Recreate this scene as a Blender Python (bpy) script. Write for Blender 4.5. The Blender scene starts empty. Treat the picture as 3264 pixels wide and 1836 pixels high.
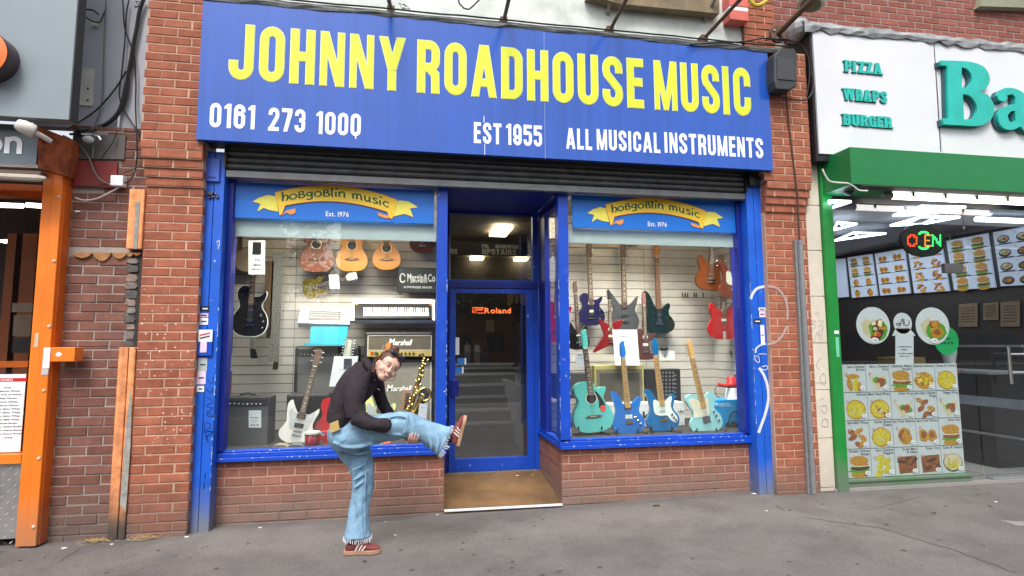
import bpy, bmesh, math, random
import numpy as np
from mathutils import Vector, Matrix
from mathutils.geometry import tessellate_polygon
R = random.Random(7)
PI = math.pi
scene = bpy.context.scene
COL = scene.collection
# ------------------------------------------------------------------ camera
FPX = 1830.114
CAM = Vector((1.5187, -5.3103, 1.4852))
YAW, PITCH, ROLL = 0.176, 0.0977, -0.0039
cf = Vector((math.sin(YAW)*math.cos(PITCH), math.cos(YAW)*math.cos(PITCH), math.sin(PITCH)))
cr = Vector((math.cos(YAW), -math.sin(YAW), 0)); cu = cr.cross(cf)
cr, cu = cr*math.cos(ROLL)+cu*math.sin(ROLL), cu*math.cos(ROLL)-cr*math.sin(ROLL)
cd = bpy.data.cameras.new('camera'); cam = bpy.data.objects.new('camera', cd); COL.objects.link(cam)
m = Matrix((cr, cu, -cf)).transposed().to_4x4(); m.translation = CAM; cam.matrix_world = m
cd.sensor_width = 36; cd.lens = 36*FPX/3264; cd.clip_start = .05; cd.clip_end = 400
scene.camera = cam
# ------------------------------------------------------------------ sky, sun, exposure
SUN_EL, SUN_AZ = math.radians(55), math.radians(200)
w = bpy.data.worlds.new('World'); scene.world = w; w.use_nodes = True
nt = w.node_tree; nt.nodes.clear()
sky = nt.nodes.new('ShaderNodeTexSky'); sky.sky_type = 'NISHITA'; sky.sun_disc = False
sky.sun_elevation = SUN_EL; sky.sun_rotation = SUN_AZ; sky.dust_density = 4; sky.ozone_density = 1; sky.air_density = 1
hs = nt.nodes.new('ShaderNodeHueSaturation'); hs.inputs['Saturation'].default_value = .3; hs.inputs['Value'].default_value = 1.0
bg = nt.nodes.new('ShaderNodeBackground'); bg.inputs[1].default_value = .15
wo = nt.nodes.new('ShaderNodeOutputWorld')
nt.links.new(sky.outputs[0], hs.inputs['Color']); nt.links.new(hs.outputs[0], bg.inputs[0]); nt.links.new(bg.outputs[0], wo.inputs[0])
sl = bpy.data.lights.new('sun', 'SUN'); sl.energy = 1.4; sl.angle = math.radians(20); sl.color = (1, .97, .93)
so = bpy.data.objects.new('sun', sl); COL.objects.link(so)
sd = Vector((math.sin(SUN_AZ)*math.cos(SUN_EL), math.cos(SUN_AZ)*math.cos(SUN_EL), math.sin(SUN_EL)))
so.rotation_euler = sd.to_track_quat('Z', 'Y').to_euler(); so.location = (0, -10, 20)
scene.view_settings.view_transform = 'Standard'; scene.view_settings.look = 'None'
scene.view_settings.exposure = .8; scene.view_settings.gamma = 1
scene.cycles.use_denoising = True
scene.cycles.max_bounces = 8; scene.cycles.transparent_max_bounces = 16
scene.cycles.caustics_reflective = False; scene.cycles.caustics_refractive = False
scene.cycles.sample_clamp_indirect = 6
# ------------------------------------------------------------------ pixel of the photograph -> point on the plane y = Y (or x = X)
def ray(px, py): return cf + cr*((px-1632)/FPX) - cu*((py-918)/FPX)
def at(px, py, Y):
    d = ray(px, py); return CAM + d*((Y-CAM.y)/d.y)
def atX(px, py, X):
    d = ray(px, py); return CAM + d*((X-CAM.x)/d.x)
def atZ(px, py, Z=0):
    d = ray(px, py); return CAM + d*((Z-CAM.z)/d.z)
ZM = {'A': (620, 560, 2.8976), 'B': (620, 1000, 2.8976), 'D': (1700, 560, 2.8974), 'E': (1700, 1000, 2.8976), 'G': (2560, 560, 2.683),
      'H': (2560, 1060, 2.683), 'K1': (0, 0, 2.337), 'K2': (0, 600, 2.229), 'K3': (0, 1200, 2.279), 'S4': (620, 0, 2.4147),
      'S5': (1600, 0, 2.3373), 'S6': (2500, 0, 2.3377), 'M1': (1400, 580, 4.026), 'M2': (1400, 900, 3.15), 'M3': (1400, 1300, 4.026),
      'P': (960, 1040, 1.9069), 'F': (1040, 1060, 4.83), 'L': (1240, 1300, 7.2467), 'T': (1060, 1440, 4.025), 'X': (0, 0, 1)}
def q(z, x, y): a, b, s = ZM[z]; return (a+x/s, b+y/s)
def zat(z, x, y, Y): return at(*q(z, x, y), Y)
# ------------------------------------------------------------------ mesh collector
class MB:
    def __init__(s): s.v = []; s.f = []; s.mi = []; s.cm = 0
    def add(s, vs, fs):
        n = len(s.v); s.v += [tuple(v) for v in vs]; s.f += [tuple(i+n for i in f) for f in fs]; s.mi += [s.cm]*len(fs); return s
    def mat(s, i): s.cm = i; return s
    def box(s, a, b):
        x0, x1 = sorted((a[0], b[0])); y0, y1 = sorted((a[1], b[1])); z0, z1 = sorted((a[2], b[2]))
        return s.add([(x0,y0,z0),(x1,y0,z0),(x1,y1,z0),(x0,y1,z0),(x0,y0,z1),(x1,y0,z1),(x1,y1,z1),(x0,y1,z1)],
                     [(0,3,2,1),(4,5,6,7),(0,1,5,4),(1,2,6,5),(2,3,7,6),(3,0,4,7)])
    def quadbox(s, p4, n):      # four points (any quad) pushed along vector n
        p4 = [Vector(p) for p in p4]; n = Vector(n)
        return s.add(p4+[p+n for p in p4], [(0,1,2,3),(7,6,5,4),(0,4,5,1),(1,5,6,2),(2,6,7,3),(3,7,4,0)])
    def prism(s, pts, y0, y1, holes=(), ax='y'):   # pts in (x, z), between y0 (front) and y1
        loops = [list(pts)]+[list(h) for h in holes]
        flat = [p for l in loops for p in l]; n = len(flat)
        tris = tessellate_polygon([[Vector((p[0], p[1], 0)) for p in l] for l in loops])
        mk = (lambda p, y: (p[0], y, p[1])) if ax == 'y' else ((lambda p, y: (y, p[0], p[1])) if ax == 'x' else (lambda p, y: (p[0], p[1], y)))
        V = [mk(p, y0) for p in flat]+[mk(p, y1) for p in flat]
        F = [tuple(t) for t in tris]+[tuple(n+i for i in reversed(t)) for t in tris]
        o = 0
        for l in loops:
            k = len(l)
            for i in range(k):
                a, b = o+i, o+(i+1) % k; F.append((a, b, b+n, a+n))
            o += k
        return s.add(V, F)
    def tube(s, pts, r, n=8, cap=True):
        pts = [Vector(p) for p in pts]; rr = r if isinstance(r, (list, tuple)) else [r]*len(pts)
        V = []; F = []; up = None
        for i, p in enumerate(pts):
            t = (pts[min(i+1, len(pts)-1)]-pts[max(i-1, 0)]).normalized()
            if up is None: up = t.orthogonal().normalized()
            up = (up-t*up.dot(t)).normalized(); sd_ = t.cross(up)
            for k in range(n):
                a = 2*PI*k/n; V.append(p+(up*math.cos(a)+sd_*math.sin(a))*rr[i])
        for i in range(len(pts)-1):
            for k in range(n):
                F.append((i*n+k, i*n+(k+1) % n, (i+1)*n+(k+1) % n, (i+1)*n+k))
        if cap: F.append(tuple(range(n-1, -1, -1))); F.append(tuple((len(pts)-1)*n+k for k in range(n)))
        return s.add(V, F)
    def cyl(s, c, r, h, axis='y', n=20, r2=None):
        c = Vector(c); d = {'x': Vector((h,0,0)), 'y': Vector((0,h,0)), 'z': Vector((0,0,h))}[axis]
        return s.tube([c, c+d], [r, r if r2 is None else r2], n)
    def lathe(s, c, prof, n=20, axis='z', rot=None):   # prof: (radius, height)
        V = []; F = []
        for (r_, h) in prof:
            for k in range(n):
                a = 2*PI*k/n; p = Vector((r_*math.cos(a), r_*math.sin(a), h))
                if axis == 'y': p = Vector((p.x, p.z, p.y))
                if axis == 'x': p = Vector((p.z, p.y, p.x))
                if rot: p = rot @ p
                V.append(Vector(c)+p)
        for i in range(len(prof)-1):
            for k in range(n): F.append((i*n+k, i*n+(k+1) % n, (i+1)*n+(k+1) % n, (i+1)*n+k))
        F.append(tuple(range(n-1, -1, -1))); F.append(tuple((len(prof)-1)*n+k for k in range(n)))
        return s.add(V, F)
    def ell(s, c, r, n=12, m_=8, rot=None):
        c = Vector(c); V = []; F = []
        for i in range(m_+1):
            th = PI*i/m_
            for k in range(n):
                a = 2*PI*k/n; p = Vector((r[0]*math.sin(th)*math.cos(a), r[1]*math.sin(th)*math.sin(a), r[2]*math.cos(th)))
                if rot: p = rot @ p
                V.append(c+p)
        for i in range(m_):
            for k in range(n): F.append((i*n+k, (i+1)*n+k, (i+1)*n+(k+1) % n, i*n+(k+1) % n))
        return s.add(V, F)
    def disc(s, c, r, y0, y1, n=24, rz=None):
        return s.prism([(c[0]+r*math.cos(2*PI*k/n), c[1]+(rz or r)*math.sin(2*PI*k/n)) for k in range(n)], y0, y1)
    def tf(s, M): s.v = [tuple(M @ Vector(v)) for v in s.v]; return s
    def build(s, name, mats, parent=None, world=True, smooth=False, bevel=0, kind=None):
        me = bpy.data.meshes.new(name); v = s.v
        if parent is not None and world:
            o = Vector((0,0,0)); p = parent
            while p is not None: o += p.location; p = p.parent
            v = [(a-o.x, b-o.y, c-o.z) for a, b, c in v]
        me.from_pydata(v, [], s.f)
        mats = mats if isinstance(mats, (list, tuple)) else [mats]
        for m_ in mats: me.materials.append(m_)
        if len(mats) > 1: me.polygons.foreach_set('material_index', s.mi)
        bm = bmesh.new(); bm.from_mesh(me); bmesh.ops.recalc_face_normals(bm, faces=bm.faces); bm.to_mesh(me); bm.free()
        if smooth: me.polygons.foreach_set('use_smooth', [True]*len(me.polygons))
        ob = bpy.data.objects.new(name, me); COL.objects.link(ob)
        if parent is not None: ob.parent = parent
        if kind: ob['kind'] = kind
        if bevel:
            b = ob.modifiers.new('bevel', 'BEVEL'); b.width = bevel; b.segments = 2; b.limit_method = 'ANGLE'; b.angle_limit = .7
        return ob
def tag(o, label, cat, group=None):
    o['label'] = label; o['category'] = cat
    if group: o['group'] = group
    return o
def T(name, label, cat, loc=(0,0,0), group=None, M=None):
    o = bpy.data.objects.new(name, None); COL.objects.link(o); o.empty_display_size = .05
    if M is not None: o.matrix_world = M
    else: o.location = loc
    return tag(o, label, cat, group)
def S(name, mb, m_, parent=None, **k):
    o = mb.build(name, m_, parent, **k); o['kind'] = 'structure'; return o
# ------------------------------------------------------------------ materials
MATS = {}
def N(nt_, t, **k):
    n = nt_.nodes.new('ShaderNode'+t)
    for a, b in k.items():
        if a in n.inputs.keys(): n.inputs[a].default_value = b
        else: setattr(n, a, b)
    return n
def mat(name, col, rough=.5, metal=0, var=.12, sc=6, bump=0, bsc=60, coat=0, emit=0, ecol=None, dirt=0, spec=.5, rnd=0, chips=0, splat=0, grime=None, streak=0):
    if name in MATS: return MATS[name]
    m_ = bpy.data.materials.new(name); m_.use_nodes = True; t = m_.node_tree; L = t.links.new
    b = t.nodes['Principled BSDF']
    b.inputs['Roughness'].default_value = rough; b.inputs['Metallic'].default_value = metal
    b.inputs['Coat Weight'].default_value = coat; b.inputs['Specular IOR Level'].default_value = spec
    c = (*col, 1)
    geo = N(t, 'NewGeometry'); tc = N(t, 'TexCoord')
    no = N(t, 'TexNoise', Scale=sc, Detail=6, Roughness=.6); L(geo.outputs['Position'], no.inputs['Vector'])
    mr = N(t, 'MapRange'); mr.inputs[1].default_value = .3; mr.inputs[2].default_value = .7; mr.inputs[3].default_value = 1-var; mr.inputs[4].default_value = 1+var
    L(no.outputs[0], mr.inputs[0])
    mx = N(t, 'VectorMath', operation='SCALE'); mx.inputs[0].default_value = col; L(mr.outputs[0], mx.inputs['Scale'])
    out = mx.outputs[0]
    def blend(fac, colr, prev):
        x = N(t, 'Mix', data_type='RGBA'); L(fac, x.inputs[0]); L(prev, x.inputs[6])
        if isinstance(colr, tuple): x.inputs[7].default_value = (*colr, 1)
        else: L(colr, x.inputs[7])
        return x.outputs[2]
    def mrange(sock, a, b_, c_=0, d=1):
        x = N(t, 'MapRange'); x.inputs[1].default_value = a; x.inputs[2].default_value = b_; x.inputs[3].default_value = c_; x.inputs[4].default_value = d
        L(sock, x.inputs[0]); return x.outputs[0]
    def mul(a, b_):
        x = N(t, 'Math', operation='MULTIPLY'); L(a, x.inputs[0])
        if isinstance(b_, float): x.inputs[1].default_value = b_
        else: L(b_, x.inputs[1])
        return x.outputs[0]
    if streak:    # rain streaks and faded patches
        mp2 = N(t, 'Mapping'); mp2.inputs['Scale'].default_value = (14, 14, .35); L(geo.outputs['Position'], mp2.inputs['Vector']); ns = N(t, 'TexNoise', Scale=1, Detail=6, Roughness=.7); L(mp2.outputs[0], ns.inputs['Vector'])
        ms = N(t, 'MapRange'); ms.inputs[1].default_value = .35; ms.inputs[2].default_value = .7; ms.inputs[3].default_value = 1-streak; ms.inputs[4].default_value = 1+streak; L(ns.outputs[0], ms.inputs[0])
        xs_ = N(t, 'VectorMath', operation='SCALE'); L(out, xs_.inputs[0]); L(ms.outputs[0], xs_.inputs['Scale']); out = xs_.outputs[0]
    sx = N(t, 'SeparateXYZ'); L(geo.outputs['Position'], sx.inputs[0])
    if rnd:
        oi = N(t, 'ObjectInfo'); rp = N(t, 'ValToRGB'); L(oi.outputs['Random'], rp.inputs[0])
        els = rp.color_ramp.elements; els[0].color = (1-rnd, (1-rnd)*.93, (1-rnd)*.9, 1); els[1].color = (1+rnd, 1+rnd, 1+rnd, 1)
        e = els.new(.5); e.color = (1, .95, .95, 1); e = els.new(.85); e.color = (1.02, 1.05, 1.1, 1)
        x = N(t, 'VectorMath', operation='MULTIPLY'); L(out, x.inputs[0]); L(rp.outputs[0], x.inputs[1]); out = x.outputs[0]
    if dirt:      # grey pavement splash-back on the lowest courses
        n2 = N(t, 'TexNoise', Scale=3.0, Detail=5); L(geo.outputs['Position'], n2.inputs['Vector'])
        z = N(t, 'MapRange'); z.inputs[1].default_value = .0; z.inputs[2].default_value = .62; z.inputs[3].default_value = 1; z.inputs[4].default_value = 0; L(sx.outputs[2], z.inputs[0])
        a = N(t, 'Math', operation='MULTIPLY_ADD'); L(n2.outputs[0], a.inputs[0]); a.inputs[1].default_value = .9; L(z.outputs[0], a.inputs[2])
        out = blend(mul(mrange(a.outputs[0], .75, 1.45), float(dirt)), grime or (.13, .105, .09), out)
    if splat:     # flicked white paint drops
        vo = N(t, 'TexVoronoi', Scale=splat); vo.feature = 'F1'; L(geo.outputs['Position'], vo.inputs['Vector'])
        n3 = N(t, 'TexNoise', Scale=2.2, Detail=2); L(geo.outputs['Position'], n3.inputs['Vector'])
        h = mul(mul(mrange(sx.outputs[2], .5, .9), mrange(sx.outputs[2], 2.05, 1.75)), mrange(sx.outputs[0], .5, .3)); d_ = mul(mrange(vo.outputs['Distance'], .18, .14), mrange(n3.outputs[0], .44, .52))
        out = blend(mul(h, d_), (.75, .66, .6), out)
    if chips:     # chipped paint showing the pale undercoat
        n4 = N(t, 'TexNoise', Scale=16, Detail=8, Roughness=.75); L(geo.outputs['Position'], n4.inputs['Vector'])
        out = blend(mrange(n4.outputs[0], chips, chips+.012), (.6, .66, .75), out)
        n5 = N(t, 'TexNoise', Scale=2.5, Detail=8, Roughness=.7); L(geo.outputs['Position'], n5.inputs['Vector'])
        out = blend(mrange(n5.outputs[0], .6, .75, 0, .45), (.18, .2, .26), out)
    L(out, b.inputs['Base Color'])
    if bump:
        n6 = N(t, 'TexNoise', Scale=bsc, Detail=6, Roughness=.65); L(geo.outputs['Position'], n6.inputs['Vector'])
        bp = N(t, 'Bump', Strength=bump, Distance=.01); L(n6.outputs[0], bp.inputs['Height']); L(bp.outputs[0], b.inputs['Normal'])
    if emit:
        b.inputs['Emission Color'].default_value = (*(ecol or col), 1); b.inputs['Emission Strength'].default_value = emit
    MATS[name] = m_; return m_
def glass(name, tint=(1,1,1), ior=1.5, base=0.0):
    m_ = bpy.data.materials.new(name); m_.use_nodes = True; t = m_.node_tree; t.nodes.clear(); L = t.links.new
    tr = N(t, 'BsdfTransparent'); tr.inputs[0].default_value = (*tint, 1); gl = N(t, 'BsdfGlossy', Roughness=.0); lw = N(t, 'LayerWeight', Blend=.5); pw = N(t, 'Math', operation='POWER'); pw.inputs[1].default_value = 5; L(lw.outputs['Facing'], pw.inputs[0])
    ad = N(t, 'Math', operation='MULTIPLY_ADD'); ad.inputs[1].default_value = .96; ad.inputs[2].default_value = .075+base; L(pw.outputs[0], ad.inputs[0])
    mx = N(t, 'MixShader'); L(ad.outputs[0], mx.inputs[0]); L(tr.outputs[0], mx.inputs[1]); L(gl.outputs[0], mx.inputs[2])
    o = N(t, 'OutputMaterial'); L(mx.outputs[0], o.inputs[0]); return m_
# ------------------------------------------------------------------ lettering: own condensed grotesque + built-in font
def arc(cx, cy, rx, ry, a0, a1, n=10): return [(cx+rx*math.cos(math.radians(a0+(a1-a0)*i/n)), cy+ry*math.sin(math.radians(a0+(a1-a0)*i/n))) for i in range(n+1)]
def ribbon(pts, t, closed=False):
    n = len(pts); L_ = []; R_ = []
    for i in range(n):
        a = pts[(i-1) % n] if closed else pts[max(i-1, 0)]; b = pts[(i+1) % n] if closed else pts[min(i+1, n-1)]; p = pts[i]
        d0 = Vector((p[0]-a[0], p[1]-a[1])); d1 = Vector((b[0]-p[0], b[1]-p[1]))
        if d0.length < 1e-9: d0 = d1
        if d1.length < 1e-9: d1 = d0
        d0.normalize(); d1.normalize(); d = (d0+d1)
        d = d.normalized() if d.length > 1e-6 else d1
        nn = Vector((-d.y, d.x)); k = t/2/max(.45, nn.dot(Vector((-d1.y, d1.x))))
        L_.append((p[0]+nn.x*k, p[1]+nn.y*k)); R_.append((p[0]-nn.x*k, p[1]-nn.y*k))
    if closed: return ('ring', L_, R_)
    return ('poly', L_+R_[::-1])
def glyph(ch, W, t):
    h = t/2; r = (W-t)/2; rb = lambda p, c=False: ribbon(p, t, c)
    top = 1-h; P = lambda *a: ('poly', list(a)); cx = W/2
    if ch in 'O0': return [rb([(W-h, h+r)]+[(W-h, top-r)]+arc(cx, top-r, r, r, 0, 180)[1:]+[(h, h+r)]+arc(cx, h+r, r, r, 180, 360)[1:-1], True)]
    if ch == 'J': return [rb([(W-h, 1), (W-h, h+r)]+arc(cx, h+r, r, r, 0, -180)[1:]+[(h, .34)])]
    if ch == 'H': return [rb([(h, 0), (h, 1)]), rb([(W-h, 0), (W-h, 1)]), rb([(h, .5), (W-h, .5)])]
    if ch == 'N': return [ribbon([(h*.8, 0), (h*.8, 1)], t*.8), ribbon([(W-h*.8, 0), (W-h*.8, 1)], t*.8), P((0, 1), (t*.95, 1), (W, 0), (W-t*.95, 0))]
    if ch == 'M': return [ribbon([(h*.8, 0), (h*.8, 1)], t*.8), ribbon([(W-h*.8, 0), (W-h*.8, 1)], t*.8), P((0, 1), (t, 1), (cx+t*.34, 0), (cx-t*.34, 0)), P((W, 1), (W-t, 1), (cx-t*.34, 0), (cx+t*.34, 0))]
    if ch == 'Y': return [P((0, 1), (t*1.05, 1), (cx+h, .38), (cx-h, .38)), P((W, 1), (W-t*1.05, 1), (cx-h, .38), (cx+h, .38)), rb([(cx, 0), (cx, .42)])]
    if ch == 'A': return [P((0, 0), (t*.95, 0), (cx+t*.45, 1), (cx-t*.6, 1)), P((W, 0), (W-t*.95, 0), (cx-t*.45, 1), (cx+t*.6, 1)), P((.22*W, .2), (W*.78, .2), (W*.74, .35), (.26*W, .35))]
    if ch == 'V': return [P((0, 1), (t, 1), (cx+t*.45, 0), (cx-t*.5, 0)), P((W, 1), (W-t, 1), (cx-t*.45, 0), (cx+t*.5, 0))]
    if ch == 'W': return glyph('V', W*.56, t*.85)+[('poly', [(x+W*.44, y) for x, y in p[1]]) for p in glyph('V', W*.56, t*.85)]
    if ch == 'X': return [P((0, 1), (t, 1), (W, 0), (W-t, 0)), P((W, 1), (W-t, 1), (0, 0), (t, 0))]
    if ch == 'R': return [rb([(h, 0), (h, 1)]), rb([(h, top), (W-h-r*.9, top)]+arc(W-h-r*.9, top-r*.9, r*.9, r*.9, 90, 0)[1:]+[(W-h, .48+h+r*.5)]+arc(W-h-r*.9, .45+r*.9+h*.4, r*.9, r*.9, 0, -90)[1:]+[(h, .45+h*.4)]), rb([(W*.55, .47), (W-h-.01, .36), (W-h, 0)])]
    if ch == 'P': return glyph('R', W, t)[:2]
    if ch == 'B': return glyph('R', W, t)[:2]+[rb([(h, h), (W-h-r*.9, h)]+arc(W-h-r*.9, h+r*.9, r*.9, r*.9, -90, 0)[1:]+arc(W-h-r*.9, .55-r*.9, r*.9, r*.9, 0, 90)[1:])]
    if ch == 'D': return [rb([(h, 0), (h, 1)]), rb([(h, top), (W-h-r, top)]+arc(W-h-r, top-r, r, r, 90, 0)[1:]+[(W-h, h+r)]+arc(W-h-r, h+r, r, r, 0, -90)[1:]+[(h, h)])]
    if ch == 'U': return [rb([(h, 1), (h, h+r)]+arc(cx, h+r, r, r, 180, 360)[1:]+[(W-h, 1)])]
    if ch in 'SZ' and ch == 'S': return [rb([(W-h, .67), (W-h, top-r)]+arc(cx, top-r, r, r, 0, 180)[1:]+[(h, .72), (h+.02, .64), (W-h-.02, .36), (W-h, .28)]+arc(cx, h+r, r, r, 0, -180)+[(h, .33)])]
    if ch == 'Z': return [rb([(0, top), (W, top)]), rb([(0, h), (W, h)]), P((0, 0), (t*1.1, 0), (W, 1), (W-t*1.1, 1))]
    if ch == 'E': return [rb([(h, 0), (h, 1)]), rb([(h, top), (W, top)]), rb([(h, h), (W, h)]), rb([(h, .52), (W*.93, .52)])]
    if ch == 'F': return [rb([(h, 0), (h, 1)]), rb([(h, top), (W, top)]), rb([(h, .52), (W*.93, .52)])]
    if ch == 'L': return [rb([(h, 0), (h, 1)]), rb([(h, h), (W, h)])]
    if ch == 'T': return [rb([(cx, 0), (cx, 1)]), rb([(0, top), (W, top)])]
    if ch == 'I': return [rb([(h, 0), (h, 1)])]
    if ch == 'C': return [rb([(W-h, .62), (W-h, top-r)]+arc(cx, top-r, r, r, 0, 180)[1:]+[(h, h+r)]+arc(cx, h+r, r, r, 180, 360)[1:]+[(W-h, .38)])]
    if ch == 'G': return glyph('C', W, t)+[rb([(W*.5, .46), (W, .46)]), rb([(W-h, 0), (W-h, .46)])]
    if ch == '1': return [rb([(W-h, 0), (W-h, 1)]), P((0, .78), (0, .88), (W-t*.9, 1), (W-h, .82))]
    if ch == '6': return [rb([(W-h, h+r), (W-h, .58-r*.5)]+arc(cx, .56-r*.6, r, r, 0, 150)[1:]), rb([(W-h, .68), (W-h, top-r)]+arc(cx, top-r, r, r, 0, 180)[1:]+[(h, h+r)]+arc(cx, h+r, r, r, 180, 360)[1:])]
    if ch == '9': return [tuple([p[0]]+[[(W-x, 1-y) for x, y in l] for l in p[1:]]) for p in glyph('6', W, t)]
    if ch == '2': return [rb([(h, .68), (h, top-r)]+arc(cx, top-r, r, r, 180, 0)[1:]+[(W-h, .62), (h*1.3, .1)]), rb([(0, h), (W, h)])]
    if ch == '7': return [rb([(0, top), (W, top)]), P((W, 1), (W-t*1.1, .9), (W*.18, 0), (W*.18+t*1.05, 0), (W, .82))]
    if ch == '3': return [rb([(h, .7), (h, top-r)]+arc(cx, top-r, r, r, 180, 0)[1:]+[(W-h, .6), (cx+.06, .52), (cx-.04, .52)]), rb([(h, .3), (h, h+r)]+arc(cx, h+r, r, r, 180, 360)[1:]+[(W-h, .44), (cx+.06, .52)])]
    if ch == '5': return [rb([(W, top), (h, top), (h, .52)]), rb([(h, .3), (h, h+r)]+arc(cx, h+r, r, r, 180, 360)[1:]+[(W-h, .48)]+arc(cx, .5, r, r*.75, 0, 160)[1:])]
    return []
WID = {'I': .19, '1': .3, 'M': .62, 'W': .78, 'E': .4, 'F': .4, 'L': .4, 'T': .46, 'J': .46, 'A': .56, 'Y': .54}
def sign_word(mb, text, x0, x1, z0, z1, y, t=.19, thick=.003, gap=.075, grow=0, slab=0, wid=None):
    cell = [(slab and ch in 'I' and .3) or WID.get(ch, .48) for ch in text]; tot = sum(cell)+gap*(len(text)-1)
    h_ = z1-z0; sx_ = (x1-x0)/(tot*h_); x = 0; lv = 0
    for ch, W_ in zip(text, cell):
        for g in glyph(ch, W_*1.0, t):
            lv += 1; yy = y-thick-.00025*(lv % 7)
            mp = lambda p: (x0+(x+p[0])*sx_*h_, z0+p[1]*h_)
            if g[0] == 'ring':
                A, B_ = [mp(p) for p in g[1]], [mp(p) for p in g[2]]
                if grow: A, B_ = [mp(p) for p in ribbon([((a[0]+b[0])/2, (a[1]+b[1])/2) for a, b in zip(g[1], g[2])], t+2*grow, True)[1]], [mp(p) for p in ribbon([((a[0]+b[0])/2, (a[1]+b[1])/2) for a, b in zip(g[1], g[2])], t+2*grow, True)[2]]
                n = len(A); V = [(p[0], yy, p[1]) for p in A]+[(p[0], yy, p[1]) for p in B_]+[(p[0], y, p[1]) for p in A]+[(p[0], y, p[1]) for p in B_]; F = []
                for i in range(n):
                    j = (i+1) % n; F += [(i, j, n+j, n+i), (i, j, 2*n+j, 2*n+i), (n+i, n+j, 3*n+j, 3*n+i)]
                mb.add(V, F)
            else:
                pts = [mp(p) for p in g[1]]
                if grow:
                    c_ = (sum(p[0] for p in pts)/len(pts), sum(p[1] for p in pts)/len(pts)); k = grow*h_
                    area = sum(pts[i][0]*pts[(i+1) % len(pts)][1]-pts[(i+1) % len(pts)][0]*pts[i][1] for i in range(len(pts)))
                    o = []; sg = 1 if area > 0 else -1
                    for i, p in enumerate(pts):
                        a, b = pts[i-1], pts[(i+1) % len(pts)]; e0 = Vector((p[0]-a[0], p[1]-a[1])); e1 = Vector((b[0]-p[0], b[1]-p[1]))
                        if e0.length < 1e-7 or e1.length < 1e-7: o.append(p); continue
                        e0.normalize(); e1.normalize(); n0 = Vector((e0.y, -e0.x))*sg; n1 = Vector((e1.y, -e1.x))*sg; nn = n0+n1
                        nn = nn.normalized()*k/max(.5, nn.normalized().dot(n0)) if nn.length > .1 else n0*k
                        o.append((p[0]+nn.x, p[1]+nn.y))
                    pts = o
                mb.prism(pts, yy, y)
        if slab and ch not in 'SGC':
            s_ = slab
            def sb(cx_, top_):
                zz = 1-s_*.6 if top_ else 0
                a = mp_(x0, x, sx_, h_, z0, (cx_-t*.85, zz)); b = mp_(x0, x, sx_, h_, z0, (cx_+t*.85, zz+s_*.6)); mb.box((a[0], y-thick-.002, a[1]), (b[0], y, b[1]))
            if ch in 'PRBI': sb(t/2, 0); sb(t/2, 1)
            if ch == 'R': sb(W_-t*.4, 0)
            if ch == 'I': pass
            if ch in 'A': sb(t*.4, 0); sb(W_-t*.4, 0)
            if ch in 'WU': sb(t*.5, 1); sb(W_-t*.5, 1)
            if ch == 'E': sb(t/2, 0); sb(t/2, 1)
        x += W_+gap
    return mb
def mp_(x0, x, sx_, h_, z0, p): return (x0+(x+p[0])*sx_*h_, z0+p[1]*h_)
FONT = {}
def fchar(ch, bold):
    if (ch, bold) in FONT: return FONT[(ch, bold)]
    cu_ = bpy.data.curves.new('t', 'FONT'); cu_.body = ch; cu_.size = 1; cu_.offset = .028 if bold else 0; cu_.resolution_u = 3
    o = bpy.data.objects.new('t', cu_); me = bpy.data.meshes.new_from_object(o)
    vs = [tuple(v.co) for v in me.vertices]; fs = [tuple(p.vertices) for p in me.polygons]
    bpy.data.objects.remove(o); bpy.data.meshes.remove(me); bpy.data.curves.remove(cu_)
    if not vs: r = ([], [], .3)
    else:
        x0 = min(v[0] for v in vs); r = ([(v[0]-x0, v[1]) for v in vs], fs, max(v[0] for v in vs)-x0)
    FONT[(ch, bold)] = r; return r
def text_w(s_, bold=False, gap=.09): return sum(fchar(c, bold)[2] if c != ' ' else .28 for c in s_)+gap*(len(s_)-1)
def text(mb, s_, p0, size, bold=False, width=None, ux=(1,0,0), uz=(0,0,1), gap=.09, centre=False, shear=0):
    """flat built-in-font print; p0 = left end of the baseline, size = em height"""
    p0 = Vector(p0); ux = Vector(ux); uz = Vector(uz); tw = text_w(s_, bold, gap)*size; k = (width/tw) if width else 1
    if centre: p0 = p0-ux*(tw*k/2)
    x = 0
    for c in s_:
        if c == ' ': x += .28+gap; continue
        vs, fs, w_ = fchar(c, bold)
        mb.add([p0+ux*((x+v[0]+shear*v[1])*size*k)+uz*(v[1]*size) for v in vs], fs); x += w_+gap
    return mb
def crom(pts, n=4, closed=True):
    out = []; k = len(pts)
    for i in range(k if closed else k-1):
        P = [Vector(pts[(i+j-1) % k] if closed else pts[min(max(i+j-1, 0), k-1)]) for j in range(4)]
        for s_ in range(n):
            t = s_/n
            out.append(tuple(.5*((2*P[1])+(P[2]-P[0])*t+(2*P[0]-5*P[1]+4*P[2]-P[3])*t*t+(3*P[1]-P[0]-3*P[2]+P[3])*t**3)))
    if not closed: out.append(tuple(pts[-1]))
    return out
def soft(pts, n=4):   # rounds the curved runs of an outline and keeps its corners
    k = len(pts); V = [Vector((p[0], p[1])) for p in pts]; cor = []; out = []
    for i in range(k):
        a = V[i]-V[i-1]; b = V[(i+1) % k]-V[i]; cor.append(a.angle(b) > .75)
    for i in range(k):
        j = (i+1) % k; p1, p2 = V[i], V[j]; p0 = p1 if cor[i] else V[i-1]; p3 = p2 if cor[j] else V[(i+2) % k]
        for s_ in range(n): t = s_/n; q_ = .5*((2*p1)+(p2-p0)*t+(2*p0-5*p1+4*p2-p3)*t*t+(p3+3*p1-p0-3*p2)*t**3); out.append((q_.x, q_.y))
    return out
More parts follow.
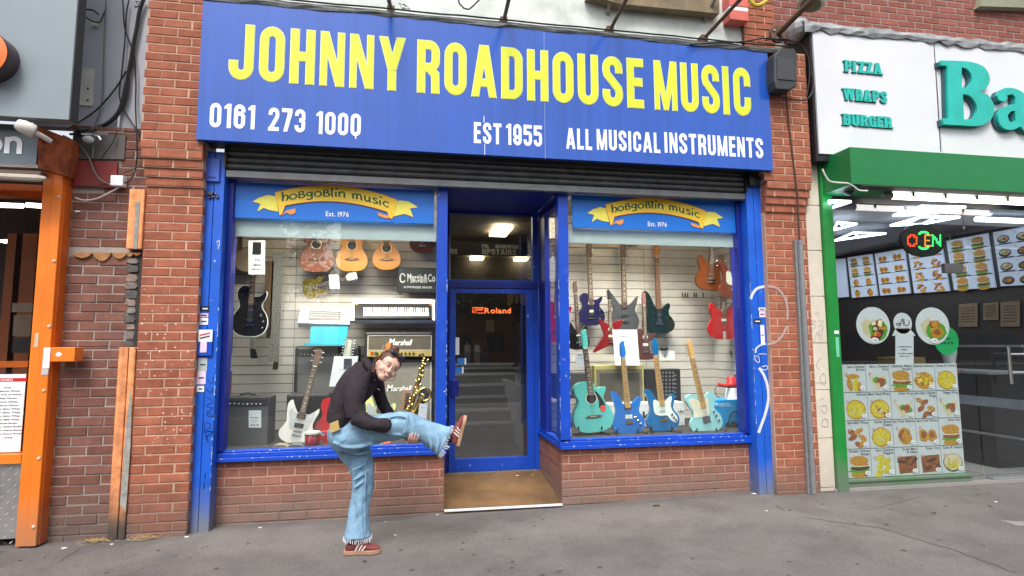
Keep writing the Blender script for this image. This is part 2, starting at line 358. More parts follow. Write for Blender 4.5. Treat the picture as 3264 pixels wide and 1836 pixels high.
# ------------------------------------------------------------------ shared materials
MORT = mat('mortar_pink', (.50, .33, .235), .9, var=.15, bump=.3, dirt=.9, bsc=90)
MORTG = mat('mortar_grey', (.33, .29, .25), .9, var=.15, bump=.3, dirt=.9, bsc=90)
BR_OR = mat('brick_orange_red', (.345, .112, .060), .85, var=.25, sc=11, bump=.7, dirt=.75, rnd=.18, splat=26, bsc=110)
BR_RI = mat('brick_dusty_red', (.31, .12, .082), .85, var=.25, sc=11, bump=.7, dirt=.8, rnd=.17, grime=(.2,.15,.12), bsc=110)
BR_BN = mat('brick_brown', (.20, .085, .062), .88, var=.22, sc=12, bump=.8, dirt=.8, rnd=.2, bsc=70)
BR_UP = mat('brick_plum_red', (.24, .075, .055), .85, var=.2, sc=12, bump=.5, rnd=.18)
BLUE = mat('blue_frame_paint', (.006, .062, .47), .38, var=.12, sc=5, bump=.12, bsc=40, chips=.655)
BLUEP = mat('blue_post_paint', (.010, .105, .58), .4, var=.15, sc=4, bump=.15, bsc=40, chips=.67, dirt=.95, grime=(.17,.19,.22))
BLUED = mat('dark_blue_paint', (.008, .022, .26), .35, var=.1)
SIGNB = mat('sign_blue_vinyl', (.014, .085, .43), .2, var=.08, sc=1.2, spec=.6, streak=.12)
WHITE = mat('white_print', (.8, .82, .85), .5, var=.03)
YELL = mat('yellow_vinyl', (.66, .72, .03), .45, var=.03)
PALEY = mat('pale_outline', (.75, .8, .6), .5, var=.02)
BLACK = mat('black_plastic', (.012, .012, .014), .4, var=.1)
DARK = mat('dark_interior', (.03, .028, .027), .8)
CHROME = mat('chrome', (.75, .75, .76), .2, metal=1, var=.02)
STEEL = mat('galvanised_steel', (.33, .34, .35), .5, metal=.6, var=.15, sc=20)
GOLD = mat('brass_gold', (.75, .5, .14), .25, metal=1, var=.05)
PAPER = mat('white_paper', (.78, .8, .82), .7, var=.02)
INK = mat('black_ink', (.02, .02, .025), .6, var=.02)
RED = mat('bright_red', (.55, .02, .02), .4, var=.08)
TUBE = mat('lit_tube_warm', (1, .8, .45), .5, emit=26, ecol=(1, .72, .36), var=0)
GLS = glass('window_glass', (.97, .99, .98))
MESH = {}
def brick_mesh(L_, H_, D_, m_, ax):
    k = (round(L_, 2), round(H_, 3), m_.name, ax, R.randrange(3))
    if k in MESH: return MESH[k]
    j = lambda s_: R.uniform(-s_, s_)
    b = .004
    V = [(b+j(.0015), 0, b+j(.0015)), (L_-b+j(.0015), 0, b+j(.0015)), (L_-b+j(.0015), 0, H_-b+j(.0015)), (b+j(.0015), 0, H_-b+j(.0015)),
         (0, b, 0), (L_, b, 0), (L_, b, H_), (0, b, H_), (0, D_, 0), (L_, D_, 0), (L_, D_, H_), (0, D_, H_)]
    F = [(0,1,2,3), (4,5,1,0), (5,6,2,1), (6,7,3,2), (7,4,0,3), (8,9,5,4), (9,10,6,5), (10,11,7,6), (11,8,4,7)]
    if ax == 'y-': V = [(y, L_-x, z) for x, y, z in V]       # face towards -x, runs along y
    if ax == 'y+': V = [(-y, x, z) for x, y, z in V]
    me = bpy.data.meshes.new('brick'); me.from_pydata(V, [], F); me.materials.append(m_); MESH[k] = me; return me
def bricks(root, a0, a1, z0, z1, Y, m_, zph=0, jx=0, ax='x', depth=.09, step=.225, proud=.0015, skip=None, stuff=False):
    """stretcher bond; zph: height of one bed joint, jx: a perp joint in even courses"""
    k0 = math.floor((z0-zph)/.075); k1 = math.ceil((z1-zph)/.075); ro = root.location if root else Vector((0,0,0))
    for k in range(k0, k1):
        za = max(zph+k*.075+.005, z0); zb = min(zph+(k+1)*.075-.005, z1)
        if zb-za < .012: continue
        j = jx+(step/2 if k % 2 else 0); i0 = math.floor((a0-j)/step); i = i0
        while j+i*step < a1:
            xa = max(j+i*step+.005, a0); xb = min(j+(i+1)*step-.005, a1); i += 1
            if xb-xa < .02: continue
            if skip and skip((xa+xb)/2, (za+zb)/2): continue
            me = brick_mesh(xb-xa, zb-za, depth, m_, 'x' if ax == 'x' else ax)
            o = bpy.data.objects.new('brick', me); COL.objects.link(o); o.parent = root
            o['kind'] = 'structure' if root is None else 'part'
            del o['kind']
            dy = R.uniform(-proud, proud)
            o.location = (Vector((xa, Y+dy, za)) if ax == 'x' else Vector((Y+dy, xa, za)))-ro
def wall_core(root, a, b, name='mortar', m_=None): return MB().box(a, b).build(name, m_ or MORT, root)
# ------------------------------------------------------------------ left pier of the music shop
p = T('brick_pier', 'orange-red brick pier with white paint flecks, left of the blue shopfront', 'brick pier', (-.42, -.1, 0))
wall_core(p, (-.636, -.21, -.05), (-.205, .05, 2.80)); bricks(p, -.64, -.2, -.03, 2.795, -.215, BR_OR, zph=.023, jx=-.426+.1125)
for i in range(4):
    yy = -.215-.018*(i+1); za = 2.798+.075*i
    wall_core(p, (-.636-.009*i, yy+.005, za), (-.202, .05, za+.075)); bricks(p, -.64-.009*i, -.2, za, za+.075, yy, BR_OR, zph=.023, jx=-.426+.1125)
wall_core(p, (-.672, -.285, 3.098), (-.202, .05, 4.9)); bricks(p, -.676, -.2, 3.098, 4.9, -.29, BR_OR, zph=.023, jx=-.44)
# right pier
p = T('brick_pier', 'orange-red brick pier with corbelled courses and a grey pipe, right of the blue shopfront', 'brick pier', (5.2, -.1, 0))
wall_core(p, (4.985, -.21, -.03), (5.44, .05, 2.79)); bricks(p, 4.99, 5.445, -.02, 2.785, -.215, BR_OR, zph=.009, jx=5.186+.1125)
for i in range(4):
    yy = -.215-.018*(i+1); za = 2.788+.075*i
    wall_core(p, (4.99, yy+.005, za), (5.44+.008*i, .05, za+.075)); bricks(p, 4.985, 5.445+.008*i, za, za+.075, yy, BR_OR, zph=.009, jx=5.186)
wall_core(p, (4.95, -.285, 3.088), (5.475, .05, 4.44)); bricks(p, 4.95, 5.48, 3.088, 4.44, -.29, BR_OR, zph=.009, jx=5.186)
wall_core(p, (4.96, -.04, 4.5), (5.32, .3, 5.6)); bricks(p, 4.96, 5.32, 4.5, 5.5, -.05, BR_OR, zph=.009, jx=5.1)
# ------------------------------------------------------------------ stall risers
r = T('stall_riser', 'long dusty brick stall riser under the left display window', 'brick wall', (.87, 0, 0))
wall_core(r, (-.1, .005, -.06), (1.835, .2, .515)); bricks(r, -.1, 1.84, -.04, .515, 0, BR_RI, zph=0, jx=0, depth=.1)
bricks(r, .1, .9, .14, .515, 1.84-.002, BR_RI, zph=0, jx=.1, ax='y+')
r = T('stall_riser', 'brick stall riser turning the corner into the doorway under the right display window', 'brick wall', (3.9, 0, 0))
wall_core(r, (2.93, .005, -.06), (4.93, .14, .515)); wall_core(r, (2.93, .1, -.05), (3.05, .98, .515)); bricks(r, 2.925, 4.93, -.02, .515, 0, BR_RI, zph=0, jx=3.2232+.1125, depth=.1)
bricks(r, .105, .97, .0, .515, 2.925, BR_RI, zph=0, jx=.105, ax='y-', depth=.08)
# ------------------------------------------------------------------ blue shopfront: posts, sills, frames, soffit, door
sf = T('shopfront', 'chipped royal blue timber shopfront with two display windows round a recessed door', 'shopfront', (2.4, 0, .5))
def bx(a, b, name='frame', m_=None, root=None, bev=.004): return MB().box(a, b).build(name, m_ or BLUE, sf if root is None else root, bevel=bev)
for x0, x1 in ((-.222, -.06), (4.835, 4.992)):
    bx((x0, -.15, -.03 if x0 < 0 else .03), ((x0+x1)/2-.002, .06, 3.14), 'post_board', BLUEP); bx(((x0+x1)/2+.002, -.152, -.03 if x0 < 0 else .03), (x1, .06, 3.14), 'post_board', BLUEP)
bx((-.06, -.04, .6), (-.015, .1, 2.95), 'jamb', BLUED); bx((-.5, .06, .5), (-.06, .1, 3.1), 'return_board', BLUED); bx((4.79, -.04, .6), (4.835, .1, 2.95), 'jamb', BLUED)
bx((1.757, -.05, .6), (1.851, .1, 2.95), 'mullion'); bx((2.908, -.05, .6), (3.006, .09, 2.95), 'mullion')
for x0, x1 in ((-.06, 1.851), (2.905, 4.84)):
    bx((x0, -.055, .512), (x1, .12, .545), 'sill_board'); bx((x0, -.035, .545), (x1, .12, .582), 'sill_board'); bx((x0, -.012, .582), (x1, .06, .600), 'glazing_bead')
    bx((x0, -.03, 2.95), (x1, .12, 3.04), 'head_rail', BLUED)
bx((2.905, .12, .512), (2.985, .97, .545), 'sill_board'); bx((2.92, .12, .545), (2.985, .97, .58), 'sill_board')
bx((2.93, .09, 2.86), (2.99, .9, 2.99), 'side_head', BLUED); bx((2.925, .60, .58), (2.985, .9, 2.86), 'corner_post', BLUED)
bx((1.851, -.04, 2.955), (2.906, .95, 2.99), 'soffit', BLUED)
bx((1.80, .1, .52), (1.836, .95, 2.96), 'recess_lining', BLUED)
g_ = MB().box((-.02, .03, .598), (1.76, .036, 2.96)).build('window_pane', GLS, sf); g_ = MB().box((3.003, .03, .598), (4.795, .036, 2.96)).build('window_pane', GLS, sf)
g_ = MB().box((2.95, .09, .578), (2.956, .6, 2.865)).build('window_pane', GLS, sf)
# door wall
YD = .93
P_ = lambda z, x, y: zat(z, x, y, YD)
def dbox(z, x0, y0, x1, y1, ya, yb, name, m_, root, bev=.003):
    a = P_(z, x0, y0); b = P_(z, x1, y1); return MB().box((a.x, ya, a.z), (b.x, yb, b.z)).build(name, m_, root, bevel=bev)
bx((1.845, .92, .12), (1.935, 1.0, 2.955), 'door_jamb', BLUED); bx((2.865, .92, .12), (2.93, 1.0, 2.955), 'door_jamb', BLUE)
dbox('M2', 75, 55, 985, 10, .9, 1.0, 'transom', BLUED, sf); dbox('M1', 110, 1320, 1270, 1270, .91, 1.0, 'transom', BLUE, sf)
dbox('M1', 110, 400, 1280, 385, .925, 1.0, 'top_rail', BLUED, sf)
f_ = P_('M1', 120, 1272); h_ = P_('M1', 1255, 390); MB().box((f_.x, .955, f_.z), (h_.x, .961, h_.z)).build('transom_pane', GLS, sf)
for xx in (f_.x+.012, h_.x-.02): bx((xx-.006, .93, f_.z), (xx+.006, .95, h_.z), 'glazing_bead', STEEL, bev=0)
bx((f_.x, .93, f_.z), (h_.x, .95, f_.z+.012), 'glazing_bead', STEEL, bev=0)
dr = T('door', 'blue framed glass entrance door with lit orange window sign behind it', 'door', (2.4, YD, .13))
ZB, ZT = .145, 2.09
for x0, x1, z0, z1 in ((1.937, 2.005, ZB, ZT), (2.785, 2.865, ZB, ZT), (2.005, 2.785, ZB, ZB+.14), (2.005, 2.785, ZT-.05, ZT)):
    MB().box((x0, .9, z0), (x1, .945, z1)).build('door_rail', BLUE, dr, bevel=.004)
MB().box((2.0, .92, ZB+.13), (2.79, .926, ZT-.04)).build('door_pane', glass('door_glass', (.8, .82, .82), base=.10), dr)
a = P_('M2', 115, 975); b = P_('M2', 192, 1140); MB().box((a.x, .865, b.z), (b.x, .9, a.z)).build('lock_case', BLUED, dr, bevel=.005)
MB().cyl(P_('M2', 97, 760), .012, -.012, 'y').build('lock_cylinder', CHROME, dr)
for y0 in (762, 850):
    a = P_('M2', 180-(y0-762)*.3, y0); b = P_('M2', 270-(y0-762)*.3, y0+62); s_ = MB().box((a.x, .915, b.z), (b.x, .918, a.z)).build('sticker', mat('sticker_blue', (.03, .2, .6), .5), dr)
    MB().box((b.x-.018, .913, b.z), (b.x, .9145, a.z)).build('sticker_edge', PAPER, s_)
a = P_('M2', 143, 553); b = P_('M2', 200, 727); MB().box((a.x, .915, b.z), (b.x, .918, a.z)).build('notice', PAPER, dr)
# doormat floor of the recess
S('recess_floor', MB().quadbox([(1.84, -.005, .012), (2.925, -.005, .012), (2.93, .93, .135), (1.84, .93, .135)], (0, 0, -.1)), None)
bpy.data.objects['recess_floor'].data.materials.clear()
m_ = mat('coir_matting', (.16, .088, .036), .95, var=.3, sc=3.5, bump=.8, bsc=160); bpy.data.objects['recess_floor'].data.materials.append(m_)
tag(MB().box((1.842, -.03, .008), (2.923, -.004, .022)).build('threshold_strip', mat('white_nosing', (.85, .85, .85), .5)), 'white metal nosing strip along the edge of the doorway mat', 'strip')
sb_ = MB().box((1.92, .895, .125), (2.88, .93, .143)).build('door_sill', STEEL, sf)
rc_ = random.Random(5)
for nm_i, (xa, xb) in enumerate(((-.04, 1.84), (2.93, 4.82))):
    cp = MB()
    for k in range(46):
        x = rc_.uniform(xa, xb); w_ = rc_.uniform(.004, .022); z, y = rc_.choice(((.5815, -.036), (.545, -.0565), (.5445, -.0565), (.582, -.036), (.598, -.013))); cp.prism([(x, z), (x+w_, z+.0005), (x+w_*.8, z-rc_.uniform(.003, .010)), (x+w_*.3, z-rc_.uniform(.002, .012))], y, y+.001)
    cp.build('paint_chips', mat('bare_primer', (.55, .62, .7), .6), sf, kind='stuff')
for x0, z0, y in ((1.852, .6, -.0515), (2.907, .6, -.0515), (-.059, .3, -.1535), (4.834, .6, -.1535), (3.006, .6, -.0515)):
    cp = MB()
    for k in range(26): z = z0+rc_.uniform(0, 1.5); cp.prism([(x0, z), (x0-.006*rc_.random()-.002, z+.004), (x0-.004*rc_.random()-.001, z+rc_.uniform(.01, .03)), (x0, z+.03)], y, y+.001)
    cp.build('paint_chips', mat('bare_primer', (.55, .62, .7), .6), sf, kind='stuff')
# ------------------------------------------------------------------ roller shutter
sh = T('roller_shutter', 'raised dark grey roller shutter showing five slats under the blue sign', 'shutter', (2.4, -.12, 3.0))
SHM = mat('shutter_grey', (.15, .155, .16), .45, metal=.3, var=.3, sc=9, bump=.2); SHB = mat('shutter_bottom_grey', (.16, .165, .17), .4, metal=.4, var=.2, sc=7)
MB().prism([(-.125, 2.925), (-.14, 2.93), (-.14, 2.985), (-.1, 3.0), (-.09, 3.0), (-.09, 2.925)], -.055, 4.83, ax='x').build('bottom_bar', SHB, sh)
for i in range(5):
    z = 3.003+i*.058
    prof = [(-.09, z)]+[(-.105-.024*math.sin(PI*t/6), z+.006+.046*t/6) for t in range(7)]+[(-.09, z+.054), (-.08, z+.05), (-.08, z)]
    MB().prism(prof, -.055, 4.83, ax='x').build('slat', SHM, sh, smooth=False)
MB().box((-.07, -.16, 3.0), (-.055, .05, 3.3)).build('guide', BLACK, sh); MB().box((4.83, -.16, 3.0), (4.845, .05, 3.3)).build('guide', BLACK, sh)
MB().box((-.24, -.3, 3.19), (5.0, -.08, 3.21)).build('housing', BLACK, sh)
MB().box((-.2, -.07, 3.25), (4.98, .1, 3.5)).build('housing', BLACK, sh)
MB().box((4.85, -.2, 3.06), (4.96, -.1, 3.19)).cyl((4.965, -.2, 3.13), .02, -.03).build('motor_box', BLACK, sh)
# ------------------------------------------------------------------ main sign
sg = T('shop_sign', 'large blue fascia sign with yellow and white lettering above the music shop', 'sign', (2.4, -.33, 3.18))
Z0, Z1 = 3.18, 4.41
MB().box((-.24, -.33, Z0), (2.716, -.28, Z1)).build('sign_panel', SIGNB, sg); MB().box((2.72, -.3295, Z0), (5.02, -.28, Z1)).build('sign_panel', SIGNB, sg)
MB().box((-.235, -.28, Z0+.02), (5.015, -.05, Z1)).build('sign_box', mat('sign_side_blue', (.02, .05, .35), .5), sg)
MB().box((2.715, -.3285, Z0), (2.721, -.29, Z1)).build('panel_joint', mat('joint_pale', (.35, .42, .7), .5), sg)
for wd, x0, x1 in (('JOHNNY', -.012, 1.445), ('ROADHOUSE', 1.555, 3.688), ('MUSIC', 3.802, 4.811)):
    b = sign_word(MB(), wd, x0, x1, 3.717, 4.207, -.3305, thick=.0008, grow=.009, gap=.12, t=.165).build('lettering', PALEY, sg)
    b = sign_word(MB(), wd, x0, x1, 3.717, 4.207, -.333, thick=.0012, gap=.12, t=.165).build('lettering', YELL, sg)
WL = mat('white_vinyl', (.82, .86, .9), .45, var=.03)
for wd, x0, x1, z0, z1 in (('0161', -.143, .211, 3.29, 3.5), ('273', .318, .616, 3.288, 3.492), ('1000', .705, 1.076, 3.284, 3.485), ('EST', 2.062, 2.312, 3.283, 3.478), ('1955', 2.355, 2.689, 3.284, 3.483),
                          ('ALL', 2.917, 3.167, 3.279, 3.478), ('MUSICAL', 3.213, 3.843, 3.287, 3.486), ('INSTRUMENTS', 3.887, 4.922, 3.296, 3.498)):
    sign_word(MB(), wd, x0, x1, z0, z1, -.3305, t=.17, thick=.0012, gap=.115).build('lettering', WL, sg)
MB().prism([(1.028, 3.268), (1.035, 3.255), (1.042, 3.268), (1.038, 3.286), (1.032, 3.286)], -.332, -.33).build('paint_drip', WL, sg)
MB().box((2.158, -.332, 3.18), (2.163, -.33, 3.285)).box((2.15, -.332, 3.478), (2.156, -.33, 3.54)).build('paint_drip', WL, sg)
# ------------------------------------------------------------------ wall and flashing above the sign
LEAD = mat('lead_flashing', (.12, .13, .125), .6, var=.3, sc=12, bump=1, bsc=14, metal=.2)
fl = T('lead_flashing', 'crumpled grey lead flashing along the top of the blue sign', 'flashing', (2.4, -.2, 4.42))
n = 40; V = []; F = []
for i in range(n+1):
    x = -.25+5.55*i/n; j = lambda s_: R.uniform(-s_, s_)
    for (y, z) in ((-.335, 4.40), (-.345, 4.425), (-.33, 4.455), (-.1, 4.50), (.0, 4.53)): V.append((x, y+j(.006), z+j(.007)))
for i in range(n):
    for k in range(4): F.append((i*5+k, i*5+k+1, i*5+k+6, i*5+k+5))
b = MB().add(V, F).build('lead_sheet', LEAD, fl)
MB().tube([(x, -.345+R.uniform(-.004, .004), 4.465+R.uniform(-.004, .004)) for x in np.linspace(-.1, 5.3, 30)], .008, 6).build('cable', BLACK, fl)
RENDER_W = mat('flaking_white_render', (.62, .66, .62), .85, var=.25, sc=3, bump=.6, bsc=9)
S('upper_wall', MB().box((-.2, 0, 4.45), (4.96, .3, 6.2)), RENDER_W)
wd_ = T('window_sill', 'brown stained stone window sill above the blue sign', 'window sill', (3.6, -.1, 4.9))
a = zat('S5', 850, 20, -.1); b = zat('S5', 1620, 95, -.1); MB().quadbox([zat('S5', 640, -40, -.12), zat('S5', 1620, -40, -.12), zat('S5', 1620, 100, -.12), zat('S5', 880, 28, -.12)], (0, .12, 0)).build('sill_slab', mat('stained_stone', (.2, .15, .09), .8, var=.3, bump=.4), wd_)
RUST = mat('rusty_steel', (.11, .06, .035), .8, var=.4, sc=25, bump=.5)
for i, (zz, x0, y0, x1, y1) in enumerate((('S5', 815, 205, 930, -10), ('S5', 1520, 270, 1780, -10), ('S4', 1510, 55, 1490, -20), ('S4', 2385, 140, 2425, -30))):
    a = zat(zz, x0, y0, -.12); b = zat(zz, x1, y1, -.75); r_ = T('sign_stay', ['slanting rusty steel stay rod left of the window sill bracket', 'slanting rusty stay rod nearest the pink shutter box', 'short rusty stay rod above the letters HN', 'short rusty stay rod above the letters DH'][i], 'stay rod', a, 'steel stay rods above the blue sign')
    MB().tube([a, a+(b-a)*1.6], .018, 8).build('rod', RUST, r_); MB().box(a+Vector((-.035, .02, -.05)), a+Vector((.035, .12, .03))).build('wall_plate', RUST, r_)
for i, (x, y) in enumerate(((800, 40), (1525, 100))):
    a = zat('S5', x, y, -.06); tag(MB().tube([a+Vector((.1, -.3, .28)), a, a+Vector((0, .06, -.06))], .022, 8).build('bracket_arm', mat('grey_weathered', (.22, .2, .17), .8, var=.3)), ['weathered bracket arm meeting the white wall left of the sill', 'weathered bracket arm under the right end of the sill'][i], 'bracket')
a = zat('S5', 2060, 250, -.33); b = zat('S5', 2330, -20, -.8); r_ = T('banner_arm', 'thick rusty steel arm on a round flange at the top of the right pier', 'bracket arm', a)
MB().tube([a, a+(b-a)*1.4], .028, 10).build('rod', RUST, r_); MB().cyl(a+Vector((0, .0, 0)), .09, .03).build('flange', RUST, r_)
for dx, dz in ((.05, .05), (-.05, .03), (-.02, -.06)): MB().cyl(a+Vector((dx, -.01, dz)), .012, .02).build('bolt', STEEL, r_)
pk = T('alarm_box', 'faded pink and white alarm box on the white wall', 'alarm box', zat('S5', 1770, 60, -.1))
a = zat('S5', 1700, 140, -.14); b = zat('S5', 1830, -30, -.14); PK = mat('faded_red', (.6, .13, .1), .6)
MB().box((a.x, -.14, a.z), (b.x, 0, a.z+.10)).build('base', PK, pk); MB().box((a.x, -.135, a.z+.105), (b.x, 0, a.z+.145)).build('band', WHITE, pk); MB().box((a.x, -.14, a.z+.15), (b.x, 0, b.z+.1)).build('cover', PK, pk)
tag(MB().tube([zat('S5', 1850+i*15, [-5, 25, 38, 42, 40, 36, 28, 18, 5, -8][i], -.3) for i in range(10)], .022, 8).build('hose', mat('yellow_rubber', (.6, .4, .03), .5)), 'loop of yellow hose hanging at the top of the picture', 'hose')
tag(MB().tube([zat('S4', x, y, -.1) for x, y in ((2030, -5), (2040, 30), (2075, 65), (2110, 72), (2140, 50), (2175, 15), (2200, -10))], .008, 6).build('cable', BLACK), 'black cable loop against the white wall above the sign', 'cable')
tag(MB().tube([zat('S4', x, y, -.08) for x, y in ((1590, 75), (1630, 45), (1570, 25), (1600, 65), (1660, 70), (1610, 30))], .005, 5).build('cable', BLACK), 'tangled thin wire above the sign lettering', 'wire')
# black speaker on the right pier with cable and steel conduit
sp = T('wall_speaker', 'dark grey louvred loudspeaker box on the top of the right pier', 'loudspeaker', zat('S5', 2115, 640, -.33))
pts = [(2065, 365), (2180, 360), (2200, 400), (2200, 640), (2150, 665), (2045, 660), (2030, 600), (2030, 410)]
w_ = [zat('S5', x, y, -.46) for x, y in pts]; MB().prism([(v.x, v.z) for v in w_], -.46, -.3).build('cabinet', mat('speaker_grey', (.035, .038, .042), .6, bump=.3), sp, bevel=.012)
f0 = zat('S5', 2050, 430, -.47); f1 = zat('S5', 2185, 600, -.47)
MB().box((f0.x, -.468, f1.z), (f1.x, -.455, f0.z)).build('front_panel', mat('speaker_face', (.05, .053, .058), .7, bump=.5, bsc=200), sp, bevel=.004)
MB().tube([zat('S5', 2110, 660, -.34), zat('S5', 2115, 700, -.34), zat('S5', 2140, 950, -.3), zat('S5', 2165, 1150, -.3), zat('S5', 2200, 1440, -.3), at(2548, 765, -.28)], .009, 6).build('cable', mat('brown_cable', (.06, .03, .02), .6), sp)
c_ = T('conduit', 'galvanised steel conduit running down the right pier to the pavement', 'conduit', (5.33, -.25, .05))
a = at(2545, 765, -.25); MB().box((a.x-.04, -.25, .05), (a.x+.045, -.2, a.z)).build('channel', STEEL, c_); MB().box((a.x-.02, -.262, .05), (a.x+.0, -.251, a.z-.02)).build('channel_lip', mat('steel_shade', (.2, .21, .22), .5, metal=.5), c_)
for q_ in range(3):
    pts = [zat('S5', *pp, -.36) for pp in ([(2000, 690), (2060, 720), (2150, 740), (2260, 745), (2310, 690), (2320, 600), (2290, 540)], [(1960, 300), (2050, 290), (2150, 300), (2230, 340), (2280, 420), (2290, 560), (2270, 720)], [(1400, 330), (1600, 320), (1800, 310), (1950, 285), (2080, 300), (2200, 310)])[q_]]
    tag(MB().tube([Vector(p) for p in crom([tuple(p) for p in pts], 4, False)], .007, 6).build('cable', BLACK), ['loose black cable looping under the wall loudspeaker', 'bundle of black cable over the top corner of the right pier', 'black cable trailing along the flashing near the right pier'][q_], 'cable', 'loose cables by the right pier')
# junction box, letter boxes, stickers on the posts
jb = T('keypad_box', 'pale blue metal shutter switch box on the top of the left blue post', 'switch box', at(680, 530, -.17))
a = at(655, 503, -.17); b = at(699, 580, -.17); MB().box((a.x, -.175, b.z), (b.x, -.15, a.z)).build('box_door', mat('box_blue', (.04, .1, .5), .4), jb, bevel=.006); MB().box((a.x+.03, -.178, b.z+.03), (b.x-.03, -.174, b.z+.04)).build('slot', BLACK, jb)
ch = MB()
for i in range(14): ch.ell(at(682+R.uniform(-17, 17), 625+R.uniform(-10, 10), -.158), (.012, .012, .012), 6, 4)
tag(ch.build('chewing_gum', BLACK), 'lumps of dark chewing gum stuck high on the left blue post', 'gum'); ch = MB()
def flat(name, zc, x0, y0, x1, y1, Y, m_, label=None, cat=None, parent=None, th=.002, group=None):
    a = zat(zc, x0, y0, Y); b = zat(zc, x1, y1, Y); o = MB().box((a.x, Y-th, b.z), (b.x, Y, a.z)).build(name, m_, parent)
    if label: tag(o, label, cat, group)
    return o
PINK = mat('pink_sticker', (.75, .6, .75), .5)
for i, (zz, x0, y0, x1, y1, c, lb) in enumerate((('K2', 1425, 837, 1488, 872, BLACK, 'small black sticker highest on the left blue post'), ('K2', 1415, 888, 1480, 915, PINK, 'pale pink strip sticker below the black one on the left post'), ('K2', 1415, 920, 1478, 970, PAPER, 'white sticker with faint print on the left post'),
     ('K2', 1410, 1205, 1470, 1300, mat('sticker_grey', (.4, .45, .45), .6), 'torn grey-green sticker below the blue leaflet holder'), ('K2', 1400, 1300, 1460, 1392, PINK, 'pink and white torn poster strip on the left post'), ('K2', 1400, 1405, 1450, 1446, PAPER, 'small white sticker lowest on the left post'),
     ('D', 2078, 1217, 2145, 1245, PAPER, 'white sticker highest on the right blue post'), ('D', 2085, 1250, 2145, 1308, PINK, 'pale lilac sticker on the right blue post'), ('D', 2037, 1325, 2105, 1362, BLACK, 'small black sticker on the right blue post'), ('E', 2095, 105, 2140, 290, PAPER, 'long white paper strip on the right blue post'))):
    o = flat('sticker', zz, x0, y0, x1, y1, -.1525, c, lb, 'sticker', group='stickers on the blue posts')
    a = zat(zz, x0+12, (y0+y1)/2, -.155); bb = zat(zz, x1-12, (y0+y1)/2+6, -.155); MB().box((a.x, -.1552, bb.z), (bb.x, -.1546, a.z+.004)).build('print', INK if c is not BLACK else PAPER, o, world=True)
lf = T('leaflet_box', 'blue wall box with a white taped label on the left post', 'wall box', zat('K2', 1455, 1100, -.17))
a = zat('K2', 1412, 1005, -.17); b = zat('K2', 1505, 1192, -.17); MB().box((a.x, -.175, b.z), (b.x, -.15, a.z)).build('box_body', BLUE, lf, bevel=.005)
MB().box((a.x, -.178, a.z-.1), (b.x, -.1755, a.z)).build('label', PAPER, lf); MB().box((a.x+.02, -.179, b.z+.03), (a.x+.07, -.176, a.z-.1)).build('label', PINK, lf)
rs = MB(); u = (Vector((.06, 0, .03))).normalized(); c0 = (a.x+b.x)/2
for k, mm in ((0, RED), (1, INK)):
    z = a.z-.04-.025*k; MB().quadbox([(a.x+.015, -.1795, z-.012), (b.x-.02, -.1795, z+.006), (b.x-.02, -.1795, z+.018), (a.x+.015, -.1795, z)], (0, .001, 0)).build('print', mm, lf)
# graffiti
def scrawl(zc, strokes, Y, r_, m_, label, name='graffiti', sub=4):
    mb = MB()
    for i_, st in enumerate(strokes):
        pts = [zat(zc, x, y, Y) for x, y in st]; cc = [Vector(p) for p in crom([tuple(p) for p in pts], sub, False)] if len(pts) > 2 else pts
        mb.tube([Vector((p.x, Y-.0005*i_, p.z)) for p in cc], r_, 5)
    mb.v = [(x, Y-.0015-(0.0006 if (y < Y) else 0), z) for x, y, z in mb.v]
    return tag(mb.build(name, m_), label, 'graffiti')
WG = mat('white_spray', (.62, .66, .72), .6)
def band(zc, pts, wd, Y, m_, label, cat='graffiti', name='graffiti'):
    w_ = [zat(zc, x, y, Y) for x, y in pts]; c_ = crom([(p.x, p.z) for p in w_], 5, False); rb = ribbon(c_, wd)
    return tag(MB().prism(rb[1], Y-.002, Y).build(name, m_), label, cat)
band('E', [(2085, 500), (2130, 570), (2165, 680), (2170, 800), (2140, 930), (2105, 1030), (2080, 1100)], .028, -.153, WG, 'thick white spray paint arc low on the right blue post')
band('D', [(2008, 1140), (2025, 1090), (2070, 1040), (2140, 1022)], .026, -.153, WG, 'white spray paint curve near the top of the right blue post')
band('D', [(2165, 1022), (2250, 1040), (2310, 1110), (2345, 1220), (2345, 1330)], .022, -.2175, mat('faded_spray', (.42, .3, .27), .8), 'faded pinkish spray paint loop on the right pier bricks')
band('E', [(2345, 110), (2300, 200), (2240, 260), (2165, 285)], .022, -.2175, mat('faded_spray', (.42, .3, .27), .8), 'lower end of the faded spray loop on the right pier')
band('E', [(2050, 360), (2060, 320), (2100, 290), (2150, 280)], .016, -.153, WG, 'white spray hook where the strip sticker ends')
scrawl('E', [[(2045, 380), (2050, 430), (2085, 450), (2080, 400), (2055, 390)], [(2080, 375), (2120, 370), (2155, 375)], [(2110, 490), (2150, 480), (2165, 500), (2140, 520), (2110, 510)]], -.153, .004, WG, 'small white scribbled tag on the right blue post')
BG = mat('black_marker', (.01, .015, .09), .5)
scrawl('K3', [[(1505, 20), (1540, 50), (1550, 5)], [(1500, 90), (1530, 120), (1545, 80)], [(1505, 150), (1545, 180), (1500, 215), (1548, 230)], [(1540, 235), (1500, 280), (1548, 290), (1500, 250)], [(1490, 330), (1530, 350), (1500, 390), (1478, 330)], [(1495, 400), (1545, 400), (1500, 440)], [(1480, 380), (1500, 440), (1515, 480)], [(1490, 700), (1490, 740)], [(1482, 770), (1482, 815)]], -.153, .0025, BG, 'dark marker pen tag written down the left blue post')
scrawl('A', [[(205, 620), (225, 595), (230, 640), (208, 640)], [(230, 640), (215, 680)]], -.153, .003, WG, 'small white chalk loop on the left blue post')
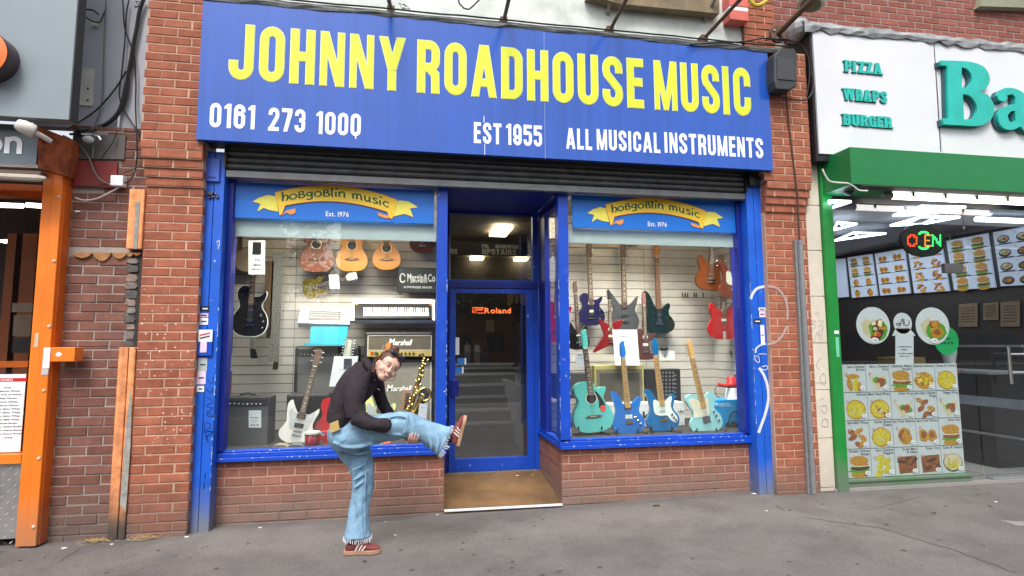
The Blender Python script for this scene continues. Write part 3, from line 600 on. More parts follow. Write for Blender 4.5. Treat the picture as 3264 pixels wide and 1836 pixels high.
# ------------------------------------------------------------------ banners inside the display windows
HB = mat('banner_blue', (.01, .17, .66), .4, var=.06, sc=2); HG = mat('scroll_gold', (.95, .62, .04), .45, var=.03); HR = mat('scroll_red_edge', (.5, .1, .02), .5); HY = mat('scroll_yellow', (.88, .8, .12), .45, var=.05); HO = mat('scroll_orange', (.85, .33, .08), .5); GRN = mat('dark_green_ink', (.02, .09, .02), .5)
FROST = mat('pale_frosted_panel', (.62, .74, .74), .5, var=.04)
def uncial(mb, s_, f, size, t=.13):
    """rounded uncial capitals drawn as ribbons; f maps (x, y) in em to the arched scroll"""
    G = {'h': [[(0, 1.25), (.08, 1.2), (.1, 0)], [(.1, .55), (.3, .8), (.52, .65), (.5, .2), (.4, -.05)]], 'o': [arc(.33, .38, .3, .36, 0, 360, 12)], 'B': [[(.1, 0), (.1, .95)], [(.1, .92), (.35, .95), (.45, .75), (.3, .52), (.12, .5)], [(.3, .5), (.55, .4), (.5, .08), (.1, .02)]],
         'g': [arc(.27, .44, .22, .28, 0, 360, 10), [(.5, .78), (.5, .3), (.48, -.15), (.28, -.34), (.05, -.24)]], 'l': [[(.08, 1.2), (.08, .15), (.2, 0)]], 'i': [[(.08, .7), (.08, .1), (.16, 0)], [(.08, 1.1), (.2, 1.3)]],
         'n': [[(.05, .75), (.1, 0)], [(.1, .55), (.3, .78), (.52, .6), (.5, .1), (.6, 0)]], 'm': [[(.05, .75), (.1, 0)], [(.1, .55), (.27, .78), (.42, .6), (.42, 0)], [(.42, .55), (.6, .78), (.78, .6), (.8, .1), (.9, 0)]],
         'u': [[(.02, .75), (.1, .7), (.1, .25), (.25, 0), (.5, .25)], [(.5, .78), (.5, .1), (.62, 0)]], 's': [[(.45, .68), (.25, .78), (.08, .6), (.42, .25), (.28, .0), (.02, .1)]], 'c': [[(.52, .62), (.3, .78), (.05, .4), (.25, .02), (.52, .12)]], ' ': []}
    Wd = {'h': .66, 'o': .76, 'B': .7, 'g': .68, 'l': .34, 'i': .3, 'n': .72, 'm': 1.02, 'u': .74, 's': .58, 'c': .6, ' ': .45}
    tot = sum(Wd[c] for c in s_); x = 0; k = 0
    for c in s_:
        for st in G[c]:
            pts = crom([(p[0], p[1]) for p in st], 3, False) if len(st) > 2 and len(st) < 9 else st
            rb = ribbon(pts, t); L_ = rb[1]; n = len(L_)//2; k += 1
            V = [f((x+p[0])/tot, p[1]*size, k) for p in L_]
            mb.add(V, [(i, i+1, len(L_)-2-i, len(L_)-1-i) for i in range(n-1)])
        x += Wd[c]
    return mb
def banner(dx, sx_, Y, x0, x1, z0, z1, side):
    """scroll traced in metres from the left window; dx, sx_ carry it to the other window"""
    r = T('window_banner', f'blue window banner with a gold scroll reading hobgoblin music in the {side} window', 'banner', ((x0+x1)/2, Y, z0), 'blue scroll banners in the display windows')
    MB().box((x0, Y, z0), (x1, Y+.018, z1)).build('banner_board', HB, r)
    W = lambda pts: [((zat('A', x, y, Y).x)*sx_+dx, zat('A', x, y, Y).z+(z0-2.601)) for x, y in pts]
    def arcpt(u, off):   # arch centre line in A pixels: left (770,275) peak (1300,195) right (1840,335)
        x = 745+u*1130; y = (230+70*u)-4*(55)*u*(1-u)*1.75+off; return (x, y)
    tl = [[(537, 243), (600, 205), (680, 182), (750, 195), (775, 335), (690, 320), (640, 300), (580, 335), (612, 262)], [(1855, 240), (1900, 232), (1975, 240), (2065, 295), (1990, 305), (2020, 385), (1940, 355), (1835, 380)]]
    for i, t_ in enumerate(tl):
        MB().prism(W([(x+(x-(640 if i == 0 else 1950))*.03, y+(y-260)*.04) for x, y in t_]), Y-.003, Y-.0005).build('scroll_tail', HR, r); MB().prism(W(t_), Y-.005, Y-.0031).build('scroll_tail', HY, r)
    for c_ in ([(795, 375), (850, 325), (935, 305), (935, 345), (890, 365), (850, 345)], [(1690, 340), (1780, 370), (1830, 400), (1760, 395), (1700, 375)]):
        MB().prism(W(c_), Y-.0065, Y-.0051).build('scroll_curl', HO, r)
    n = 24; top = [arcpt(i/n, -70) for i in range(n+1)]; bot = [arcpt(i/n, 72) for i in range(n+1)]
    bot[0] = (790, 370); bot[-1] = (1825, 405); bot[1] = (815, 345); bot[-2] = (1795, 385)
    def strip(tp, bt, y0, m_, nm):
        a = W(tp); b = W(bt); MB().prism(a+b[::-1], y0-.001, y0).build(nm, m_, r)
    strip([(x, y-7) for x, y in top], [(x, y+7) for x, y in bot], Y-.0066, HR, 'scroll_edge'); strip(top, bot, Y-.0078, HG, 'scroll_band')
    strip([arcpt(i/n, -20) for i in range(2, n-1)], [arcpt(i/n, 35) for i in range(2, n-1)], Y-.0090, mat('scroll_light', (.97, .74, .07), .45), 'scroll_band')
    def f(u, h, k):
        ax_, ay_ = arcpt(.055+u*.88, 30); px = ax_; py = ay_-h; w_ = W([(px, py)])[0]; return (w_[0], Y-.0102-.0002*(k % 5), w_[1])
    uncial(MB(), 'hoBgoBlin music', f, 62, .17).build('lettering', GRN, r)
    p0 = W([(1212, 375)])[0]; p1 = W([(1425, 375)])[0]; text(MB(), 'Est. 1976', (p0[0], Y-.002, p0[1]), .062, True, width=p1[0]-p0[0]).build('lettering', WHITE, r)
    return r
banner(0, 1, -.004, -.01, 1.726, 2.603, 2.918, 'left')
banner(3.07+.01, (4.80-3.063)/(1.726+.01), -.004, 3.063, 4.80, 2.612, 2.938, 'right')
for x0, x1, z0, s_ in ((-.015, 1.752, 2.447, 'left'), (3.01, 4.79, 2.472, 'right')):
    tag(MB().box((x0, .05, z0), (x1, .056, 2.61)).build('frosted_strip', FROST), f'pale frosted strip across the {s_} window under the blue banner', 'window strip')
# strip lights above the banners
for i, (zc, x0, y0, x1, y1) in enumerate((('A', 780, 72, 1835, 95), ('D', 600, 186, 1450, 206))):
    a = zat(zc, x0, y0, .14); b = zat(zc, x1, y1, .14); r = T('strip_light', ['lit warm strip light above the left window banner', 'lit warm strip light above the right window banner'][i], 'strip light', (a+b)/2, 'strip lights over the display windows')
    z = (a.z+b.z)/2+.012; MB().box((a.x, .12, z-.018), (b.x, .17, z+.018)).build('lit_diffuser', TUBE, r); MB().box((a.x-.05, .11, z+.019), (b.x+.05, .19, z+.06)).build('batten', WHITE, r)
def lamp(x, y, z, sx_, sy_, en, col=(1, .93, .82), nm='display_fill_light', down=True, rot=None):
    l = bpy.data.lights.new(nm, 'AREA'); l.shape = 'RECTANGLE'; l.size = sx_; l.size_y = sy_; l.energy = en; l.color = col; o = bpy.data.objects.new(nm, l); COL.objects.link(o); o.location = (x, y, z)
    if rot: o.rotation_euler = rot
    return o
for o_ in (lamp(.86, .25, 2.98, 1.5, .12, 32, rot=(math.radians(9), 0, 0)), lamp(3.95, .25, 2.98, 1.6, .12, 37, rot=(math.radians(9), 0, 0))): o_.data.spread = 1.75  # hidden area lights added to brighten the two window displays
# ------------------------------------------------------------------ display cases: slat walls, floors, ceilings
SLAT = mat('slatwall_cream', (.57, .56, .53), .55, var=.05, sc=2); SLG = mat('slat_groove', (.14, .13, .12), .7)
for nm, x0, x1, YB, lab in (('slat_wall', -.5, 1.84, 1.22, 'grey-white slatted display wall behind the left window'), ('slat_wall', 2.99, 5.18, 1.22, 'cream slatted display wall behind the right window')):
    r = T(nm, lab, 'slat wall', ((x0+x1)/2, YB, .58)); MB().box((x0, YB+.006, .5), (x1, YB+.05, 3.1)).build('groove_board', SLG, r)
    xj = zat('A', 940, 900, YB).x if x0 < 1 else 4.31
    z = .5
    while z < 3.05:
        for a_, b_ in ((x0, xj-.003), (xj+.003, x1)): MB().box((a_, YB, z), (b_, YB+.02, z+.089)).build('slat', SLAT, r)
        z += .097
r = T('slat_wall', 'slatted side wall at the right end of the right display', 'slat wall', (5.18, .7, .58)); z = .5
MB().box((5.186, .1, .5), (5.24, 1.22, 3.1)).build('groove_board', SLG, r)
while z < 3.05: MB().box((5.18, .1, z), (5.2, 1.22, z+.089)).build('slat', SLAT, r); z += .097
S('display_floor', MB().box((-.5, .05, .5), (1.845, 1.22, .59)), mat('black_carpet', (.02, .02, .022), .95, bump=.5))
S('display_floor', MB().box((3.0, .05, .5), (5.18, 1.22, .59)), mat('black_carpet', (.02, .02, .022), .95, bump=.5))
CEIL = mat('display_ceiling', (.45, .40, .32), .8)
S('display_ceiling', MB().box((-.56, .1, 3.03), (1.845, 1.3, 3.1)), CEIL); S('display_ceiling', MB().box((2.99, .1, 3.03), (5.24, 1.3, 3.1)), CEIL)
S('side_wall', MB().box((-.56, .06, .5), (-.5, 1.3, 3.1)), mat('dark_side', (.06, .06, .065), .8))
# ------------------------------------------------------------------ inside the doorway: stairs, walls, lights
S('shop_floor', MB().box((1.6, .94, .02), (3.6, 9, .12)), mat('charcoal_carpet', (.022, .021, .022), .95, bump=.4))
S('stair_wall', MB().box((1.845, 1.30, .1), (1.89, 2.55, 3.3)), DARK)
st = T('staircase', 'carpeted stairs with pale metal nosings rising behind the glass door', 'stairs', (2.3, 2.7, .12))
CARP = mat('charcoal_carpet', (.022, .021, .022), .95, bump=.4)
ys = [1346, 1304, 1262, 1224, 1190, 1158]; zp = .12
for i, yp in enumerate(ys):
    Y = 2.62+.27*i; v = at(1560, yp, Y); a = v.z; xr = zat('M2', 785-6*i if i else 795, 1400-130*i, Y).x
    s_ = MB().box((1.62, Y, zp-.02), (xr, Y+.5, a)).build('step', CARP, st); MB().box((1.62, Y-.012, a-.03), (xr, Y+.03, a+.006)).build('nosing', mat('nosing_grey', (.55, .55, .55), .5), s_); zp = a
S('stair_side_wall', MB().box((zat('M3', 1000, 400, 2.4).x, 1.6, .12), (zat('M3', 1000, 400, 2.4).x+.05, 4.2, .95)), mat('grey_panel', (.28, .28, .28), .6))
S('landing_back_wall', MB().box((1.6, 6.2, .9), (5, 6.3, 3.3)), mat('brown_back', (.055, .045, .04), .8))
S('shop_ceiling', MB().box((1.55, 1.3, 3.25), (6, 9, 3.3)), mat('shop_ceiling', (.2, .17, .14), .8))
for i, (x, y) in enumerate(((790, 640), (465, 1010), (1020, 1020))):
    d = ray(*q('M1', x, y)); t = (3.2-CAM.z)/d.z; c = CAM+d*t
    tag(MB().box((c.x-.13, c.y-.35, 3.19), (c.x+.13, c.y+.35, 3.23)).build('ceiling_light', mat('lit_panel', (1, .9, .6), .5, emit=8, ecol=(1, .82, .5), var=0)), ['nearest lit ceiling panel behind the pane over the door', 'small lit ceiling panel far left over the stairs', 'lit ceiling panel far right over the stairs'][i], 'ceiling light', 'ceiling lights inside the shop')
us = T('upstairs_sign', 'dark hanging sign reading UPSTAIRS inside above the door', 'sign', zat('M1', 770, 860, 2.2))
a = zat('M1', 140, 930, 2.2); b = zat('M1', 1130, 790, 2.2); MB().box((a.x, 2.2, a.z), (b.x, 2.23, b.z)).build('board', BLACK, us)
UG = mat('grey_print', (.35, .34, .3), .6)
a = zat('M1', 550, 930, 2.2); b = zat('M1', 990, 930, 2.2); c = zat('M1', 550, 858, 2.2); sign_word(MB(), 'UPSTAIRS', a.x, b.x, a.z, c.z, 2.199).build('lettering', UG, us)
a = zat('M1', 548, 848, 2.2); b = zat('M1', 1015, 848, 2.2); c = zat('M1', 550, 800, 2.2); sign_word(MB(), 'FOLK WOODWIND', a.x, b.x, a.z, c.z, 2.199).build('lettering', UG, us)
a = zat('M1', 145, 925, 2.2); b = zat('M1', 232, 925, 2.2); c = zat('M1', 145, 858, 2.2); sign_word(MB(), 'RS', a.x, b.x, a.z, c.z, 2.199).build('lettering', UG, us)
lamp(2.4, 2.6, 3.15, .9, 1.6, 7, (1, .86, .62), 'ceiling_fill_light')  # area light added to brighten the stairs, no fitting of its own
# neon sign
NE = mat('neon_orange', (1, .25, .08), .5, emit=2.2, ecol=(1, .16, .04), var=0)
ne = T('neon_sign', 'glowing orange neon shop sign reading Roland behind the door glass', 'neon sign', zat('M2', 530, 285, 1.02))
a = zat('M2', 455, 308, 1.02); b = zat('M2', 720, 308, 1.02); c = zat('M2', 455, 255, 1.02); text(MB(), 'Roland', (a.x, 1.02, a.z), (c.z-a.z)*1.38, True, width=b.x-a.x).build('lettering', NE, ne)
lg = MB()
for k, (i0, l) in enumerate(((335, 0), (350, 15), (368, 28))):
    pts = [zat('M2', x, y, 1.02) for x, y in ((i0, 308), (i0, 253+l*.9), (445-l*.5, 253+l*.9), (445-l*.5, 253+l*.9+8))]; lg.tube(pts, .0035, 5)
lg.tube([zat('M2', x, y, 1.02) for x, y in ((385, 308), (450, 308))], .0035, 5); lg.build('emblem', NE, ne)
# dim stock seen through the door: racks of straps and two violins on a lit cream panel
a = zat('M2', 700, 225, 1.9); b = zat('M2', 920, 95, 1.9); tag(MB().box((a.x, 1.95, a.z), (b.x, 1.98, b.z)).build('cream_slats', mat('lit_cream', (.62, .45, .2), .7)), 'cream slatted panel glimpsed at the top right of the door glass', 'slats')
for i, xx in enumerate((748, 805)):
    v = T('violin', ['left of the two dark violins hanging behind the door glass', 'right of the two dark violins hanging behind the door glass'][i], 'violin', zat('M2', xx, 340, 1.8), 'violins hanging behind the door')
    w_ = [zat('M2', xx+dx, y, 1.8) for dx, y in ((0, 350), (-38, 335), (-42, 290), (-25, 265), (-30, 225), (-12, 205), (12, 205), (30, 225), (25, 265), (42, 290), (38, 335))]
    MB().prism(crom([(p.x, p.z) for p in w_], 3), 1.8, 1.84).build('body', mat('violin_brown', (.05, .015, .01), .3), v); MB().tube([zat('M2', xx, 210, 1.8), zat('M2', xx, 120, 1.8)], .01, 6).build('neck', BLACK, v)
for i in range(7):
    x = 740+27*i; y0 = 375+R.randint(-5, 25); c = [(.06,.06,.06), (.1,.16,.12), (.2,.2,.19), (.05,.04,.04), (.13,.12,.11), (.24,.24,.23), (.08,.1,.09)][i]
    tag(MB().quadbox([zat('M2', x, y0+430+i*75, 2.0-.03*i), zat('M2', x+16, y0+430+i*75, 2.0-.03*i), zat('M2', x+20, y0, 2.0-.03*i), zat('M2', x+4, y0, 2.0-.03*i)], (0, .01, 0)).build('hanging_strap', mat(f'strap_{i}', c, .8)), ['near black', 'dark green', 'pale grey', 'brown-black', 'mid grey', 'light grey', 'greenish grey'][i]+' guitar strap on the rack behind the door glass', 'strap', 'straps hanging behind the door')
tag(flat('poster', 'M2', 470, 380, 552, 498, 2.5, mat('cream_paper', (.45, .38, .25), .7)), 'small cream poster deep inside the shop behind the door glass', 'poster')
# ------------------------------------------------------------------ instruments
WOODN = mat('maple_neck', (.62, .36, .12), .4, var=.1, sc=20); ROSE = mat('rosewood', (.09, .045, .03), .5); CREAM = mat('cream_plastic', (.72, .70, .52), .4); IVO = mat('pickguard_white', (.74, .82, .74), .35)
def paint(nm, c, r_=.18, metal=0): return mat('guitar_'+nm, c, r_, metal=metal, coat=.6, var=.04)
SH = {
 'strat': [(0,0),(.2,.015),(.35,.1),(.4,.24),(.36,.36),(.29,.46),(.28,.56),(.33,.68),(.36,.78),(.31,.84),(.22,.77),(.12,.69),(.06,.67),(-.07,.68),(-.13,.74),(-.18,.86),(-.26,.98),(-.34,1.0),(-.37,.92),(-.33,.78),(-.29,.62),(-.31,.48),(-.39,.34),(-.42,.2),(-.34,.07),(-.18,.01)],
 'tele': [(0,0),(.22,.015),(.36,.1),(.4,.24),(.36,.38),(.29,.48),(.27,.58),(.33,.7),(.36,.8),(.31,.9),(.22,.91),(.12,.83),(.07,.74),(-.07,.76),(-.1,.88),(-.2,.95),(-.33,.93),(-.38,.82),(-.34,.68),(-.28,.55),(-.3,.44),(-.38,.33),(-.41,.2),(-.34,.07),(-.18,.01)],
 'lespaul': [(0,0),(.2,.015),(.36,.1),(.42,.26),(.37,.42),(.28,.53),(.26,.62),(.33,.72),(.36,.82),(.33,.86),(.22,.78),(.1,.76),(.06,.78),(-.06,.9),(-.1,.95),(-.22,.96),(-.32,.88),(-.33,.76),(-.27,.62),(-.28,.53),(-.37,.42),(-.42,.26),(-.36,.1),(-.2,.015)],
 'sg': [(0,0),(.2,.02),(.35,.1),(.4,.24),(.34,.4),(.3,.5),(.32,.64),(.37,.8),(.35,.9),(.28,.82),(.18,.74),(.08,.7),(-.08,.7),(-.16,.78),(-.25,.92),(-.3,1.0),(-.37,.9),(-.36,.74),(-.33,.6),(-.31,.48),(-.36,.36),(-.41,.24),(-.36,.1),(-.2,.02)],
 'explorer': [(.02,.12),(.40,.0),(.42,.03),(.32,.45),(.30,.62),(.48,.92),(.42,.98),(.12,.92),(.06,.82),(-.06,.82),(-.12,.86),(-.36,1.02),(-.42,.98),(-.28,.60),(-.24,.45),(-.66,-.1),(-.62,-.15),(-.3,.0)],
 'semi': [(0,0),(.22,.015),(.38,.1),(.44,.26),(.39,.42),(.32,.53),(.33,.64),(.38,.78),(.34,.94),(.25,.9),(.16,.8),(.07,.76),(-.07,.76),(-.16,.8),(-.25,.9),(-.34,.94),(-.38,.78),(-.33,.64),(-.32,.53),(-.39,.42),(-.44,.26),(-.38,.1),(-.22,.015)],
 'folk': [(0,0),(.2,.015),(.34,.1),(.39,.25),(.35,.42),(.27,.56),(.25,.64),(.29,.78),(.29,.9),(.2,.98),(.07,1.0),(-.07,1.0),(-.2,.98),(-.29,.9),(-.29,.78),(-.25,.64),(-.27,.56),(-.35,.42),(-.39,.25),(-.34,.1),(-.2,.015)],
 'cutaway': [(0,0),(.2,.012),(.36,.09),(.42,.25),(.38,.42),(.29,.56),(.26,.66),(.32,.78),(.33,.85),(.26,.86),(.14,.84),(.09,.92),(.05,.99),(-.05,1.0),(-.2,.99),(-.32,.9),(-.33,.78),(-.27,.64),(-.29,.56),(-.38,.42),(-.42,.25),(-.36,.09),(-.2,.012)],
 'tear': [(0,0),(.2,.03),(.36,.14),(.42,.3),(.38,.48),(.26,.68),(.14,.86),(.07,.98),(-.07,.98),(-.14,.86),(-.26,.68),(-.38,.48),(-.42,.3),(-.36,.14),(-.2,.03)],
 'rich': [(0,.03),(.2,.0),(.34,.1),(.38,.28),(.32,.44),(.28,.55),(.34,.75),(.37,.9),(.28,.82),(.16,.7),(.06,.66),(-.06,.66),(-.16,.74),(-.28,.9),(-.42,1.06),(-.38,.78),(-.29,.58),(-.31,.44),(-.38,.28),(-.34,.1),(-.2,.0)],
 'bass': [(0,0),(.2,.02),(.36,.1),(.4,.25),(.34,.38),(.27,.46),(.26,.55),(.3,.66),(.27,.74),(.18,.7),(.06,.6),(-.07,.64),(-.13,.74),(-.22,.95),(-.32,1.04),(-.38,.95),(-.33,.76),(-.29,.6),(-.31,.46),(-.39,.32),(-.4,.18),(-.32,.06),(-.16,.01)]}
def guitar(label, shape, zc, bot, top, Y, col, lean=.0, blen=.44, tot=.98, neck=None, head=None, guard=None, pick=(), knobs=(), hole=False, bridge='metal', side='r', thick=.045, group=None, edge=None, cut_neck=None, Yt=None, pegs=6, sticker=None, name=None, frets=True, hw=None, wide=1):
    b = zat(zc, *bot, Y); t = zat(zc, *top, Yt if Yt is not None else Y+lean)
    L_ = (t-b).length; s = L_/tot; zaxis = (t-b).normalized(); yaxis = Vector((0, 1, 0)); xaxis = yaxis.cross(zaxis).normalized(); yaxis = zaxis.cross(xaxis)
    M = Matrix((xaxis, yaxis, zaxis)).transposed().to_4x4(); M.translation = b
    if name is None: name = 'electric_guitar' if not hole else 'acoustic_guitar'
    r = T(name, label, 'guitar', group=group, M=M)
    B = lambda mb, nm, m_, par=None, **k: mb.build(nm, m_, par or r, world=False, **k)
    neck = neck or ROSE; th = thick*s; BL = blen*s; k_ = BL*wide
    out = [(x*k_, z*BL) for x, z in (crom(SH[shape], 3) if shape != 'explorer' else SH[shape])]
    body = B(MB().prism(out, -th, 0), 'body', col, bevel=.006*s)
    if edge:
        B(MB().prism([(x*1.045, (z-.5*BL)*1.03+.5*BL) for x, z in out], -th*.97, -th*.75), 'binding', edge)
    f = -th-.0015
    nz0 = (.60 if shape not in ('folk', 'cutaway', 'tear') else .72)*BL; nut = tot*s*.81; nw0, nw1 = .029*s, .021*s
    if hole:
        B(MB().disc((0, .66*BL), .052*s, f-.0005, f+.0005), 'sound_hole', BLACK); B(MB().prism([(.052*s*math.cos(a), .66*BL+.052*s*math.sin(a)) for a in np.linspace(0, 2*PI, 25)[:-1]], f-.0003, f+.001, holes=[[(.060*s*math.cos(a), .66*BL+.060*s*math.sin(a)) for a in np.linspace(0, 2*PI, 25)[:-1]]]) if 0 else MB().disc((0, .66*BL), .060*s, f, f+.001), 'rosette', CREAM)
        B(MB().prism([(-.09*s, .30*BL), (-.05*s, .33*BL), (.05*s, .33*BL), (.09*s, .30*BL), (.05*s, .28*BL), (-.05*s, .28*BL)], f-.008*s, f), 'bridge', ROSE); B(MB().box((-.035*s, f-.011*s, .30*BL), (.035*s, f-.008*s, .31*BL)), 'saddle', CREAM)
    if guard == 'strat':
        B(MB().prism([(x*k_, z*BL) for x, z in crom([(-.08,.36),(-.2,.42),(-.22,.56),(-.21,.70),(-.15,.74),(-.05,.67),(.06,.67),(.16,.74),(.25,.79),(.27,.73),(.22,.58),(.25,.44),(.34,.30),(.34,.2),(.27,.17),(.16,.26),(.1,.35)], 3)], f-.001, f), 'pickguard', IVO)
    elif guard == 'tele':
        B(MB().prism([(x*k_, z*BL) for x, z in crom([(-.28,.42),(-.26,.56),(-.3,.7),(-.32,.82),(-.24,.86),(-.12,.8),(-.06,.74),(.06,.74),(.12,.82),(.16,.72),(.12,.55),(.1,.42),(0,.4)], 3)], f-.001, f), 'pickguard', CREAM)
    elif guard == 'sg':
        for gx in (-1, 1): B(MB().prism([(gx*x*k_, z*BL) for x, z in crom([(.06,.72),(.16,.72),(.25,.8),(.3,.72),(.24,.52),(.22,.38),(.12,.34),(.1,.5)], 3)], f-.001, f), 'pickguard', mat('grey_guard', (.4, .42, .43), .4))
    elif guard == 'acoustic':
        B(MB().prism([(x*k_, z*BL) for x, z in crom([(.08,.80),(.17,.72),(.26,.55),(.27,.42),(.2,.38),(.14,.48),(.15,.6)], 3)], f-.001, f+.0002), 'pickguard', BLACK)
    elif guard == 'dark':
        B(MB().prism([(x*k_, z*BL) for x, z in crom([(.1,.62),(.2,.66),(.24,.5),(.3,.3),(.2,.25),(.12,.4)], 3)], f-.001, f), 'pickguard', BLACK)
    for (pz, w_, h_, mm) in pick:
        B(MB().box((-w_/2*s, f-.007*s, (pz)*BL-h_/2*s), (w_/2*s, f-.0012, pz*BL+h_/2*s)), 'pickup', {'w': IVO, 'c': CHROME, 'k': BLACK, 'y': CREAM, 'g': GOLD}[mm], bevel=.002*s)
    if bridge == 'metal' and not hole: B(MB().box((-.042*s, f-.008*s, .22*BL), (.042*s, f-.0012, .27*BL)), 'bridge', CHROME, bevel=.001); 
    if bridge == 'tail': B(MB().box((-.045*s, f-.010*s, .30*BL), (.045*s, f-.0012, .325*BL)), 'bridge', CHROME); B(MB().box((-.045*s, f-.010*s, .20*BL), (.045*s, f-.0012, .235*BL)), 'tailpiece', CHROME)
    if bridge == 'gold': B(MB().box((-.042*s, f-.008*s, .22*BL), (.042*s, f-.0012, .28*BL)), 'bridge', GOLD)
    if bridge == 'trapeze': B(MB().box((-.03*s, f-.012*s, .42*BL), (.03*s, f-.0012, .44*BL)), 'bridge', ROSE); B(MB().box((-.02*s, f-.006*s, 0), (.02*s, f-.0012, .2*BL)), 'tailpiece', CHROME)
    for (kx, kz) in knobs: B(MB().lathe((kx*k_, f, kz*BL), [(.014*s, 0), (.013*s, -.009*s), (.010*s, -.012*s)], 10, 'y'), 'knob', CHROME if neck is WOODN else (CREAM if guard == 'strat' else CHROME))
    if sticker: B(MB().disc((sticker[0]*k_, sticker[1]*BL), .032*s, f-.003, f-.001), 'sticker', mat('sticker_red', (.7, .08, .07), .5))
    if cut_neck is None: cut_neck = nut
    B(MB().prism([(-nw0, nz0), (nw0, nz0), (nw1, cut_neck), (-nw1, cut_neck)], f-.012*s, f+.02*s if shape not in ('folk',) else f), 'neck', neck)
    if frets:
        fr = MB(); sl_ = tot*s*.81-.27*BL; i = 1
        while i <= 20:
            z = nut-sl_*(1-2**(-i/12.)); i += 1
            if z < nz0+.004: break
            if z > cut_neck: continue
            fr.box((-nw1*1.1, f-.0132*s, z-.0012*s), (nw1*1.1, f-.012*s, z+.0012*s))
            if i in (4, 6, 8, 10, 13, 16, 18): fr.box((-.006*s, f-.0128*s, z+.006*s), (.006*s, f-.0121*s, z+.016*s))
        if fr.v: B(fr, 'frets', CREAM if neck is ROSE else ROSE)
    if cut_neck >= nut:
        B(MB().box((-nw1, f-.014*s, nut-.002*s), (nw1, f, nut+.004*s)), 'nut', CREAM)
        H = tot*s-nut; kind = hw or ('fender' if shape in ('strat', 'tele', 'bass') or guard == 'acoustic' else 'three')
        if kind == 'fender': hp = [(-nw1, 0), (nw1, 0), (nw1*1.25, .12*H), (nw1*1.7, .3*H), (nw1*1.5, .6*H), (nw1*1.3, .8*H), (nw1*1.6, .95*H), (nw1*1.0, 1.0*H), (-nw1*.3, .98*H), (-nw1*1.3, .85*H), (-nw1*1.6, .25*H), (-nw1*1.3, .1*H)]
        elif kind == 'point': hp = [(-nw1, 0), (nw1, 0), (nw1*1.6, .2*H), (-nw1*.2, 1.0*H), (-nw1*1.5, .8*H), (-nw1*1.7, .15*H)]
        else: hp = [(-nw1, 0), (nw1, 0), (nw1*1.8, .2*H), (nw1*1.6, .6*H), (nw1*1.9, .93*H), (nw1*.6, 1.0*H), (0, .95*H), (-nw1*.6, 1.0*H), (-nw1*1.9, .93*H), (-nw1*1.6, .6*H), (-nw1*1.8, .2*H)]
        hd = B(MB().prism([(x, z+nut) for x, z in hp], f-.008*s, f+.006*s), 'headstock', head or neck, bevel=.002*s)
        for i in range(pegs):
            if kind == 'three': sx_ = 1 if i % 2 else -1; z = nut+H*(.28+.28*(i//2)*3/(pegs/2)); x = sx_*nw1*1.75
            else: sx_ = -1; z = nut+H*(.2+.72*i/pegs); x = -nw1*1.5
            pg = MB().lathe((x*.7, f-.008*s, z), [(.004*s, 0), (.004*s, -.012*s)], 6, 'y'); pg.ell((x+sx_*.014*s, f+.003*s, z), (.009*s, .004*s, .006*s), 6, 4); pg.tube([(x, f, z), (x+sx_*.012*s, f, z)], .003*s, 5); pg.build('tuning_peg', CHROME if neck is not ROSE or head else (GOLD if shape == 'explorer' else CHROME), r, world=False)
        for i in range(6): pass
    st_ = MB()
    for i in range(6): x0 = (-.022+.0088*i)*s; x1 = (-.016+.0064*i)*s; st_.tube([(x0, f-.015*s, .27*BL), (x1, f-.016*s, cut_neck)], .0007, 3)
    B(st_, 'strings', STEEL)
    return r
FR = 'guitars standing in the front row of the right window'; HG_ = 'guitars hanging on the slat walls'
# front row of the right window (on stands)
SFG = paint('surf_green', (.12, .56, .50), .25)
guitar('turquoise cutaway acoustic guitar with black pickguard, leftmost of the right window front row', 'cutaway', 'E', (545, 1085), (432, 152), .33, SFG, blen=.5, tot=1.02, neck=ROSE, head=SFG, hole=True, guard='acoustic', thick=.1, lean=.06, group=FR, sticker=(.22, .44), wide=.98, name='acoustic_guitar')
LPB = paint('lake_blue', (.015, .16, .55), .3)
guitar('matt blue electric guitar with maple neck, no pickguard and white slanted neck pickup', 'strat', 'E', (880, 1105), (800, 255), .3, LPB, tot=.96, neck=WOODN, head=LPB, pick=((.60, .075, .035, 'k'), (.39, .075, .04, 'w')), bridge='gold', knobs=((.16, .36), (.22, .28), (.27, .2)), lean=.07, group=FR)
OPB = paint('ocean_blue', (.005, .14, .36), .15)
guitar('dark turquoise-blue electric guitar with white pickguard and maple neck', 'strat', 'E', (1200, 1080), (1095, 232), .32, OPB, tot=.96, neck=WOODN, head=OPB, guard='strat', pick=((.60, .07, .016, 'w'), (.48, .07, .016, 'w'), (.37, .07, .016, 'w')), bridge='gold', knobs=((.22, .36), (.26, .29), (.3, .23)), lean=.07, group=FR)
SNB = paint('sonic_blue', (.30, .62, .64), .2)
guitar('pale ice-blue single cutaway electric guitar with cream pickguard and natural maple headstock', 'tele', 'E', (1605, 1100), (1412, 250), .33, SNB, tot=.96, neck=WOODN, guard='tele', pick=((.66, .05, .018, 'c'), (.32, .085, .07, 'c')), bridge='none', knobs=((.22, .46), (.26, .36), (.3, .24)), lean=.06, group=FR)
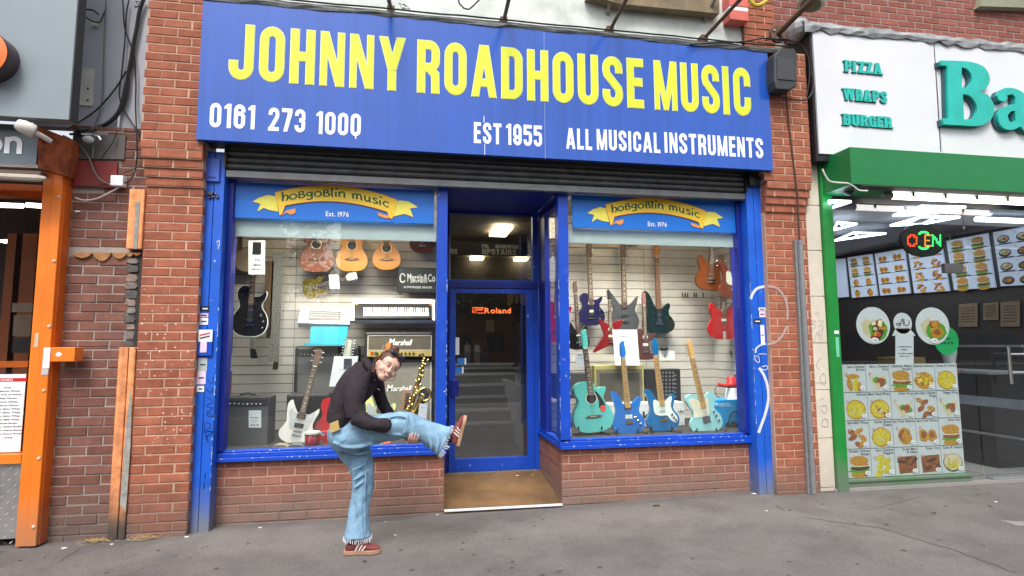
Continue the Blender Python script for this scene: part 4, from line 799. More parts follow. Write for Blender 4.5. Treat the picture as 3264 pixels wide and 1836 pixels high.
# hanging, right window
guitar('navy blue single cutaway guitar with gold pickup hanging on the cream slat wall', 'lespaul', 'D', (530, 1385), (500, 630), 1.08, paint('navy', (.015, .014, .06), .2), blen=.40, tot=.98, pick=((.66, .07, .025, 'w'), (.42, .05, .03, 'y')), bridge='tail', knobs=((.25, .45), (.3, .3), (.24, .2)), group=HG_)
guitar('dark red angular guitar with cream pickups and black pointed headstock', 'explorer', 'E', (712, 318), (690, -225), .95, paint('oxblood', (.16, .008, .012), .2), blen=.46, tot=.95, head=BLACK, pick=((.66, .08, .038, 'y'), (.42, .08, .038, 'y')), bridge='tail', hw='point', group=HG_)
guitar('charcoal grey pointed-horn guitar hanging behind the red angular one', 'rich', 'D', (835, 1440), (812, 620), 1.1, paint('charcoal', (.05, .055, .065), .35), blen=.44, tot=1.0, pick=((.6, .07, .03, 'k'), (.4, .07, .03, 'k')), group=HG_)
guitar('brown guitar with faded pink horns and cream pickups, half hidden by white poster', 'lespaul', 'E', (1030, 425), (1005, -190), 1.0, paint('brown', (.07, .03, .03), .3), blen=.47, tot=1.0, head=paint('mauve', (.22, .1, .09), .4), pick=((.72, .08, .04, 'w'), (.48, .08, .04, 'w')), hw='fender', bridge='metal', group=HG_)
guitar('black-green guitar with long slim horn and orange-brown headstock on the slat wall', 'bass', 'D', (1150, 1462), (1118, 600), 1.1, paint('bottle', (.008, .02, .02), .15), blen=.46, tot=1.05, neck=mat('brown_neck', (.16, .07, .03), .5), head=mat('orange_head', (.45, .18, .04), .4), pick=((.45, .06, .04, 'k'),), group=HG_)
guitar('sunburst twin-horn semi-hollow guitar high at the right, neck going out of sight', 'semi', 'D', (1620, 1060), (1635, 360), .8, paint('sunburst', (.17, .045, .012), .15), blen=.42, tot=.9, pick=((.72, .06, .03, 'c'), (.44, .06, .03, 'c')), bridge='tail', edge=BLACK, group=HG_, cut_neck=.62)
guitar('sunburst guitar with white pickguard at the top right edge of the window', 'strat', 'D', (1838, 1142), (1805, 370), .66, paint('sunburst_dark', (.15, .03, .012), .15), blen=.40, tot=.9, guard='strat', pick=((.6, .06, .012, 'w'), (.48, .06, .012, 'w')), group=HG_, cut_neck=.62)
guitar('bright red semi-hollow guitar with white pickups low on the right wall', 'semi', 'D', (1745, 1507), (1718, 730), .7, paint('cherry', (.36, .010, .012), .15), blen=.43, tot=.98, pick=((.76, .06, .028, 'w'), (.50, .06, .028, 'w')), bridge='trapeze', edge=paint('cherry', (.45, .012, .015)), group=HG_)
guitar('small brown guitar hanging lowest at the right edge behind the megaphone', 'folk', 'E', (1925, 770), (1815, 340), .85, paint('walnut', (.12, .03, .015), .25), blen=.42, tot=1.0, hole=True, group=HG_)
guitar('maple headed guitar neck hanging beside the right window frame', 'tele', 'E', (1890, 700), (1890, -120), .78, paint('umber', (.09, .04, .03), .3), tot=.98, neck=mat('brown_neck', (.16, .07, .03), .5), head=WOODN, group=HG_, wide=.3)
guitar('black guitar with teal badge nearest the doorway post in the right window', 'strat', 'E', (418, 330), (372, -300), .75, paint('black', (.008, .008, .01), .15), blen=.40, tot=.98, neck=ROSE, pick=((.5, .06, .02, 'w'),), group=HG_)
guitar('crimson single cutaway guitar seen through the side pane of the doorway', 'lespaul', 'D', (205, 1540), (215, 640), 1.05, paint('crimson', (.30, .008, .04), .15), blen=.42, tot=.98, pick=((.6, .06, .03, 'w'),), group=HG_)
# left window
guitar('black single cutaway guitar with thick white binding at the left edge', 'lespaul', 'A', (512, 1482), (572, 640), .75, paint('black', (.008, .008, .01), .12), wide=.76, blen=.55, tot=.98, pick=((.78, .05, .03, 'c'), (.5, .05, .025, 'c')), bridge='tail', knobs=((.25, .4), (.32, .28), (.3, .16)), edge=IVO, group=HG_)
guitar('reddish brown acoustic guitar hanging left of the blond one, dappled by reflections', 'folk', 'A', (1148, 897), (1118, 130), 1.05, paint('mahogany', (.18, .055, .025), .35), blen=.50, tot=1.02, hole=True, thick=.1, group=HG_, cut_neck=.55)
guitar('blond orange acoustic guitar hanging in the middle of the left window', 'folk', 'A', (1462, 890), (1460, 130), 1.05, paint('blond', (.52, .23, .045), .35), blen=.46, tot=1.0, hole=True, thick=.1, group=HG_, cut_neck=.55)
guitar('teardrop shaped orange bouzouki with long bridge hanging right of the blond guitar', 'tear', 'A', (1778, 878), (1775, 120), 1.05, paint('amber', (.48, .20, .035), .3), blen=.40, tot=1.02, hole=True, thick=.09, group=HG_, cut_neck=.55, name='bouzouki', wide=1.0)
guitar('dark brown mandolin just under the frosted strip', 'tear', 'A', (2102, 720), (2105, 200), 1.1, paint('tobacco', (.09, .025, .01), .2), blen=.36, tot=.7, hole=False, group=HG_, cut_neck=.3, name='mandolin', guard='dark')
guitar('white twin-horned guitar with block inlays leaning on a dark amplifier', 'sg', 'B', (925, 1205), (1160, 330), .42, paint('white', (.62, .60, .58), .3), blen=.43, tot=.99, pick=((.66, .09, .045, 'k'), (.44, .09, .045, 'k')), guard='sg', bridge='tail', knobs=((.3, .3), (.24, .16)), lean=.12, group='guitars standing in the left window')
guitar('red guitar standing mostly hidden behind the person', 'lespaul', 'B', (1255, 1215), (1440, 245), .5, paint('cherry', (.36, .010, .012), .15), blen=.45, tot=1.0, head=mat('grey_head', (.4, .42, .36), .4), pick=((.5, .08, .04, 'k'),), lean=.1, pegs=12, group='guitars standing in the left window')
guitar('pale yellow-green guitar with grey pickguard standing behind the person', 'strat', 'B', (1675, 1160), (1790, 270), .45, paint('lime', (.72, .80, .22), .3), blen=.44, tot=.97, neck=ROSE, head=mat('orange_head', (.45, .18, .04), .4), guard='sg', lean=.1, group='guitars standing in the left window')
guitar('small shiny gold resonator instrument hung at a slant under the guitars', 'semi', 'A', (1010, 1065), (1505, 925), .95, mat('polished_gold', (.8, .58, .12), .12, metal=1, var=.05), blen=.24, tot=.55, neck=BLACK, head=CREAM, pick=((.45, .05, .03, 'k'),), bridge='tail', thick=.05, name='resonator_guitar', pegs=4)
# ------------------------------------------------------------------ amplifiers, boxes, cards
def slab(zc, x0, y0, x1, y1, Y, d, name, m_, root, bev=.006):
    a = zat(zc, x0, y0, Y); b = zat(zc, x1, y1, Y); return MB().box((a.x, Y, b.z), (b.x, Y+d, a.z)).build(name, m_, root, bevel=bev)
def roots(zc, x0, y0, x1, y1, Y, name, label, cat, group=None):
    a = zat(zc, x0, y0, Y); b = zat(zc, x1, y1, Y); return T(name, label, cat, ((a.x+b.x)/2, Y, b.z), group)
TOLEX = mat('black_tolex', (.014, .014, .016), .6, bump=.3, bsc=200); GRILL = mat('grille_grey', (.10, .105, .105), .85, bump=1, bsc=260, var=.1); GRB = mat('grille_brown', (.12, .105, .075), .85, bump=.8, bsc=240); GRL = mat('grille_beige', (.26, .25, .20), .85, bump=.8, bsc=240)
def knobs(zc, xs, y, Y, r_, root, m_=CHROME):
    for x in xs: MB().lathe(zat(zc, x, y, Y), [(r_, 0), (r_*.85, -.012), (r_*.6, -.016)], 8, 'y').build('knob', m_, root)
def words(zc, s_, x0, y, x1, h, Y, m_, root, bold=False, shear=0, name='lettering'):
    a = zat(zc, x0, y, Y); b = zat(zc, x1, y, Y); c = zat(zc, x0, y-h, Y); return text(MB(), s_, a, (c.z-a.z)/.72, bold, width=b.x-a.x, shear=shear, gap=.06).build(name, m_, root)
SCRIPT = mat('script_white', (.85, .88, .86), .5, var=0)
def script(zc, x0, y, x1, h, Y, root):     # joined-up brush lettering
    a = zat(zc, x0, y, Y); b = zat(zc, x1, y, Y); hh = zat(zc, x0, y-h, Y).z-a.z; w_ = (b.x-a.x)
    S_ = {'M': ([(0, -.05), (.12, .25), (.3, 1.0), (.38, .2), (.62, 1.05), (.66, 0), (.75, .1)], .8), 'a': ([(.42, .45), (.2, .5), (.05, .2), (.18, .0), (.4, .3), (.44, .48), (.42, .1), (.55, .08)], .55), 'r': ([(0, .1), (.12, .5), (.2, .4), (.35, .48), (.32, .1), (.45, .08)], .45), 's': ([(0, .1), (.2, .52), (.32, .2), (.18, .0), (.45, .1)], .45),
          'h': ([(0, .1), (.2, .6), (.28, 1.0), (.15, .9), (.08, 0), (.2, .4), (.35, .45), (.36, .05), (.5, .08)], .5), 'l': ([(0, .1), (.2, .6), (.25, 1.0), (.12, .9), (.1, .1), (.28, .08)], .28)}
    tot = sum(S_[c][1] for c in 'Marshall'); x = 0; mb = MB(); kk = 0
    for c in 'Marshall':
        pts = crom(S_[c][0], 4, False); pts = [((x+p[0])/tot*w_+a.x+p[1]*hh*.22, a.z+p[1]*hh) for p in pts]; kk += 1
        mb.prism(ribbon(pts, .016)[1], Y-.003-.0003*kk, Y); x += S_[c][1]
    return mb.build('lettering', SCRIPT, root)
def script(zc, x0, y, x1, h, Y, root):
    a = zat(zc, x0, y, Y); b = zat(zc, x1, y, Y); hh = zat(zc, x0, y-h, Y).z-a.z; mb = MB()
    text(mb, 'M', a, hh/.72, True, width=(b.x-a.x)*.22, shear=.2, gap=.02); text(mb, 'arshall', a+Vector(((b.x-a.x)*.235, 0, 0)), hh*.82/.72, True, width=(b.x-a.x)*.74, shear=.3, gap=.015)
    MB().box((a.x, Y-.001, a.z-.006), (a.x+.03, Y, a.z)); return mb.build('lettering', SCRIPT, root)
hd = roots('B', 1570, 165, 2200, 410, .75, 'amplifier', 'black amplifier head with brown grille and gold control panel on the speaker cabinet', 'amplifier')
slab('B', 1572, 168, 2200, 408, .75, .25, 'cabinet', TOLEX, hd, .02); slab('B', 1602, 205, 2185, 335, .745, .01, 'grille', GRB, hd, 0); slab('B', 1602, 340, 2188, 392, .742, .012, 'control_panel', mat('gold_panel', (.55, .42, .12), .4, metal=.3), hd, 0)
for a_ in ((1600, 200, 2187, 206), (1600, 334, 2187, 339)): slab('B', *a_, .741, .005, 'piping', mat('silver_piping', (.5, .48, .4), .5), hd, 0)
for a_ in ((1598, 200, 1604, 392), (2184, 200, 2190, 392)): slab('B', *a_, .741, .005, 'piping', mat('silver_piping', (.5, .48, .4), .5), hd, 0)
script('B', 1795, 290, 2005, 62, .742, hd); knobs('B', range(1690, 2040, 37), 366, .742, .011, hd, BLACK)
for x, m_ in ((1640, RED), (1672, mat('switch_green', (.05, .12, .04), .5))): slab('B', x-12, 352, x+12, 378, .738, .004, 'rocker_switch', m_, hd, 0)
MB().tube([zat('B', x, y, .86) for x, y in ((1840, 168), (1850, 155), (1960, 155), (1975, 168))], .012, 6).build('handle', BLACK, hd)
cb = roots('B', 1550, 420, 2205, 1205, .78, 'speaker_cabinet', 'tall black speaker cabinet with beige grille under the amplifier head', 'speaker cabinet')
slab('B', 1552, 418, 2205, 1206, .78, .3, 'cabinet', TOLEX, cb, .02); slab('B', 1590, 455, 2178, 1190, .775, .01, 'grille', GRL, cb, 0); slab('B', 2178, 452, 2184, 1190, .772, .005, 'piping', mat('silver_piping', (.5, .48, .4), .5), cb, 0); script('B', 1775, 715, 2000, 60, .772, cb)
am = roots('B', 925, 300, 1500, 760, .85, 'amplifier', 'tall dark guitar amplifier with a row of chrome knobs behind the white guitar', 'amplifier')
slab('B', 925, 298, 1500, 1195, .85, .25, 'cabinet', TOLEX, am, .03); slab('B', 958, 400, 1480, 735, .845, .01, 'grille', GRILL, am, 0); slab('B', 960, 358, 1480, 395, .843, .01, 'control_panel', BLACK, am, 0); knobs('B', range(985, 1350, 33), 377, .842, .011, am)
cs = roots('B', 850, 740, 1240, 1200, .62, 'flight_case', 'black ribbed flight case standing on the window floor', 'case'); slab('B', 850, 742, 1240, 1205, .62, .2, 'case_body', TOLEX, cs, .02); slab('B', 868, 775, 1225, 1190, .615, .01, 'front_panel', BLACK, cs, 0)
fa = roots('B', 270, 770, 690, 1240, .3, 'amplifier', 'small black practice amplifier with grey grille and white price card', 'amplifier')
slab('B', 200, 772, 688, 1243, .3, .22, 'cabinet', TOLEX, fa, .012); slab('B', 215, 862, 668, 1225, .294, .01, 'grille', GRILL, fa, 0); slab('B', 215, 800, 672, 855, .293, .01, 'control_panel', BLACK, fa, 0); knobs('B', range(290, 640, 40), 835, .291, .011, fa); MB().tube([zat('B', x, y, .4) for x, y in ((405, 775), (430, 745), (500, 735), (560, 750), (590, 778))], .01, 6).build('handle', BLACK, fa)
def card(zc, x0, y0, x1, y1, Y, label, lines, root=None, tilt=0, name='price_card', cat='card', m_=PAPER, group=None):
    pts = [zat(zc, x0+tilt, y0, Y), zat(zc, x1+tilt, y0, Y), zat(zc, x1, y1, Y), zat(zc, x0, y1, Y)]
    o = tag(MB().quadbox(pts, (0, .003, 0)).build(name, m_, None), label, cat, group)
    for (s_, fx0, fx1, fy, h, bold) in lines:
        p0 = pts[3]+(pts[0]-pts[3])*(1-fy)+(pts[2]-pts[3])*fx0; w_ = (pts[2]-pts[3])*(fx1-fx0)
        text(MB(), s_, p0+Vector((0, -.002, 0)), h*(pts[0]-pts[3]).length/.72, bold, width=w_.length, ux=w_.normalized(), uz=(pts[0]-pts[3]).normalized()).build('print', INK, o)
    return o
card('B', 500, 893, 615, 1052, .285, 'white price card on the small practice amplifier', [('Fender', .18, .82, .46, .09, True), ('Champion 40', .15, .85, .60, .06, False), ('Amplifier', .3, .7, .70, .05, False), ('£95.99', .15, .85, .90, .10, True)], group='price cards in the left window')
card('A', 498, 600, 650, 912, .6, 'tall white notice hanging over the neck of the black guitar', [('This', .35, .75, .60, .07, True), ('Guitar', .3, .78, .74, .07, True), ('upstairs', .22, .82, .86, .06, True)], name='notice', cat='notice')
flat('picture', 'A', 540, 612, 615, 725, .597, BLACK, 'small dark picture printed on the tall notice', 'picture')
card('B', 1243, 392, 1465, 672, .38, 'tilted white poster with small dark photos left of the person', [('Andy', .3, .6, .45, .03, False)], tilt=48, name='poster', cat='poster')
flat('photo', 'B', 1380, 415, 1452, 508, .376, mat('photo_dark', (.06, .07, .09), .5, var=.8, sc=40), 'dark photo collage on the tilted poster', 'photo')
card('B', 2062, 832, 2140, 990, .28, 'white price tag hanging from the saxophone', [('Tenor', .2, .8, .25, .05, False), ('£199.00', .15, .85, .9, .07, True)], tilt=14, group='price cards in the left window')
card('A', 1250, 915, 1340, 1045, .85, 'white price tag on the shiny gold instrument', [('Ukulele', .2, .8, .4, .1, True), ('£99', .3, .7, .8, .1, True)], tilt=-8, group='price cards in the left window')
card('B', 1953, 1155, 2105, 1207, .2, 'blank white card lying at the foot of the saxophone', [], name='card')
card('E', 398, 355, 505, 490, .3, 'white price tag on the neck of the turquoise acoustic', [('Fender', .2, .6, .22, .1, True), ('Player', .2, .6, .45, .06, False)], tilt=-14, name='price_card')
card('E', 757, 148, 982, 477, .72, 'white box lid with outline drawings standing behind the blue guitars', [('Session 12', .25, .7, .20, .04, True)], tilt=-26, name='product_box', cat='box')
for i, x in enumerate((838, 882)): flat('printed_line', 'E', x, 310, x+6, 380, .716, mat('grey_print2', (.4, .4, .4), .6), ['left thin grey drawing on the white box lid', 'right thin grey drawing on the white box lid'][i], 'print')
# plaque
mp = roots('A', 1878, 840, 2232, 1085, 1.0, 'dealer_plaque', 'black dealer plaque with silver lettering on the slat wall', 'plaque')
slab('A', 1876, 845, 2240, 1085, 1.0, .02, 'plaque_board', BLACK, mp, 0); slab('A', 1884, 853, 2240, 1076, .997, .004, 'plaque_face', mat('plaque_green_black', (.02, .028, .026), .5), mp, 0)
SILV = mat('silver_print', (.6, .62, .6), .5); words('A', 'Martin&Co', 1965, 975, 2222, 72, .994, SILV, mp, True); words('A', 'EST. 1833', 1995, 988, 2150, 20, .994, SILV, mp, True); words('A', 'AUTHORIZED DEALER', 1930, 1037, 2195, 18, .994, SILV, mp, True)
rg = ribbon([(p.x, p.z) for p in (zat('A', 1922+24*math.cos(a), 945+40*math.sin(a), .99) for a in np.linspace(.6, 5.9, 14))], .012); MB().prism(rg[1], .993, .996).build('emblem', SILV, mp)
for x in (1900, 2192): slab('A', x-7, 1085, x+7, 1100, .98, .03, 'plaque_foot', BLACK, mp, 0)
# keyboard in its white frame, small synthesiser
kb = roots('A', 1430, 1130, 2225, 1335, .9, 'keyboard', 'piano keyboard with white and black keys on a white shelf', 'keyboard')
pts = [zat('A', 1478, 1178, .95), zat('A', 2190, 1182, .95), zat('A', 2190, 1316, .78), zat('A', 1476, 1316, .78)]
def onq(u, v, out=0.0):   # u left-right, v top-bottom on the tilted keyboard
    a = pts[0].lerp(pts[1], u); b = pts[3].lerp(pts[2], u); nrm = Vector((0, -.8, .6)); return a.lerp(b, v)+nrm*out
MB().quadbox([onq(0,0), onq(1,0), onq(1,1), onq(0,1)], (0, .05, -.03)).build('case', BLACK, kb, bevel=.004)
x0w, x1w = .115, .965
for i in range(29):
    u0 = x0w+(x1w-x0w)*i/29; u1 = x0w+(x1w-x0w)*(i+1)/29-.002; MB().quadbox([onq(u0, .3, .004), onq(u1, .3, .004), onq(u1, .86, .004), onq(u0, .86, .004)], (0, .01, -.006)).build('key', IVO, kb)
    if i % 7 in (0, 1, 3, 4, 5): MB().quadbox([onq(u1-.006, .3, .012), onq(u1+.008, .3, .012), onq(u1+.008, .62, .012), onq(u1-.006, .62, .012)], (0, .008, -.005)).build('key', BLACK, kb)
for u in (.03, .985): MB().quadbox([onq(u-.015, .08, .003), onq(u+.012, .08, .003), onq(u+.012, .14, .003), onq(u-.015, .14, .003)], (0, .003, 0)).build('badge', mat('orange_badge', (.8, .2, .02), .5), kb)
shf = tag(MB().quadbox([zat('A', 1462, 1130, 1.0), zat('A', 2222, 1135, 1.0), zat('A', 2222, 1336, .77), zat('A', 1432, 1336, .77)], (0, .03, -.03)).build('tilted_shelf', mat('white_shelf', (.62, .64, .62), .5)), 'white tilted shelf holding the keyboard', 'shelf'); shf.location.y += .035
sy = roots('A', 950, 1210, 1440, 1390, .85, 'synthesiser', 'white desktop instrument with a dark control panel, left of the keyboard', 'synthesiser')
ps = [zat('A', 985, 1208, .95), zat('A', 1440, 1228, .95), zat('A', 1432, 1372, .8), zat('A', 950, 1358, .8)]; MB().quadbox(ps, (0, .05, -.05)).build('case', mat('white_case', (.6, .62, .62), .4), sy, bevel=.006)
pp = [zat('A', 1060, 1248, .92), zat('A', 1356, 1262, .92), zat('A', 1345, 1346, .835), zat('A', 1045, 1335, .835)]; MB().quadbox([v+Vector((0, -.012, .008)) for v in pp], (0, .012, -.006)).build('control_panel', mat('dark_panel', (.07, .07, .07), .5), sy)
for k in range(3):
    a = pp[0].lerp(pp[3], .25+.25*k)+Vector((.01, -.0135, .009)); b = pp[1].lerp(pp[2], .25+.25*k)+Vector((-.01, -.0135, .009)); MB().quadbox([a, b, b+Vector((0, 0, .003)), a+Vector((0, 0, .003))], (0, .001, 0)).build('print', SILV, sy)
for x in (1110, 1303): MB().ell(zat('B', x, 132, .8), (.012, .02, .026), 8, 6).build('foot', BLACK, sy)
bl = tag(MB().quadbox([zat('B', 1075, 118, .78), zat('B', 1420, 118, .78), zat('B', 1395, 280, .76), zat('B', 1062, 272, .76)], (0, .02, 0)).build('folder', mat('cyan_card', (.02, .33, .44), .5)), 'bright cyan folder hanging under the white instrument', 'folder')
MB().quadbox([zat('B', 1010, 275, .75), zat('B', 1390, 282, .75), zat('B', 1388, 297, .75), zat('B', 1010, 292, .75)], (0, .03, 0)).build('flap', mat('cyan_card', (.02, .33, .44), .5), bl)
# saxophone
sx = T('saxophone', 'gold lacquered tenor saxophone standing upright right of the person', 'saxophone', zat('B', 2005, 905, .4))
pa = [(2100, 375), (2118, 400), (2128, 430), (2112, 470), (2085, 560), (2060, 650), (2030, 760), (1995, 860), (1985, 905), (2005, 925), (2040, 900), (2075, 840), (2100, 790), (2125, 750)]
cc = [zat('B', x, y, .4) for x, y in pa]; sm = crom([tuple(p) for p in cc], 4, False); nS = len(sm)
rr = [.010+.022*min(1, i/(nS*.72)) if i < nS*.75 else .032+.03*((i-nS*.75)/(nS*.25))**2 for i in range(nS)]
MB().tube([Vector(p) for p in sm], rr, 12).build('body', GOLD, sx, smooth=True)
MB().lathe(zat('B', 2125, 745, .38), [(.045, .03), (.05, .0), (.066, -.02), (.07, -.025), (.055, -.02), (.03, .01)], 18, 'y').build('bell', GOLD, sx, smooth=True); MB().disc((zat('B', 2125, 745, .35).x, zat('B', 2125, 745, .35).z), .05, .365, .37).build('bell_opening', DARK, sx)
for i in range(26):
    t = .2+.6*i/26; p = Vector(sm[int(t*.72*nS)]); q_ = p+Vector((R.uniform(-.03, .03), -.03, R.uniform(-.01, .01))); MB().lathe(q_, [(.013, 0), (.013, -.006), (.005, -.01)], 8, 'y').build('key_cup', GOLD, sx)
for dx in (-.025, .02): MB().tube([Vector(sm[8])+Vector((dx, -.03, 0)), Vector(sm[int(nS*.5)])+Vector((dx, -.035, 0))], .003, 5).build('key_rod', GOLD, sx)
MB().tube([cc[0]+Vector((-.03, 0, -.01)), cc[0], cc[0]+Vector((.02, 0, 0))], .011, 8).build('mouthpiece', BLACK, sx)
# drum, shakers, pedals, straps and others (left window)
dm = T('bongo_drum', 'red bongo drum with cream head by the window sill', 'drum', zat('B', 1085, 1238, .22)); c = zat('B', 1085, 1240, .22); s_ = (zat('B', 1155, 1200, .22)-zat('B', 1018, 1200, .22)).length/2; h = zat('B', 1085, 1085, .22).z-c.z
MB().lathe(c, [(s_*.85, 0), (s_*1.02, h*.5), (s_, h*.85)], 20).build('shell', mat('drum_red', (.5, .015, .02), .3), dm, smooth=True); MB().lathe(c+Vector((0, 0, h*.85)), [(s_*1.08, 0), (s_*1.08, h*.12), (s_*.9, h*.15)], 20).build('drum_head', CREAM, dm); MB().lathe(c+Vector((0, 0, h*.78)), [(s_*1.1, 0), (s_*1.1, h*.07)], 20).build('rim', BLACK, dm)
for a in (-.9, -.2, .5): MB().tube([c+Vector((s_*1.05*math.sin(a), -s_*1.05*math.cos(a), h*.4)), c+Vector((s_*1.08*math.sin(a), -s_*1.1*math.cos(a), h*.85))], .005, 5).build('lug', CHROME, dm)
tag(MB().lathe(zat('B', 1215, 1236, .28), [(.03, 0), (.035, .12), (.034, .15)], 14).build('shaker', mat('drum_red', (.5, .015, .02), .3)), 'small red drum beside the bongo half hidden by the jeans', 'drum')
for i, (x, c_) in enumerate(((1665, (.02, .5, .5)), (1700, (.1, .5, .05)), (1730, (.8, .5, .02)), (1762, (.8, .2, .02)), (1795, (.7, .05, .05)))):
    tag(MB().ell(zat('B', x, 1195, .12), (.022, .028, .022), 10, 6, Matrix.Rotation(.5, 3, 'Y')).build('egg_shaker', mat(f'shaker_{i}', c_, .3), smooth=True), ['turquoise', 'green', 'yellow', 'orange', 'red'][i]+' egg shaker in the rainbow row on the sill', 'shaker', 'rainbow row of egg shakers')
for i, (x0, x1) in enumerate(((700, 868), (850, 1020))):
    w_ = [zat('B', x, y, .12) for x, y in ((x0, 1250), (x0+25, 1225), (x0+60, 1212), (x1-40, 1214), (x1, 1245))]; tag(MB().prism([(p.x, p.z) for p in w_], .12, .24).build('effects_pedal', mat(['tan_felt', 'grey_felt'][i], [(.2, .17, .12), (.09, .09, .09)][i], .7)), ['tan flat pedal on the window floor left of the drum', 'dark grey flat pedal next to the red bongo'][i], 'pedal')
for i, (xa, ya, yb, wd_, c_) in enumerate(((685, 790, 1600, 52, (.07, .04, .02)), (752, 710, 1850, 62, (.12, .12, .12)))):
    sst = T('guitar_strap', ['brown patterned leather strap hanging beside the black guitar', 'grey woven strap with a black leather end'][i], 'strap', zat('A', xa, ya, .95), 'straps in the left window')
    def sq(x0, y0, x1, y1): 
        a = zat('A', x0, y0, .95); b = zat('A', x1, y1, .95); return [(a.x, .95, a.z), (b.x, .95, a.z), (b.x-.005, .95, b.z), (a.x-.005, .95, b.z)]
    ye = 1400 if i == 0 else 1720
    MB().quadbox(sq(xa-wd_/2, ya, xa+wd_/2, ye), (0, .006, 0)).build('webbing', mat(f'webbing_{i}', c_, .8, var=.6, sc=60), sst)
    MB().quadbox(sq(xa-wd_/2.6, ye, xa+wd_/2.8, 1500 if i == 0 else 1790), (0, .006, 0)).build('leather_end', mat('dark_leather', (.02, .013, .01), .5), sst)
bj = T('banjo', 'pale drum-headed banjo half hidden behind the black guitar', 'banjo', zat('A', 480, 900, 1.1)); c = zat('A', 487, 780, 1.1)
MB().lathe((c.x, 1.12, c.z), [(.135, 0), (.135, -.04)], 26, 'y').build('rim', mat('banjo_wood', (.12, .06, .03), .4), bj); MB().lathe((c.x, 1.079, c.z), [(.125, 0), (.125, -.003)], 26, 'y').build('head', mat('banjo_skin', (.4, .34, .26), .7), bj); MB().box((c.x-.09, 1.05, c.z+.1), (c.x-.05, 1.08, c.z+.8)).build('neck', ROSE, bj)
for nm, lb, x0, y0, x1, y1, m_, z_ in (('speaker_panel', 'black panel ending in the letter S at the far left of the window', 260, -60, 348, 368, BLACK, .5), ('framed_board', 'dark red framed board standing at the far left edge', 250, 530, 338, 780, mat('dark_red', (.12, .02, .02), .5), .55)):
    o = flat('display_board', 'B', x0, y0, x1, y1, z_, m_, lb, 'board', th=.03)
    if m_ is BLACK: words('B', '.S', 298, 345, 342, 62, z_-.033, SILV, o, True)
    else: flat('inset', 'B', 288, 568, 328, 720, z_-.033, mat('inset_dark', (.05, .05, .055), .5), parent=o)
pz = tag(flat('wood_board', 'B', 1912, 705, 1998, 880, .6, mat('ply', (.36, .21, .11), .6), th=.03), 'light brown wooden board with black lettering behind the saxophone', 'board')
for k in range(7): flat('print', 'B', 1950-k*3, 735+k*22, 1990-k*3, 745+k*22, .566, INK, parent=pz)
tl = T('hanging_tool', 'black string winder hanging on a hook below the black guitar', 'accessory', zat('B', 545, 300, .9)); MB().quadbox([zat('B', 515, 190, .9), zat('B', 560, 185, .9), zat('B', 548, 320, .9), zat('B', 512, 320, .9)], (0, .02, 0)).build('packet', mat('packet_grey', (.25, .24, .23), .5, var=.5, sc=40), tl); MB().quadbox([zat('B', 512, 322, .89), zat('B', 560, 322, .89), zat('B', 580, 412, .89), zat('B', 518, 412, .89)], (0, .03, 0)).build('case', BLACK, tl)
# right window other stock
tw = roots('E', 510, 475, 1030, 845, .78, 'amplifier', 'tweed-coloured guitar amplifier with brown grille in the right window', 'amplifier'); TWEED = mat('tweed', (.30, .27, .09), .8, bump=.6, bsc=220)
slab('E', 560, 477, 1030, 847, .78, .22, 'cabinet', TWEED, tw, .008); slab('E', 508, 473, 565, 800, .85, .15, 'side_panel', TWEED, tw, .008); slab('E', 583, 515, 1012, 815, .774, .01, 'grille', GRB, tw, 0); slab('E', 612, 550, 985, 795, .771, .01, 'speaker_shadow', mat('grille_dark', (.045, .04, .032), .9, bump=.6, bsc=240), tw, 0)
mxr = roots('E', 1035, 510, 1380, 830, .8, 'mixing_desk', 'black mixing desk standing on end with rows of knobs', 'mixer'); slab('E', 1030, 512, 1370, 832, .8, .12, 'case', BLACK, mxr, .012)
for i in range(4):
    for j in range(7): MB().lathe(zat('E', 1195+32*i, 545+34*j, .797), [(.013, 0), (.011, -.012)], 8, 'y').build('knob', mat('knob_grey', (.12, .12, .13), .4), mxr)
for j in range(6): slab('E', 1300, 560+40*j, 1322, 575+40*j, .79, .01, 'button', mat('knob_grey', (.12, .12, .13), .4), mxr, 0)
MB().ell(zat('E', 1158, 528, .795), (.009, .006, .009), 8, 6).build('power_light', mat('lamp_orange', (1, .3, .03), .5, emit=4, var=0), mxr)
mg = T('megaphone', 'red and white megaphone standing mouth down on the blue box', 'megaphone', zat('E', 1838, 805, .55)); c = zat('E', 1838, 805, .55); h = zat('E', 1838, 585, .55).z-c.z; w0 = (zat('E', 1905, 800, .55)-zat('E', 1770, 800, .55)).length/2
MB().lathe(c, [(w0, 0), (w0*.98, .01), (w0*.68, h*.5), (w0*.62, h*.56)], 22).build('horn', mat('white_plastic', (.75, .76, .76), .4), mg, smooth=True); MB().lathe(c+Vector((0, 0, h*.56)), [(w0*.65, 0), (w0*.66, h*.2), (w0*.58, h*.22), (w0*.58, h*.42), (w0*.5, h*.45)], 22).build('red_cap', RED, mg, smooth=True)
MB().tube([c+Vector((-.02, -.03, h*.68)), c+Vector((-w0*1.3, -.03, h*.66)), c+Vector((-w0*2, -.02, h*.7))], [.018, .018, .022], 8).build('pistol_grip', RED, mg)
MB().tube([Vector(p) for p in crom([tuple(zat('E', x, y, .5)) for x, y in ((1700, 665), (1678, 700), (1690, 750), (1720, 775))], 4, False)], .004, 5).build('strap', BLACK, mg)
bb = roots('E', 1645, 800, 1960, 1110, .45, 'headphone_box', 'bright blue box printed with headphones under the megaphone', 'box'); CB = mat('box_bright_blue', (.0, .27, .60), .35)
